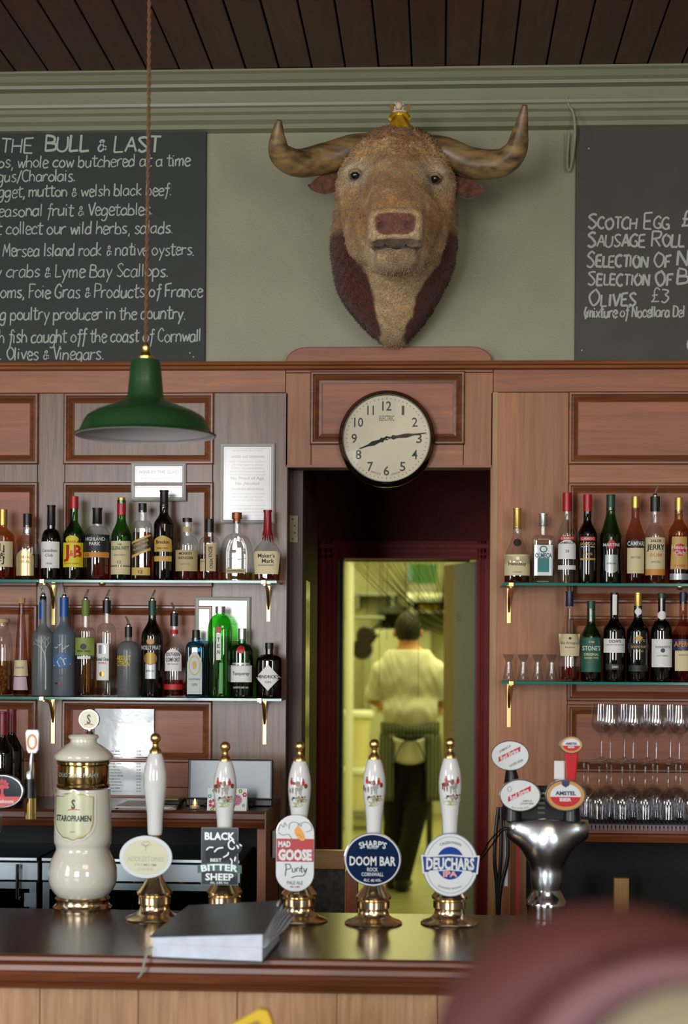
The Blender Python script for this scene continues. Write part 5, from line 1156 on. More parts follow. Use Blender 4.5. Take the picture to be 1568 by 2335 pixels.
def small(px, lab, gm, cap, Y=-.34):
    x_ = WX(px, 2050, Y); p_ = Vector((x_, Y, .16+.86-.30)); s = m_per_px(p_)
    t = thing('beer_bottle', lab, 'bottle', p_, group='small bottles in the coolers'); b = Body([(19*s, 0), (20*s, .004), (20*s, 80*s), (17*s, 95*s), (8*s, 120*s), (8*s, 145*s)])
    obj('glass_body', b.mesh(16), gm, t); obj('cap', Mb().lathe([(9.5*s, 143*s), (9.5*s, 148*s), (8*s, 151*s)], 14), cap, t); m = Mb(); patch(m, b.front(), 0, 30*s, 66*s, 18*s); obj('label', m, CREAM, t)
for i, px_ in enumerate((262, 308, 414, 460)): small(px_, ['dark bottle in the steel topped cooler just right of the ceramic font', 'second dark bottle in the cooler, left of the white pump', 'green bottle in the cooler to the right of the white pump', 'green bottle in the cooler nearest the black square badge'][i], (GBR, GBR, GG, GG)[i], (CAPS, GOLD, CAPS, CAPS)[i])
p = P(1415, 2078, -.30); t = thing('wood_block', 'pale wooden block standing upright in the dark space under the right back counter', 'block', (p.x, -.30, .16)); s = m_per_px(p)
obj('block', Mb().box(-17*s, 17*s, -.02, .02, 0, WZ(2001, 1415, -.30)-.16), wood('pale_block', (150, 112, 58), (184, 144, 84), 'z', .6), t, .002)
p = P(1218, 2060, -.2); t = thing('under_counter_pipes', 'white pipes and black hoses beside the right doorway under the counter', 'pipes', (p.x, -.2, .16))
x_ = lambda px: WX(px, 2000, -.55)-p.x
obj('white_pipe', Mb().tube([(x_(1153), -.35, WZ(2020, 1153, -.55)-.16), (x_(1153), -.35, 1.03)], .0075, 12), WHT, t)
for i, px_ in enumerate((1135, 1141, 1148)): obj('hose', Mb().tube([tuple(v) for v in smooth([(x_(px_), -.36, 1.05), (x_(px_)+.012*(i-1), -.37, .9), (x_(px_)-.008*i, -.36, .7), (x_(px_), -.36, 0.02)], 5)], .006, 8), BLK, t)
obj('red_post', Mb().box(x_(1176), x_(1185), -.33, -.30, 0, 1.03), BRED, t)
# ---- half-height hatch in the doorway
a, b = P(640, 1930, .16), P(788, 1930, .16); t = thing('half_door', 'low dark patterned hatch with pale oak top rail across the foot of the doorway', 'hatch', (b.x, .16, .16)); L = b.x-xo0-.01; zt = a.z-.16
bx('top_rail', wood('oak_rail', (140, 98, 34), (176, 130, 54), 'x', .35), t, -L, 0, -.04, .02, zt-.075, zt-.01, .004); bx('hatch_panel', mat('patterned_panel', (38, 38, 34), .6, noise=.7, nscale=55), t, -L, -.002, -.01, .01, 0, zt-.07)
bx('end_post', wood('orange_post', (150, 74, 34), (176, 98, 50), 'z', .4), t, .0, .045, -.02, .02, 0, WZ(1985, 800, .16)-.16, .003)
# ---- things on the left back counter
p = P(523, 1826, -.30); s = m_per_px(p); t = thing('till_screen', 'black framed blue-grey flat screen standing on the left back counter', 'screen', (p.x, -.28, 1.18))
def tilt(o, a): o.rotation_euler.x = a; return o
tilt(obj('bezel', Mb().box(-98*s, 97*s, -.01, .012, .018, 105*s), BLK, t, .003), -.10)
tilt(obj('screen_glass', Mb().box(-91*s, 92*s, -.0115, -.0101, .026, 101*s), mat('screen_grey', (112, 130, 140), .25, noise=.06, nscale=5), t), -.10)  # screen is off; its blue-grey reflection is put into the base colour
obj('stand', Mb().box(-.08, .08, -.06, .08, 0, .012), BLK, t, .004); obj('stand_neck', Mb().box(-.03, .03, .0, .03, .01, .05), BLK, t); bx('base_bar', BLK, t, -100*s, 99*s, -.03, .03, .0, .024, .004)
p = P(519, 1862, -.44); s = m_per_px(p); t = thing('flower_card', 'white folded card with pink and purple flowers in front of the screen', 'card', (p.x, -.45, 1.18))
m = Mb(); w_ = 45*s; h_ = 50*s; m.add([(-w_, -.02, 0), (w_, -.02, 0), (w_, 0, h_), (-w_, 0, h_), (w_, .03, 0), (-w_, .03, 0)], [(0, 1, 2, 3), (3, 2, 4, 5)]); cdo = obj('card', m, PAPER, t)
fl_ = Mb(); fn = lambda x, z: (x, -.02+.02*z/h_-.0008, z)
def flower(cx, cz, r, mm, n=6):
    fl_.use(mm)
    for i in range(n):
        a = i*6.283/n; pts = [(cx+math.cos(a)*r*.62+r*.36*math.cos(b), cz+math.sin(a)*r*.62+r*.36*math.sin(b)) for b in np.linspace(0, 6.283, 9)[:-1]]
        fl_.add([fn(x*s, z*s) for x, z in pts], [tuple(range(8))])
PK = mat('pink_print', (206, 60, 120), .5); PU = mat('purple_print', (130, 60, 150), .5); AQ = mat('aqua_print', (80, 180, 190), .5); LG = mat('leaf_print', (120, 180, 80), .5)
for f_ in [(22, 24, 13, mat('rose_print', (216, 150, 180), .5), 10), (22, 24, 4, PK), (14, 12, 6, PU), (40, 36, 6, PK), (30, 44, 5, LG), (-32, 16, 11, PK, 5), (-40, 32, 5, AQ), (-30, 44, 5, AQ), (-33, 3, 5, LG), (38, 12, 4, AQ), (8, 40, 4, PU), (-14, 30, 6, PK)]: flower(*f_)
tag(obj('flower_print', fl_, None, cdo), kind='stuff')
p = P(445, 1846, -.44); t = thing('tea_light', 'small lit tea light glowing at the left foot of the screen', 'candle', (p.x, -.45, 1.18))
obj('glass_cup', Mb().lathe([(.014, 0), (.019, .004), (.02, .032), (.018, .032), (.017, .005), (0, .004)], 18, cap=False), GC, t); obj('wax', Mb().lathe([(.016, .005), (.016, .013)], 16), CREAM, t)
obj('flame', Mb().lathe([(.0005, .014), (.0045, .020), (.0035, .027), (.0005, .036)], 10), mat('flame', (255, 170, 80), .5, emit=((255, 150, 60), 14)), t)
p = P(395, 1840, -.32); s = m_per_px(p); t = thing('paper_stack', 'loose white papers under a black folder on the left back counter', 'papers', (p.x, -.32, 1.18))
for i in range(4): o = obj('sheet', Mb().box(-.17, .015, -.12, .10, .002*i, .002*i+.0015), PAPER, t); o.rotation_euler.z = (.1, -.08, .04, -.02)[i]
obj('folder', Mb().box(-.05, .03, -.06, .08, .0085, .022), BLK, t, .003); obj('yellow_note', Mb().box(-.03, .02, -.03, .04, .0225, .025), mat('note_yellow', (180, 176, 96), .6), t)
def wineb(px, lab, yb=1838, Y=-.25, cap=None):
    bottle(lab, px, yb, 212, 56, 112, 19, 160, GBK, (cap or mat('burgundy_capsule', (120, 26, 44), .35), 54, 21, 'foil'), [], [], (LDK, 100), Y=Y, sh='soft', group='wine bottles with red capsules', name='wine_bottle', zb_=1.18)
wineb(26, 'dark wine bottle with a burgundy capsule, rightmost at the left frame edge'); wineb(5, 'dark wine bottle with a burgundy capsule, second from the right at the left frame edge', Y=-.34); wineb(-32, 'dark wine bottle with a burgundy capsule just outside the left frame edge')
# ---- wine glasses
def wglass(px, Y, z, inv, lab):
    p = P(px, 1700, Y); pr = [(.0001, .0015), (.034, .001), (.034, .002), (.010, .006), (.0045, .012), (.0038, .05), (.0042, .078), (.010, .086), (.024, .096), (.0335, .112), (.0355, .128), (.0335, .150), (.0300, .183), (.0290, .183), (.0325, .150), (.0343, .128), (.032, .113), (.022, .098), (.001, .088)]
    if inv: pr = [(r, .183-h) for r, h in pr]
    o = obj('wine_glass', Mb().lathe(pr, 28, cap=False), GF_, None, loc=(p.x, Y, z)); return tag(o, lab, 'glass', 'stacked wine glasses on the right back counter')
t = thing('glass_mat', 'black ribbed rubber mat under the stacked wine glasses', 'mat', (WX(1322, 1860, -.4), -.30, 1.1515))
obj('mat_sheet', Mb().box(0, 1.0, -.17, .2, 0, .004), MBK, t)
rb = Mb(); [rb.box(.004+i*.0125, .010+i*.0125, -.17, .2, .0041, .008) for i in range(80)]; tag(obj('rib', rb, MBK, t), kind='stuff')
t = thing('bar_runner', 'grey-lilac ribbed cloth strip hanging along the edge of the right back counter', 'runner', (WX(1330, 1872, -.5), -.517, 1.15))
rb = Mb(); [rb.box(i*.0125, i*.0125+.009, -.003, .0, -.012, .005) for i in range(80)]; tag(obj('ribbing', rb, mat('lilac_cloth', (128, 116, 122), .7), t), kind='stuff'); obj('backing', Mb().box(0, 1.0, -.0, .03, .0018, .005), mat('lilac_cloth', (128, 116, 122), .7), t)
POS = ['leftmost', 'second', 'third', 'fourth', 'fifth', 'sixth', 'seventh']
tops = []
for r_i, (Y, x0, lab) in enumerate([(-.43, 1366, 'front'), (-.35, 1341, 'middle'), (-.27, 1331, 'back')]):
    for i in range(6 if r_i else 5):
        wglass(x0+i*52.5-(r_i == 2)*0, Y, 1.1605, True, '%s upside-down wine glass in the %s lower row' % (POS[i], lab))
for r_i, (Y, x0, lab) in enumerate([(-.40, 1391, 'front'), (-.315, 1371, 'back')]):
    for i in range(4 if r_i == 0 else 5): wglass(x0+i*52.5, Y, 1.161+.183, False, '%s upright wine glass in the %s row stacked on top' % (POS[i], lab))

# ================================================================ hand pumps and founts on the bar
PORC = mat('handle_porcelain', (230, 234, 234), .08, coat=.8)
HK = dict(r=mat('coat_red', (196, 40, 36), .3), b=mat('horse_brown', (128, 64, 40), .3), g=mat('horse_grey', (150, 152, 146), .3), k=mat('hound_black', (52, 44, 38), .3), w=mat('hound_tan', (176, 120, 84), .3), t=mat('turf_green', (168, 178, 130), .3), l=mat('turf_pale', (196, 198, 160), .3))
SCENE = [('l', 0, -34, 21, 9), ('t', -4, -40, 17, 6), ('t', 10, -30, 12, 5), ('b', -15, 2, 9, 5), ('b', -8, 9, 4, 4), ('b', -21, -4, 1.5, 7), ('b', -17, -8, 1.2, 6), ('b', -11, -7, 1.3, 7), ('r', -14, 12, 3, 6.5), ('k', -14, 20, 1.8, 1.8),
         ('b', 1, 8, 4.5, 7), ('g', 3, -4, 9, 5), ('g', 9, 2, 3.5, 5), ('g', -3, -12, 1.3, 7), ('g', 8, -13, 1.3, 7), ('g', 4, -11, 1.2, 6), ('r', 13, 10, 3.4, 6.5), ('k', 13, 18, 1.7, 1.7), ('b', 19, 3, 3.5, 6),
         ('k', -9, -24, 3.5, 2.2), ('k', -12, -28, 1, 3), ('g', -2, -24, 3, 3), ('w', 3, -22, 2.5, 3.5), ('g', 6, -27, 2.2, 4), ('k', 11, -22, 3, 2), ('w', 12, -27, 2, 3), ('g', 1, -31, 2, 4), ('k', 9, -31, 1.2, 3), ('w', 17, -22, 2, 2.5)]
def pump(px, pyb, hpx, lab, picture, shift=0, pic_dx=0):
    """pyb: pixel row of the base centre; hpx: total height in photo pixels"""
    p = PZ(px, pyb, ZT); s = m_per_px(p); t = thing('beer_pump', lab, 'beer pump', (p.x, p.y, ZT), group='brass hand pumps along the bar'); k = hpx/423
    pr = [(0.1, 0), (65, 0), (66, 3), (61, 7), (46, 12), (36, 20), (33, 30), (34, 35), (37, 37), (37, 52), (34, 54), (40, 58), (41, 63), (37, 68), (29, 78), (22, 88), (18, 96), (16, 112), (14, 135), (14, 190)]
    obj('brass_base', Mb().lathe([(a*s, b*s) for a, b in pr], 48, cap=False), PBR, t)
    hp_ = [(15, 190), (17, 195), (17.5, 216), (18.5, 240), (22, 268), (25.5, 296), (26.5, 316), (25.5, 336), (21.5, 356), (17, 371), (14, 378)]; hp_ = [(a*s, b*s*k) for a, b in hp_]
    zz = np.linspace(hp_[0][1], hp_[-1][1], 30); b = Body([(float(np.interp(z, [q[1] for q in hp_], [q[0] for q in hp_])), float(z)) for z in zz])
    h = obj('handle', b.mesh(40), PORC, t); h.modifiers.new('s', 'SMOOTH').iterations = 4
    f = [(14, 377), (13.5, 383), (9, 388), (6.5, 393), (6, 397), (8, 400)]; m = Mb().lathe([(a*s, b_*s*k) for a, b_ in f], 24); m.sphere((0, 0, 411*s*k), 12*s, 24, 14); obj('finial', m, BRASS, t)
    if picture:
        m = Mb(); fnn = b.front(.0007); 
        for j, (c_, x0, z0, rx, rz) in enumerate(SCENE):
            x0 += pic_dx
            if abs(x0)+rx > 25: continue
            m.use(HK[c_]); f2 = b.front(.0006+.00006*j); pts = [f2((x0+rx*math.cos(a))*s, (316*k+z0+rz*math.sin(a))*s) for a in np.linspace(0, 6.283, 11)[:-1]]
            ctr = f2(x0*s, (316*k+z0)*s); m.add([ctr]+pts, [(0, i+1, (i+1) % 10+1) for i in range(10)])
        tag(obj('hunting_picture', m, None, h), kind='stuff')
    return t, s
def circ(cx, cz, rx, rz, n=48, a0=0): return [(cx+rx*math.cos(a0+2*math.pi*i/n), cz+rz*math.sin(a0+2*math.pi*i/n)) for i in range(n)]
def rrect(x0, x1, z0, z1, r, n=8):
    o = []
    for cx, cz, a in ((x1-r, z0+r, -90), (x1-r, z1-r, 0), (x0+r, z1-r, 90), (x0+r, z0+r, 180)): o += [(cx+r*math.cos(math.radians(a+90*i/n)), cz+r*math.sin(math.radians(a+90*i/n))) for i in range(n+1)]
    return o
class Badge:
    """flat plate layers in photo pixels about (0,0), facing -Y; each layer a hair in front of the last"""
    def __init__(g, par, s, cx, cz, y, name='pump_clip', lab=None, tilt_=0.0, rot=0.0):
        g.s, g.y, g.k = s, 0, 0; g.rot = rot
        e = bpy.data.objects.new(name, None); g.par = par; g.base = None; g.off = (cx*s, y, cz*s); g.name = name; bpy.data.objects.remove(e); g.lab = lab; g.tilt = tilt_
    def plate(g, poly, m, th=.006, bevel=.0012):
        o = obj(g.name, Mb().prism([(x*g.s, z*g.s) for x, z in poly], 0, th), m, g.par, bevel); o.location = g.off; o.rotation_euler = (g.tilt, g.rot, 0)
        if g.lab: o['label'] = g.lab
        g.base = o; return g
    def lay(g, poly, m, name='printed_field'):
        g.y -= .0004; obj(name, Mb().prism([(x*g.s, z*g.s) for x, z in poly], g.y-.0003, g.y+.0002), m, g.base); return g
    def ring(g, rx, rz, w_, m, name='printed_ring', cx=0, cz=0):
        g.y -= .0004; mb = Mb(); a, b = circ(cx, cz, rx, rz, 64), circ(cx, cz, rx-w_, rz-w_, 64); n = 64
        mb.add([(x*g.s, g.y-.0003, z*g.s) for x, z in a+b], [(i, (i+1) % n, (i+1) % n+n, i+n) for i in range(n)]); obj(name, mb, m, g.base); return g
    def t(g, s_, x, z, h, w_, m, bold=.015, rot=0.0, arc=None, shear=0.0, name='lettering'):
        q = Mb(); yy = g.y-.0010; text(q, s_, x*g.s, z*g.s, h*g.s, w_*g.s if w_ else None, bold, ywall(yy), rot, arc*g.s if arc else None, shear); obj(name, q, m, g.base); return g
    def lines(g, L, w_, m, name='line_drawing'):
        q = Mb()
        for pts in L: ribbon(q, [(a*g.s, b*g.s) for a, b in smooth(pts, 5)], w_*g.s, ywall(g.y-.0008))
        obj(name, q, m, g.base); return g
SLV = mat('badge_silver', (206, 214, 220), .15, 1.0); BWH = mat('badge_white', (222, 228, 230), .25, coat=.3)
# pump 1: plain handle, oval cream badge
t, s = pump(352, 2096, 425, 'brass hand pump with plain white handle and oval cream badge', False)
g = Badge(t, s, -13, 147, -.055).plate(circ(0, 0, 60, 48), mat('scalloped_rim', (214, 224, 228), .3, coat=.4)).lay(circ(0, 0, 51, 40), mat('badge_cream', (212, 212, 180), .35))
PALEI = mat('embossed_ink', (186, 190, 168), .4); g.t('ADDLESTONES', 0, -4, 11, 84, PALEI).t('PREMIUM', 0, -17, 6, 48, PALEI).t('CIDER', 0, -27, 6, 34, PALEI)
g.lines([[(0, 14), (-1, 24), (-6, 30)], [(0, 22), (6, 30)], [(-10, 28), (-6, 34), (0, 33), (5, 35), (11, 29), (4, 26), (-4, 26), (-10, 28)]], 1.4, mat('embossed_tree', (176, 164, 140), .4))
# pump 2: black square badge
t, s = pump(511, 2096, 405, 'brass hand pump with a hunting picture handle and black square ram badge', True)
DKB = mat('badge_black', (22, 28, 32), .2, coat=.3); g = Badge(t, s, -6, 148, -.05).plate(rrect(-42, 42, -65, 65, 2), mat('slate_edge', (120, 140, 140), .35)).lay(rrect(-40.5, 40.5, -63.5, 63.5, 2), DKB)
PW = mat('pewter', (196, 206, 204), .3, .4); g.t('BLACK', 0, 46, 16, 68, PW, .03)
ram = [(-32, -2), (-30, 14), (-18, 22), (0, 22), (14, 28), (22, 40), (32, 42), (40, 36), (48, 26), (50, 16), (44, 8), (38, 6), (34, -6), (30, -20), (24, -20), (22, -8), (10, -10), (-10, -8), (-26, -12)]
g.lay([(x, z) for x, z in smooth(ram, 3, True)], mat('ram_black', (30, 36, 40), .15, coat=.5), 'ram_emblem')
g.lines([[(-30, 14), (-24, 20), (-14, 20)], [(-12, 10), (-4, 18), (8, 20)], [(34, 30), (27, 37), (20, 30), (22, 20), (30, 17), (34, 22)], [(38, 26), (42, 22), (41, 18)], [(45, 28), (50, 24)], [(24, -4), (28, -10), (27, -18)], [(36, 0), (34, -10)], [(8, -2), (18, 4), (20, 10)]], 3.0, PW)
g.t('BEST', -8, -8, 7, 26, PW); rb_ = [(x, -28+7*math.cos(x/60*1.57)-7*.4) for x in range(-50, 51, 10)]
g.lay([(x, z-9) for x, z in rb_]+[(x, z+9) for x, z in rb_[::-1]], mat('ribbon_green', (22, 84, 66), .3), 'ribbon'); g.t('BITTER', 0, -24, 14, 84, PW, .03, arc=260)
g.t('SHEEP', 0, -46, 15, 64, PW, .03).t('Alc. 3.8% Vol.', 0, -59, 4.5, 42, PW)
# pump 3: goose badge
t, s = pump(681, 2100, 410, 'brass hand pump with a tall rounded red and white goose badge', True, pic_dx=-3)
g = Badge(t, s, -6, 158, -.05).plate(rrect(-43.5, 43.5, -86, 88, 42), mat('chrome_rim', (196, 204, 212), .2, .8)).lay(rrect(-42, 42, -84.5, 86.5, 41), BWH).lay([(-42, -18), (42, -18), (42, 34), (-42, 34)], mat('badge_red', (178, 22, 30), .3))
g.lay(circ(4, 52, 13, 16), BWH, 'goose_head').lay([(x, z) for x, z in smooth([(-2, 50), (4, 62), (12, 58), (20, 44), (22, 32), (14, 30), (4, 38)], 4, True)], mat('beak_orange', (236, 160, 30), .3), 'goose_beak')
GK = mat('goose_line', (96, 104, 116), .4); g.lines([[(-38, 52), (-34, 66), (-26, 60), (-24, 70), (-18, 62)], [(-14, 56), (-12, 68), (-2, 72), (8, 68)], [(10, 68), (24, 72), (36, 64), (36, 54), (24, 50)], [(-38, 48), (-28, 42), (-16, 44), (-10, 38), (-6, 30)], [(6, 62), (8, 68), (12, 62), (15, 68)], [(4, 44), (10, 42), (16, 36)]], 1.3, GK)
g.t('MAD', -24, 22, 12, 28, BWH, .05).t('GOOSE', 0, -2, 22, 76, BWH, .06)
g.lines([[(-22, -50), (-20, -30), (-22, -24), (-12, -24), (-10, -32), (-20, -36)], [(-6, -32), (-6, -40), (0, -40), (0, -32)], [(4, -40), (4, -32), (9, -32)], [(11, -32), (11, -40)], [(15, -26), (15, -40), (18, -40)], [(12, -32), (18, -32)], [(20, -32), (22, -40), (27, -32)], [(27, -32), (20, -48), (4, -50), (-8, -54)]], 1.7, INK, 'script_lettering')
g.t('PALE ALE', 0, -65, 8, 36, GREYINK).t('Abv 3.8%', 0, -74, 4, 22, REDP)
# pump 4: round navy badge
t, s = pump(851, 2106, 421, 'brass hand pump with a hunting picture handle and round navy badge', True, pic_dx=-2)
DNV = mat('badge_navy', (14, 42, 84), .12, .35, coat=.5); g = Badge(t, s, -1, 151, -.05).plate(circ(0, 0, 65, 61), SLV).lay(circ(0, 0, 62.5, 58.5), BWH).lay(circ(0, 0, 60, 56), DNV)
g.t("SHARP'S", 0, 36, 14, 62, PW, .02, arc=90).t('BREWERY', 0, 27, 5, 24, PW).t('DOOM BAR', 0, -3, 20, 104, BWH, .02).t('ROCK', 0, -22, 8, 24, PW).t('CORNWALL', 0, -33, 8, 50, PW).t('ALC. 4% VOL.', 0, -47, 6, 40, BWH, arc=-120)
# pump 5: round white badge with blue band
t, s = pump(1024, 2106, 424, 'brass hand pump with a hunting picture handle and round white badge with blue banner', True, pic_dx=4)
g = Badge(t, s, 1, 139, -.05).plate(circ(0, 0, 63, 72), mat('badge_edge_navy', (120, 130, 160), .3)).lay(circ(0, 0, 61, 70), BWH).ring(55, 64, 1, GREYINK).lay(circ(0, 4, 32, 37), mat('badge_blue', (22, 66, 150), .2, coat=.4))
g.t('CALEDONIAN', 0, 51, 6, 50, GREYINK, arc=52).t('EDINBURGH BREWERY', 0, -53, 4, 56, LI, arc=-60)
bn = [(-66, 22), (-60, 22), (-56, 20), (0, 24), (56, 20), (60, 22), (66, 22), (62, -20), (52, -20), (50, -16), (0, -12), (-50, -16), (-52, -20), (-62, -20)]
g.lay([(x*1.0, z) for x, z in bn][::-1], BWH, 'banner').lay([(x*.94, z*.84+.3) for x, z in bn][::-1], mat('banner_blue', (30, 64, 130), .25), 'banner').t('DEUCHARS', 0, 3, 25, 108, BWH, .04, name='lettering').t('IPA', 0, -20, 12, 32, mat('ipa_pink', (224, 160, 150), .4), .05)
# ---- tall ceramic fount
p = PZ(188, 2072, ZT); s = m_per_px(p); t = thing('ceramic_beer_font', 'tall cream ceramic beer font with brass bands and a round lettered tap top', 'beer font', (p.x, p.y, ZT), group=None)
obj('brass_foot', Mb().lathe([(a*s, b*s) for a, b in [(.1, 0), (66, 0), (67, 5), (62, 10), (60, 16), (62, 24), (58, 30)]], 48, cap=False), PBR, t)
pr = [(56, 28), (66, 38), (76, 56), (79, 76), (78, 92), (73, 110), (65, 126), (61, 134), (60, 142), (65, 150), (66, 156), (66, 172), (64.5, 210), (63, 250), (62, 276)]
zz = np.linspace(28, 276, 60); b = Body([(float(np.interp(z, [q[1] for q in pr], [q[0] for q in pr]))*s, float(z)*s) for z in zz]); o = obj('ceramic_body', b.mesh(56), CER, t); o.modifiers.new('s', 'SMOOTH').iterations = 6
m = Mb(); fn = b.front(.0025)
sh_ = lambda k_, dz: [(x*k_, 218+(z-218)*k_+dz) for x, z in [(-46, 262), (-24, 266), (0, 272), (24, 266), (46, 262), (46, 200), (40, 182), (24, 168), (0, 162), (-24, 168), (-40, 182), (-46, 200)]]
def wrapfill(poly, m_, off, name, nz=20):
    mb = Mb(); zs = np.linspace(min(q[1] for q in poly)+.3, max(q[1] for q in poly)-.3, nz); vs = []; f_ = b.front(off)
    for z in zs:
        xs = []
        for i in range(len(poly)):
            (x0, z0), (x1, z1_) = poly[i], poly[(i+1) % len(poly)]
            if (z0-z)*(z1_-z) < 0: xs.append(x0+(x1-x0)*(z-z0)/(z1_-z0))
        a_, c_ = min(xs), max(xs)
        for i in range(13): vs.append(f_((a_+(c_-a_)*i/12-10)*s, z*s))
    mb.add(vs, [(j*13+i, j*13+i+1, (j+1)*13+i+1, (j+1)*13+i) for j in range(nz-1) for i in range(12)], True); return obj(name, mb, m_, t)
wrapfill(sh_(1.1, 0), CER, .0018, 'shield_relief'); wrapfill(sh_(1.0, 0), mat('shield_gold_line', (176, 164, 116), .35, .4), .0024, 'shield_border'); wrapfill(sh_(.95, 0), mat('shield_cream', (210, 214, 178), .3), .0029, 'shield_label')
SGR = mat('script_green', (40, 62, 54), .4); f_ = b.front(.0036)
q = Mb(); text(q, 'STAROPRAMEN', -10*s, 212*s, 13*s, 82*s, .03, f_); obj('lettering', q, SGR, t); q = Mb(); text(q, 'S', -9*s, 244*s, 20*s, 9*s, .03, f_); obj('initial', q, SGR, t)
q = Mb(); text(q, '1869', -10*s, 182*s, 4*s, 12*s, .0, f_); obj('lettering', q, LI, t); q = Mb(); ribbon(q, [(-22*s, 230*s), (-8*s, 233*s), (6*s, 231*s)], 2*s, f_); obj('red_flourish', q, REDP, t)
obj('brass_collar', Mb().lathe([(a*s, b_*s) for a, b_ in [(58, 276), (60, 279), (60, 284), (57, 287), (58, 291), (58, 324), (57, 328), (60, 331), (60, 336), (56, 339)]], 56), mat('warm_brass', (196, 170, 110), .14, 1.0), t)
q = Mb(); text(q, 'DUO ZLATE PRAHY', -2*s, 308*s, 9*s, 92*s, .01, lambda x, z: (x, -math.sqrt(max(1e-6, (58.8*s)**2-x*x)), z)); obj('lettering', q, PW, t)
obj('ceramic_lid', Mb().lathe([(a*s, b_*s) for a, b_ in [(60, 338), (66, 341), (68, 347), (66, 353), (56, 363), (44, 371), (34, 377), (30, 381), (30, 386), (34, 389), (35, 393), (31, 397), (18, 399), (.1, 400)]], 56, cap=False), CER, t)
obj('tap_stem', Mb().lathe([(a*s, b_*s) for a, b_ in [(10, 398), (9, 402), (5, 406), (5, 410), (8, 413), (6, 418)]], 20, (14*s, 0, 0)), CHR, t)
g = Badge(t, s, 14, 432, -.014, 'tap_disc').plate(circ(0, 0, 23, 23), SLV, .02).lay(circ(0, 0, 21.5, 21.5), mat('shield_cream', (210, 214, 178), .3)).t('S', 0, 1, 20, 9, SGR, .03).lines([[(-10, -12), (0, -10), (10, -12)]], 2, REDP, 'red_flourish')
# ---- steel T fount on the right
def tfount(px, pyb, lab, xs, name='steel_beer_font'):
    p = PZ(px, pyb, ZT); s = m_per_px(p); t = thing(name, lab, 'beer font', (p.x, p.y, ZT))
    L = lambda x, h, y=0: (x*s, y, h*s)
    def f(X_, Y_, Z_):
        D = lambda *a: rcone(X_, Y_, Z_, *a)
        d = D(L(0, 20), L(0, 90), 31*s, 33*s); d = smin(d, D(L(0, 90), L(0, 170), 33*s, 44*s), .02)
        d = smin(d, D(L(0, 165), L(0, 205), 46*s, 38*s), .03)
        for sx in (-1, 1): d = smin(d, D(L(sx*22, 188), L(sx*66, 204), 40*s, 31*s), .045)
        d = smin(d, D(L(-60, 204, .0), L(60, 204, 0), 26*s, 26*s), .03)
        return np.maximum(np.maximum(d, Z_-226*s-.004*np.cos(X_*40)), np.abs(X_)-93*s)
    sdf_obj('font_body', f, (-110*s, -.08, 14*s), (110*s, .08, 240*s), .0042, FONT_ST, t)
    obj('chrome_foot', Mb().lathe([(a*s, b_*s) for a, b_ in [(.1, 0), (46, 0), (47, 4), (46, 24), (48, 30), (47, 38), (40, 48), (34, 62), (31.5, 80), (31, 100)]], 48, cap=False), CHR, t)
    return t, s
t, s = tfount(1246, 2093, 'T shaped steel beer font with oval lager badges at the right of the bar', None); tfr = t
RSR = mat('stripe_red', (196, 24, 34), .3)
def redstripe(g, sc_=1.0):
    k = sc_; g.lay([(x*k, z*k) for x, z in [(-32, -18), (28, 12), (28, 26), (-32, -4)]], RSR, 'red_band'); g.t('Red Stripe', -2*k, 4*k, 11*k, 54*k, BWH, .03, rot=-.0+math.atan2(30, 60), shear=.2)
NB = mat('badge_navy_rim', (30, 40, 66), .3)
g = Badge(t, s, -86, 370, -.02, 'tap_handle', 'white oval tap handle badge with a red diagonal band').plate(circ(0, 0, 43, 34), NB, .012).lay(circ(0, 0, 41.5, 32.5), BWH); redstripe(g, .82); g.t('JAMAICA', -12, 16, 5, 30, GREYINK, rot=.5).t('LAGER BEER', 14, -16, 5, 34, GREYINK, rot=.45)
obj('tap_body', Mb().tube([(-80*s, 0, 222*s), (-80*s, 0, 300*s), (-84*s, 0, 345*s)], [24*s, 20*s, 10*s], 16), BLK, t)
obj('tap_body', Mb().tube([(54*s, 0, 222*s), (54*s, 0, 270*s), (52*s, 0, 318*s)], [22*s, 18*s, 9*s], 16), BLK, t)
obj('tap_bridge', Mb().box(-78*s, 52*s, -.012, .03, 224*s, 300*s), MBK, t, .004)
for i in range(5): bx('vent_slot', SLV, t, -22*s, -6*s, -.0135, -.0125, (238+i*11)*s, (243+i*11)*s)
g = Badge(t, s, -64, 282, -.05, 'lens_badge', 'white oval lens badge with a red diagonal band').plate(circ(0, 0, 47, 37), SLV, .022).lay(circ(0, 0, 44, 34), BWH); redstripe(g, .85); g.t('JAMAICA', 16, -12, 4, 22, GREYINK).t('LAGER BEER', 16, -18, 4, 30, GREYINK).t('ALC 4.7% VOL', 0, -29, 4, 40, LI, arc=-60); g.ring(5, 6, 1, GREYINK, cx=-24, cz=14)
AG = mat('lager_gold', (196, 150, 84), .3, .4)
def amst(g, a, b):
    g.lay(circ(0, 0, a, b), AG).lay(circ(0, 0, a*.82, b*.78), BWH).lay([(a*.82*math.cos(x), b*.78*math.sin(x)) for x in np.linspace(math.pi+.12, 2*math.pi-.12, 20)], RSR, 'red_field')
    g.t('AMSTEL', 0, b*.16, b*.26, a*1.1, NAVY, .04).t('BIER', 0, -b*.28, b*.22, a*.62, BWH, .04)
g = Badge(t, s, 38, 283, -.05, 'lens_badge', 'oval lens badge with a gold rim and red lower half').plate(circ(0, 0, 46, 36), SLV, .022); amst(g, 42, 33); g.lay([(-9, 33), (9, 33), (8, 23), (0, 18), (-8, 23)][::-1], NAVY, 'crest')
q = Mb().prism([(44*s, 300*s), (62*s, 300*s), (69*s, 384*s), (37*s, 384*s)], -.016, .008); obj('tap_handle', q, mat('handle_red', (200, 26, 40), .25, coat=.4), t, .004)
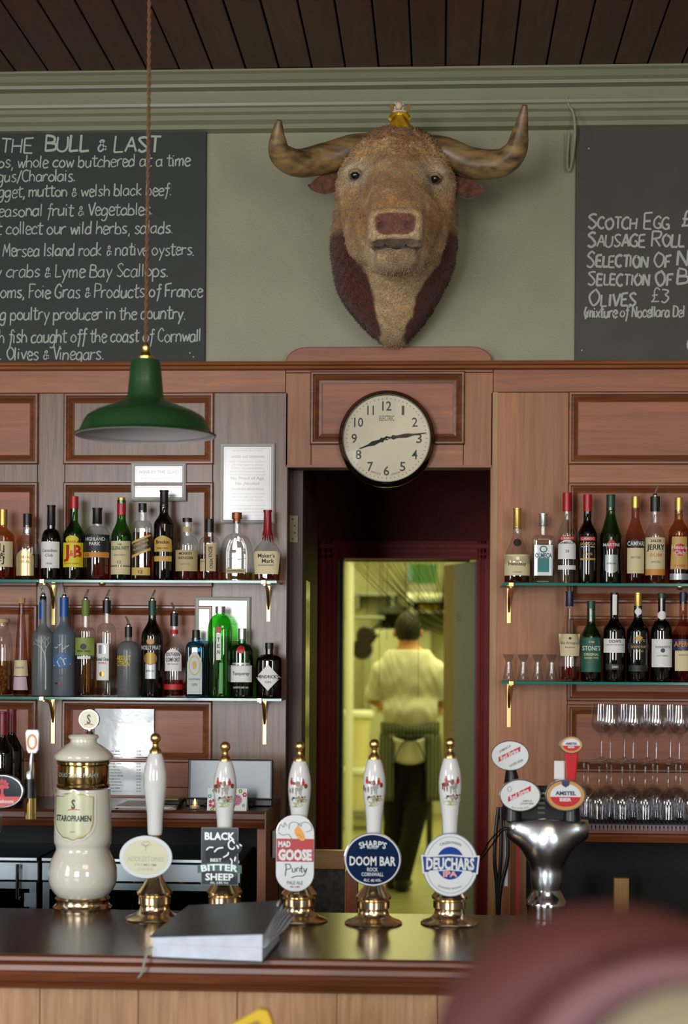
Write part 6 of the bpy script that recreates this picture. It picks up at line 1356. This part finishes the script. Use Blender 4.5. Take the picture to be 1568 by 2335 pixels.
g = Badge(t, s, 52, 396, -.022, 'handle_cap', 'small gold oval tap top').plate(circ(0, 0, 27, 20), SLV, .018); amst(g, 24, 18)
obj('price_card', Mb().box(15*s, 39*s, .004, .008, 316*s, 358*s), WHT, t, .001)
t, s = tfount(-92, 2080, 'steel beer font at the left frame edge with a round dark lens badge', None)
g = Badge(t, s, 107, 280, -.05, 'lens_badge', 'round dark lens badge with a red tree').plate(circ(0, 0, 47, 37), SLV, .022).lay(circ(0, 0, 44.5, 35), mat('lens_dark', (40, 48, 60), .1, .3, coat=.5)).lay([(44*math.cos(x), 34*math.sin(x)) for x in np.linspace(math.pi+.35, 2*math.pi-.35, 20)], mat('lens_orange', (206, 56, 40), .3), 'red_field')
TR_ = mat('tree_red', (200, 46, 66), .4); g.t('Oranjeboom', -2, -22, 8, 56, BWH, .02); g.lay([(-7, -12), (7, -12), (3, -6), (3, 8), (-3, 8), (-3, -6)], TR_, 'tree_emblem')
q = Mb()
for i, a in enumerate(np.linspace(-.2, 3.34, 7)): cx_, cz_ = 11*math.cos(a), 12+11*math.sin(a); q.add([((cx_+5.5*math.cos(a)*math.cos(b_)-3.6*math.sin(a)*math.sin(b_))*s, g.y-.0012, (cz_+5.5*math.sin(a)*math.cos(b_)+3.6*math.cos(a)*math.sin(b_))*s) for b_ in np.linspace(0, 6.283, 11)[:-1]], [tuple(range(10))])
q.add([((7*math.cos(b_))*s, g.y-.0013, (10+6*math.sin(b_))*s) for b_ in np.linspace(0, 6.283, 11)[:-1]], [tuple(range(10))]); obj('tree_crown', q, TR_, g.base)
obj('tap_body', Mb().tube([(162*s, 0, 215*s), (162*s, 0, 262*s)], [13*s, 13*s], 18), mat('warm_brass', (196, 170, 110), .14, 1.0), t); obj('tap_collar', Mb().tube([(160*s, 0, 262*s), (160*s, 0, 306*s)], [15*s, 13*s], 18), BLK, t)
obj('tap_lever', Mb().tube([(159*s, 0, 306*s), (159*s, 0, 322*s), (162*s, 0, 326*s), (163*s, 0, 352*s), (165*s, 0, 372*s)], [11*s, 11*s, 8*s, 5*s, 3*s], 16), STL, t)
g = Badge(t, s, 166, 390, -.008, 'tap_handle', 'white paddle tap handle with an orange letter O').plate([(-9, -26), (9, -26), (14, -18), (16, 20), (13, 28), (-13, 28), (-16, 20), (-13, -18)], BWH, .012, .002).ring(12, 18, 5, mat('letter_orange', (226, 150, 70), .4), 'letter')
# cables from the right fount to the door jamb
t = tfr; o_ = t.location
for i, d in enumerate((0, .012)):
    q = [P(1164, 1890+i*6, -1.33)-o_, P(1146, 1888+i*6, -1.2)-o_, P(1118, 1915+i*16, -1.05)-o_, P(1095, 1950+i*10, -1.0)-o_, P(1060, 1975+i*12, -.95)-o_, P(1040, 2000+i*6, -.9)-o_, P(1030, 2095, -.9)-o_]; obj('tap_cable', Mb().tube([tuple(v) for v in smooth(q, 6)], .0022, 6), BLK, t)

# ================================================================ book, foreground chair, yellow handle
zt = ZT+.0005; F = {}
fl0, fr0, br0, bl0 = P(342, 2190, -1.925), P(600, 2208, -1.965), P(640, 2100, -1.66), P(430, 2090, -1.63)
t = thing('menu_binder', 'thick dark covered binder of white pages lying on the front edge of the bar', 'book', (fl0.x, fl0.y, ZT)); O_ = t.location
def hexa(name, pts, m, z0, z1, bev=.0):
    """pts FL FR BR BL (x,y); z0,z1 lists per corner"""
    v = [(p.x-O_.x, p.y-O_.y, z) for p, z in zip(pts, z0)]+[(p.x-O_.x, p.y-O_.y, z) for p, z in zip(pts, z1)]
    return obj(name, Mb().add(v, [(3, 2, 1, 0), (4, 5, 6, 7), (0, 1, 5, 4), (1, 2, 6, 5), (2, 3, 7, 6), (3, 0, 4, 7)]), m, t, bev)
C4 = [fl0, fr0, br0, bl0]; sc4 = lambda k_: [fl0.lerp((fl0+fr0+br0+bl0)/4, k_), fr0.lerp((fl0+fr0+br0+bl0)/4, k_), br0.lerp((fl0+fr0+br0+bl0)/4, k_), bl0.lerp((fl0+fr0+br0+bl0)/4, k_)]
CV = mat('binder_cover', (30, 40, 42), .38, bump=.2, bscale=200); PG = mat('page_edges', (206, 218, 234), .6, noise=.04, nscale=30)
hexa('bottom_cover', C4, CV, [.001]*4, [.004]*4); hexa('page_block', sc4(.03), PG, [.0045]*4, [.034, .036, .038, .034])
hexa('upper_pages', sc4(.025), PG, [.0345, .0365, .0385, .0345], [.050, .068, .100, .080]); hexa('top_cover', sc4(-.015), CV, [.0505, .0685, .1005, .0805], [.0535, .0715, .1035, .0835], .0008)
rn = random.Random(5); q0, q1 = fr0-O_, br0-O_
for i in range(7):
    a = q0.lerp(q1, .0+.06*i); b_ = q0.lerp(q1, 1.0-.02*i); z0, z1 = .036+.004*i, .04+.009*i; out = .052-.006*i; m = Mb(); vs = []
    for j in range(9):
        u_ = j/8; p_ = a.lerp(b_, u_)
        for k_ in range(4): w_ = k_/3; vs.append((p_.x-.01+w_*(out*(.25+.75*u_)+.004*math.sin(u_*5+i)), p_.y+w_*.012, z0+(z1-z0)*u_+w_*(.0+.028*u_*(1-i*.06))+.004*math.sin(u_*7+i)*w_))
    m.add(vs, [(j*4+k_, j*4+k_+1, (j+1)*4+k_+1, (j+1)*4+k_) for j in range(8) for k_ in range(3)], True); o = obj('loose_page', m, mat('page_white', (206, 214, 232), .6), t); so = o.modifiers.new('th', 'SOLIDIFY'); so.thickness = .0006
q = [(.004, -.002, .030), (-.004, -.008, .020), (-.010, -.012, .0), (-.016, -.014, -.03), (-.026, -.015, -.044)]; m = Mb()
for j in range(len(q)): m.v += [(q[j][0]-.003, q[j][1], q[j][2]), (q[j][0]+.003, q[j][1]-.001, q[j][2])]
for j in range(len(q)-1): m.f.append((2*j, 2*j+1, 2*j+3, 2*j+2)); m.mi.append(0); m.sm.append(True)
o = obj('ribbon_marker', m, mat('ribbon_grey', (140, 140, 136), .6), t); so = o.modifiers.new('th', 'SOLIDIFY'); so.thickness = .0006
# foreground chair back (very close, out of focus)
YC_ = -4.78; c = P(1400, 2480, YC_); s = m_per_px(c); t = thing('leather_chair', 'out-of-focus round backed chair in burgundy leather with a cream inner pad, bottom right', 'chair', (c.x, YC_, 0)); cz_ = c.z
RL = mat('burgundy_leather', (80, 40, 40), .65, noise=.1, nscale=6, spec=.3); RL2 = mat('rose_piping', (108, 72, 76), .65); CP = mat('cream_pad', (136, 126, 98), .75)
def loft(name, loops, m, cap=False, n=72):
    mb = Mb(); vs = []
    for (x0, y0, rx, rz, yy) in loops:
        for k_ in range(n): a = 2*math.pi*k_/n; vs.append(((x0-1400+rx*math.cos(a))*s, yy, cz_-(y0-2480-rz*math.sin(a))*s))
    fs = [(j*n+k_, (j+1)*n+k_, (j+1)*n+(k_+1) % n, j*n+(k_+1) % n) for j in range(len(loops)-1) for k_ in range(n)]
    if cap: fs.append(tuple(((len(loops)-1)*n+k_) for k_ in range(n))); fs.append(tuple(range(n))[::-1])
    mb.add(vs, fs, True); return obj(name, mb, m, t, sharp=80)
loft('back_rim', [(1400, 2480, 405, 370, .075), (1400, 2480, 425, 390, .06), (1400, 2480, 432, 397, .02), (1404, 2480, 428, 393, -.015), (1430, 2480, 418, 380, -.042), (1480, 2480, 405, 360, -.055), (1545, 2480, 390, 333, -.045)], RL, True)
loft('piping', [(1545, 2480, 393, 336, -.045), (1550, 2481, 380, 326, -.062), (1562, 2484, 340, 303, -.066), (1574, 2488, 308, 282, -.060), (1580, 2490, 292, 270, -.046)], RL2)
loft('inner_pad', [(1580, 2490, 294, 272, -.046), (1580, 2490, 270, 250, -.056), (1580, 2490, 200, 190, -.060)], CP, True)
obj('seat', Mb().prism(rrect(-.20, .20, .40, .47, .03), -.02, .42), RL, t, .012)
for sx in (-.17, .17):
    for sy in (.03, .38): obj('leg', Mb().lathe([(.014, 0), (.02, .40)], 12, (sx, sy, 0)), WCT, t)
    obj('back_support', Mb().tube([(sx, .02, .44), (sx*.75, .02, cz_-.18)], .022, 10), RL, t)
# yellow folding sign, only its top shows
c = P(578, 2335, -2.5); s = m_per_px(c); t = thing('yellow_folding_sign', 'bright yellow plastic carry handle of a folding floor sign in front of the bar', 'sign', (c.x, -2.5, 0)); z0 = c.z
YP = mat('yellow_plastic', (214, 178, 24), .4)
q = [(-62, -40), (-56, -4), (14, 37), (34, 34), (44, 10), (52, -40), (26, -40), (20, -8), (16, 6), (8, 8), (-34, -14), (-38, -40)]
obj('carry_handle', Mb().prism([(x*s, z0+z*s) for x, z in q][::-1], -.014, .014), YP, t, .005)
for sy in (-1, 1):
    m = Mb(); m.add([(-.11, sy*.015, z0-.03), (.09, sy*.015, z0-.03), (.15, sy*.17, .0), (-.17, sy*.17, .0), (-.11, sy*.027, z0-.03), (.09, sy*.027, z0-.03), (.15, sy*.182, 0), (-.17, sy*.182, 0)], [(0, 1, 2, 3), (7, 6, 5, 4), (0, 4, 5, 1), (1, 5, 6, 2), (2, 6, 7, 3), (3, 7, 4, 0)]); obj('sign_panel', m, YP, t)

# ================================================================ the cook (back view)
YPn = 5.1; c = P(905, 2024, YPn); s = m_per_px(c); H_ = 1.75; zf0 = .16
def W(px, py, dy=0): p = P(px, py, YPn+dy); return np.array([p.x, YPn+dy, p.z])
def D0(X_, Y_, Z_): return lambda a, b, ra, rb: rcone(X_, Y_, Z_, a, b, ra, rb)
J = dict(head=W(930, 1440), neck=W(930, 1478), shL=W(871, 1534), shR=W(994, 1536), elL=W(852, 1592, .02), elR=W(1012, 1600, .02), haL=W(872, 1612, -.0+.28), haR=W(995, 1618, .30),
         chest=W(932, 1545), waist=W(935, 1640), hip=W(935, 1690), hL=W(912, 1712), hR=W(962, 1712), kL=W(899, 1830, .05), kR=W(952, 1840, -.03), aL=W(895, 1990, .10), aR=W(915, 2004, -.05))
for k_ in ('aL', 'aR'): J[k_][2] = zf0+.09
def torso(X_, Y_, Z_, g=0.0):
    D = D0(X_, Y_, Z_); d = ell(X_, Y_, Z_, J['chest']+np.array([0, .0, .0]), (.168+g, .112+g, .21+g)); d = smin(d, ell(X_, Y_, Z_, J['waist'], (.150+g, .105+g, .17+g)), .06)
    d = smin(d, smin(D(J['shL']+np.array([.03, 0, -.02]), J['neck']+np.array([-.02, 0, -.05]), .058+g, .05+g), D(J['shR']+np.array([-.03, 0, -.02]), J['neck']+np.array([.02, 0, -.05]), .058+g, .05+g), .02), .06)
    return d
def arms(X_, Y_, Z_, g=0.0, fore=True):
    D = D0(X_, Y_, Z_); d = D(J['shL'], J['elL'], .056+g, .044+g); d = smin(d, D(J['shR'], J['elR'], .056+g, .044+g), .01)
    if fore: d = smin(d, smin(D(J['elL'], J['haL'], .040, .027), D(J['elR'], J['haR'], .040, .027), .001), .01)
    return d
def legs(X_, Y_, Z_, g=0.0):
    D = D0(X_, Y_, Z_); d = ell(X_, Y_, Z_, J['hip']+np.array([0, 0, -.02]), (.155+g, .115+g, .13+g))
    for a, b_, k_ in (('hL', 'kL', 'aL'), ('hR', 'kR', 'aR')): d = smin(d, smin(D(J[a], J[b_], .085+g, .058+g), D(J[b_], J[k_], .056+g, .040+g*1.2), .03), .04)
    return d
def headf(X_, Y_, Z_):
    h = J['head']; d = ell(X_, Y_, Z_, h+np.array([0, .012, .012]), (.078, .098, .105)); d = smin(d, ell(X_, Y_, Z_, h+np.array([0, .045, -.05]), (.055, .055, .06)), .03)
    d = smin(d, ell(X_, Y_, Z_, h+np.array([0, .112, -.012]), (.012, .018, .022)), .012)
    D = D0(X_, Y_, Z_); return smin(d, D(h+np.array([0, -.01, -.06]), J['neck']+np.array([0, 0, -.06]), .052, .060), .02)
def ears(X_, Y_, Z_): h = J['head']; return np.minimum(ell(X_, Y_, Z_, h+np.array([-.083, .0, -.012]), (.014, .018, .030)), ell(X_, Y_, Z_, h+np.array([.083, 0, -.012]), (.014, .018, .030)))
def hands(X_, Y_, Z_):
    D = D0(X_, Y_, Z_); d = None
    for hk, sx in (('haL', -1), ('haR', 1)):
        h = J[hk]; q = ell(X_, Y_, Z_, h+np.array([0, .045, -.01]), (.040, .048, .017)); 
        for i in range(4):
            a = h+np.array([(i-1.5)*.019, .082, -.012]); b_ = a+np.array([(i-1.5)*.004, .034-abs(i-1.4)*.004, -.010]); e = b_+np.array([0, .014, -.028+abs(i-1.4)*.004]); q = smin(q, np.minimum(D(a, b_, .0095, .0085), D(b_, e, .0085, .007)), .003)
        a = h+np.array([-sx*.034, .03, -.008]); q = smin(q, D(a, a+np.array([-sx*.022, .038, -.016]), .011, .008), .005)
        d = q if d is None else np.minimum(d, q)
    return d
def bodyf(X_, Y_, Z_): return smin(smin(smin(np.minimum(headf(X_, Y_, Z_), ears(X_, Y_, Z_)), torso(X_, Y_, Z_), .03), arms(X_, Y_, Z_), .02), np.minimum(legs(X_, Y_, Z_), hands(X_, Y_, Z_)), .02)
t = thing('person', 'person seen from behind in a white short-sleeved shirt, tied striped apron and black trousers', 'person', (c.x+.03, YPn, zf0)); OP = tuple(t.location)
cx = J['waist'][0]; lo_, hi_ = (cx-.36, YPn-.22, zf0+.02), (cx+.36, YPn+.46, zf0+1.80)
SK = mat('skin', (196, 140, 104), .5); bd_ = sdf_obj('body', bodyf, lo_, hi_, .0085, SK, t, None, OP)
def fold(X_, Y_, Z_): return .004*np.sin(Z_*16+5*np.sin(X_*17+1)+3*np.sin(Z_*9))*np.sin(X_*19+3+2*np.sin(Z_*12))+.0015*np.sin(Z_*60+9*np.sin(X_*21))
wz = J['waist'][2]
def shirt(X_, Y_, Z_):
    d = smin(torso(X_, Y_, Z_, .022), arms(X_, Y_, Z_, .020, False), .03); d = smin(d, ell(X_, Y_, Z_, J['waist']+np.array([0, -.02, .05]), (.19, .13, .10)), .05)+fold(X_, Y_, Z_)
    d = np.maximum(d, (wz-.09-.0)-Z_-.05*np.cos(np.clip((X_-cx)*9, -1.57, 1.57))*0+.0); el = .5*(J['elL'][2]+J['elR'][2])
    d = np.maximum(d, np.where(np.abs(X_-cx) > .175, (el-.005)-Z_, -1)); return np.maximum(d, Z_-(J['neck'][2]-.01))
sdf_obj('shirt', shirt, lo_, hi_, .009, mat('shirt_white', (222, 222, 210), .7), bd_, None, OP)
obj('collar', Mb().lathe([(.066, 0), (.074, -.012), (.070, .014), (.062, .026), (.058, .024)], 28, tuple(J['neck']-np.array(OP)+np.array([0, 0, -.030])), cap=False), mat('shirt_white', (222, 222, 210), .7), bd_)
sdf_obj('trousers', lambda X_, Y_, Z_: np.maximum(np.maximum(legs(X_, Y_, Z_, .016)+.5*fold(X_, Y_, Z_), Z_-(wz-.05)), (zf0+.07)-Z_), lo_, hi_, .009, mat('trousers_black', (13, 13, 15), .8), bd_, None, OP)
def shoe(X_, Y_, Z_):
    d = None
    for k_, tw in (('aL', -.02), ('aR', .03)):
        a = J[k_]; D = D0(X_, Y_, Z_); q = smin(D((a[0], a[1]-.02, zf0+.045), (a[0]+tw, a[1]+.15, zf0+.035), .044, .038), D((a[0], a[1], zf0+.05), (a[0], a[1], zf0+.10), .046, .046), .03); d = q if d is None else np.minimum(d, q)
    return np.maximum(d, (zf0+.003)-Z_)
sdf_obj('shoes', shoe, (cx-.3, YPn-.2, zf0-.01), (cx+.3, YPn+.45, zf0+.2), .008, mat('shoe_black', (14, 14, 15), .4), bd_, None, OP)
def hairf(X_, Y_, Z_):
    h = J['head']; d = ell(X_, Y_, Z_, h+np.array([0, .004, .020]), (.086, .103, .108))+.002*np.sin(X_*160+Z_*60)*np.sin(Z_*190)
    d = np.maximum(d, (Y_-h[1]-.055)-(Z_-h[2])*.7); return np.maximum(d, (h[2]-.062-.02*np.cos((X_-h[0])*18))-Z_)
sdf_obj('hair', hairf, tuple(J['head']-.15), tuple(J['head']+.16), .006, mat('hair_dark', (22, 15, 11), .7, noise=.2, nscale=60), bd_, None, OP)
for sx in (-1, 1): obj('eye', Mb().sphere(tuple(J['head']-np.array(OP)+np.array([sx*.030, .098, .008])), .010, 10, 7), mat('eye_dark', (30, 26, 24), .2), bd_)
# apron: waistband, side cloths, bow and tails
def stripes(name, c1, c2):
    m, nt, b_ = _new(name); tc = nt.nodes.new('ShaderNodeTexCoord'); wv = nt.nodes.new('ShaderNodeTexWave'); wv.bands_direction = 'X'; wv.inputs['Scale'].default_value = 14
    rp = nt.nodes.new('ShaderNodeValToRGB'); rp.color_ramp.interpolation = 'CONSTANT'; rp.color_ramp.elements[0].color = lin(c1); rp.color_ramp.elements[1].color = lin(c2); rp.color_ramp.elements[1].position = .82
    nt.links.new(tc.outputs['Object'], wv.inputs[0]); nt.links.new(wv.outputs[0], rp.inputs[0]); nt.links.new(rp.outputs[0], b_.inputs[0]); b_.inputs['Roughness'].default_value = .8; MATS[name] = m; return m
AP = stripes('apron_stripe', (52, 58, 54), (150, 154, 130))
m = Mb(); vs = []; n = 40
for j, (z, gr, gy) in enumerate([(wz-.02, .186, .145), (wz-.06, .186, .145), (wz-.11, .184, .146)]):
    for k_ in range(n): a = 2*math.pi*k_/n; dz = .028*max(0, -math.sin(a))**8*(1 if j == 0 else 0); vs.append((cx+gr*math.cos(a)-OP[0], gy*math.sin(a), z-dz-OP[2]))
m.add(vs, [(j*n+k_, j*n+(k_+1) % n, (j+1)*n+(k_+1) % n, (j+1)*n+k_) for j in range(2) for k_ in range(n)], True); o = obj('apron_waistband', m, AP, bd_); o.modifiers.new('th', 'SOLIDIFY').thickness = .003
for sx in (-1, 1):
    m = Mb(); vs = []; nj, nk = 14, 12
    for j in range(nj):
        z = wz-.09-.42*j/(nj-1)
        for k_ in range(nk): a = math.radians(-62+152*k_/(nk-1)); r1, r2 = .188+.035*j/(nj-1)+.008*math.sin(k_*1.9+j*.25), .150+.03*j/(nj-1)+.008*math.sin(k_*2.3); vs.append((cx+sx*r1*math.cos(a)-OP[0], r2*math.sin(a), z-OP[2]))
    m.add(vs, [(j*nk+k_, j*nk+k_+1, (j+1)*nk+k_+1, (j+1)*nk+k_) for j in range(nj-1) for k_ in range(nk-1)], True); o = obj('apron_skirt', m, AP, bd_); o.modifiers.new('th', 'SOLIDIFY').thickness = .003
TI = mat('apron_tie', (54, 60, 52), .8); kx, ky, kz = cx-OP[0], -.155, wz-.105-OP[2]
obj('knot', Mb().sphere((kx, ky, kz), (.022, .014, .016), 12, 8), TI, bd_)
for pts in ([(0, 0, 0), (-.05, -.02, -.05), (-.09, -.01, -.14), (-.12, 0, -.24)], [(0, 0, 0), (.05, -.02, -.04), (.09, -.01, -.12), (.11, .01, -.2)], [(0, 0, 0), (-.05, -.02, .012), (-.10, .0, .0)], [(0, 0, 0), (.06, -.02, .01), (.13, .02, -.0)]):
    obj('apron_tie', Mb().tube([(kx+a, ky+b_, kz+d) for a, b_, d in smooth(pts, 4)], .008, 8, flat=.5), TI, bd_)
m = Mb(); vs = []
for j in range(8):
    z = wz-.10-.15*j/7
    for k_ in range(11): a = math.radians(-130+80*k_/10); vs.append((cx+.178*math.cos(a)-OP[0], .150*math.sin(a)-.004, z-OP[2]-.03*math.sin(math.pi*k_/10)))
m.add(vs, [(j*11+k_, j*11+k_+1, (j+1)*11+k_+1, (j+1)*11+k_) for j in range(7) for k_ in range(10)], True); o = obj('shirt_tail', m, mat('shirt_white', (222, 222, 210), .7), bd_); o.modifiers.new('th', 'SOLIDIFY').thickness = .003
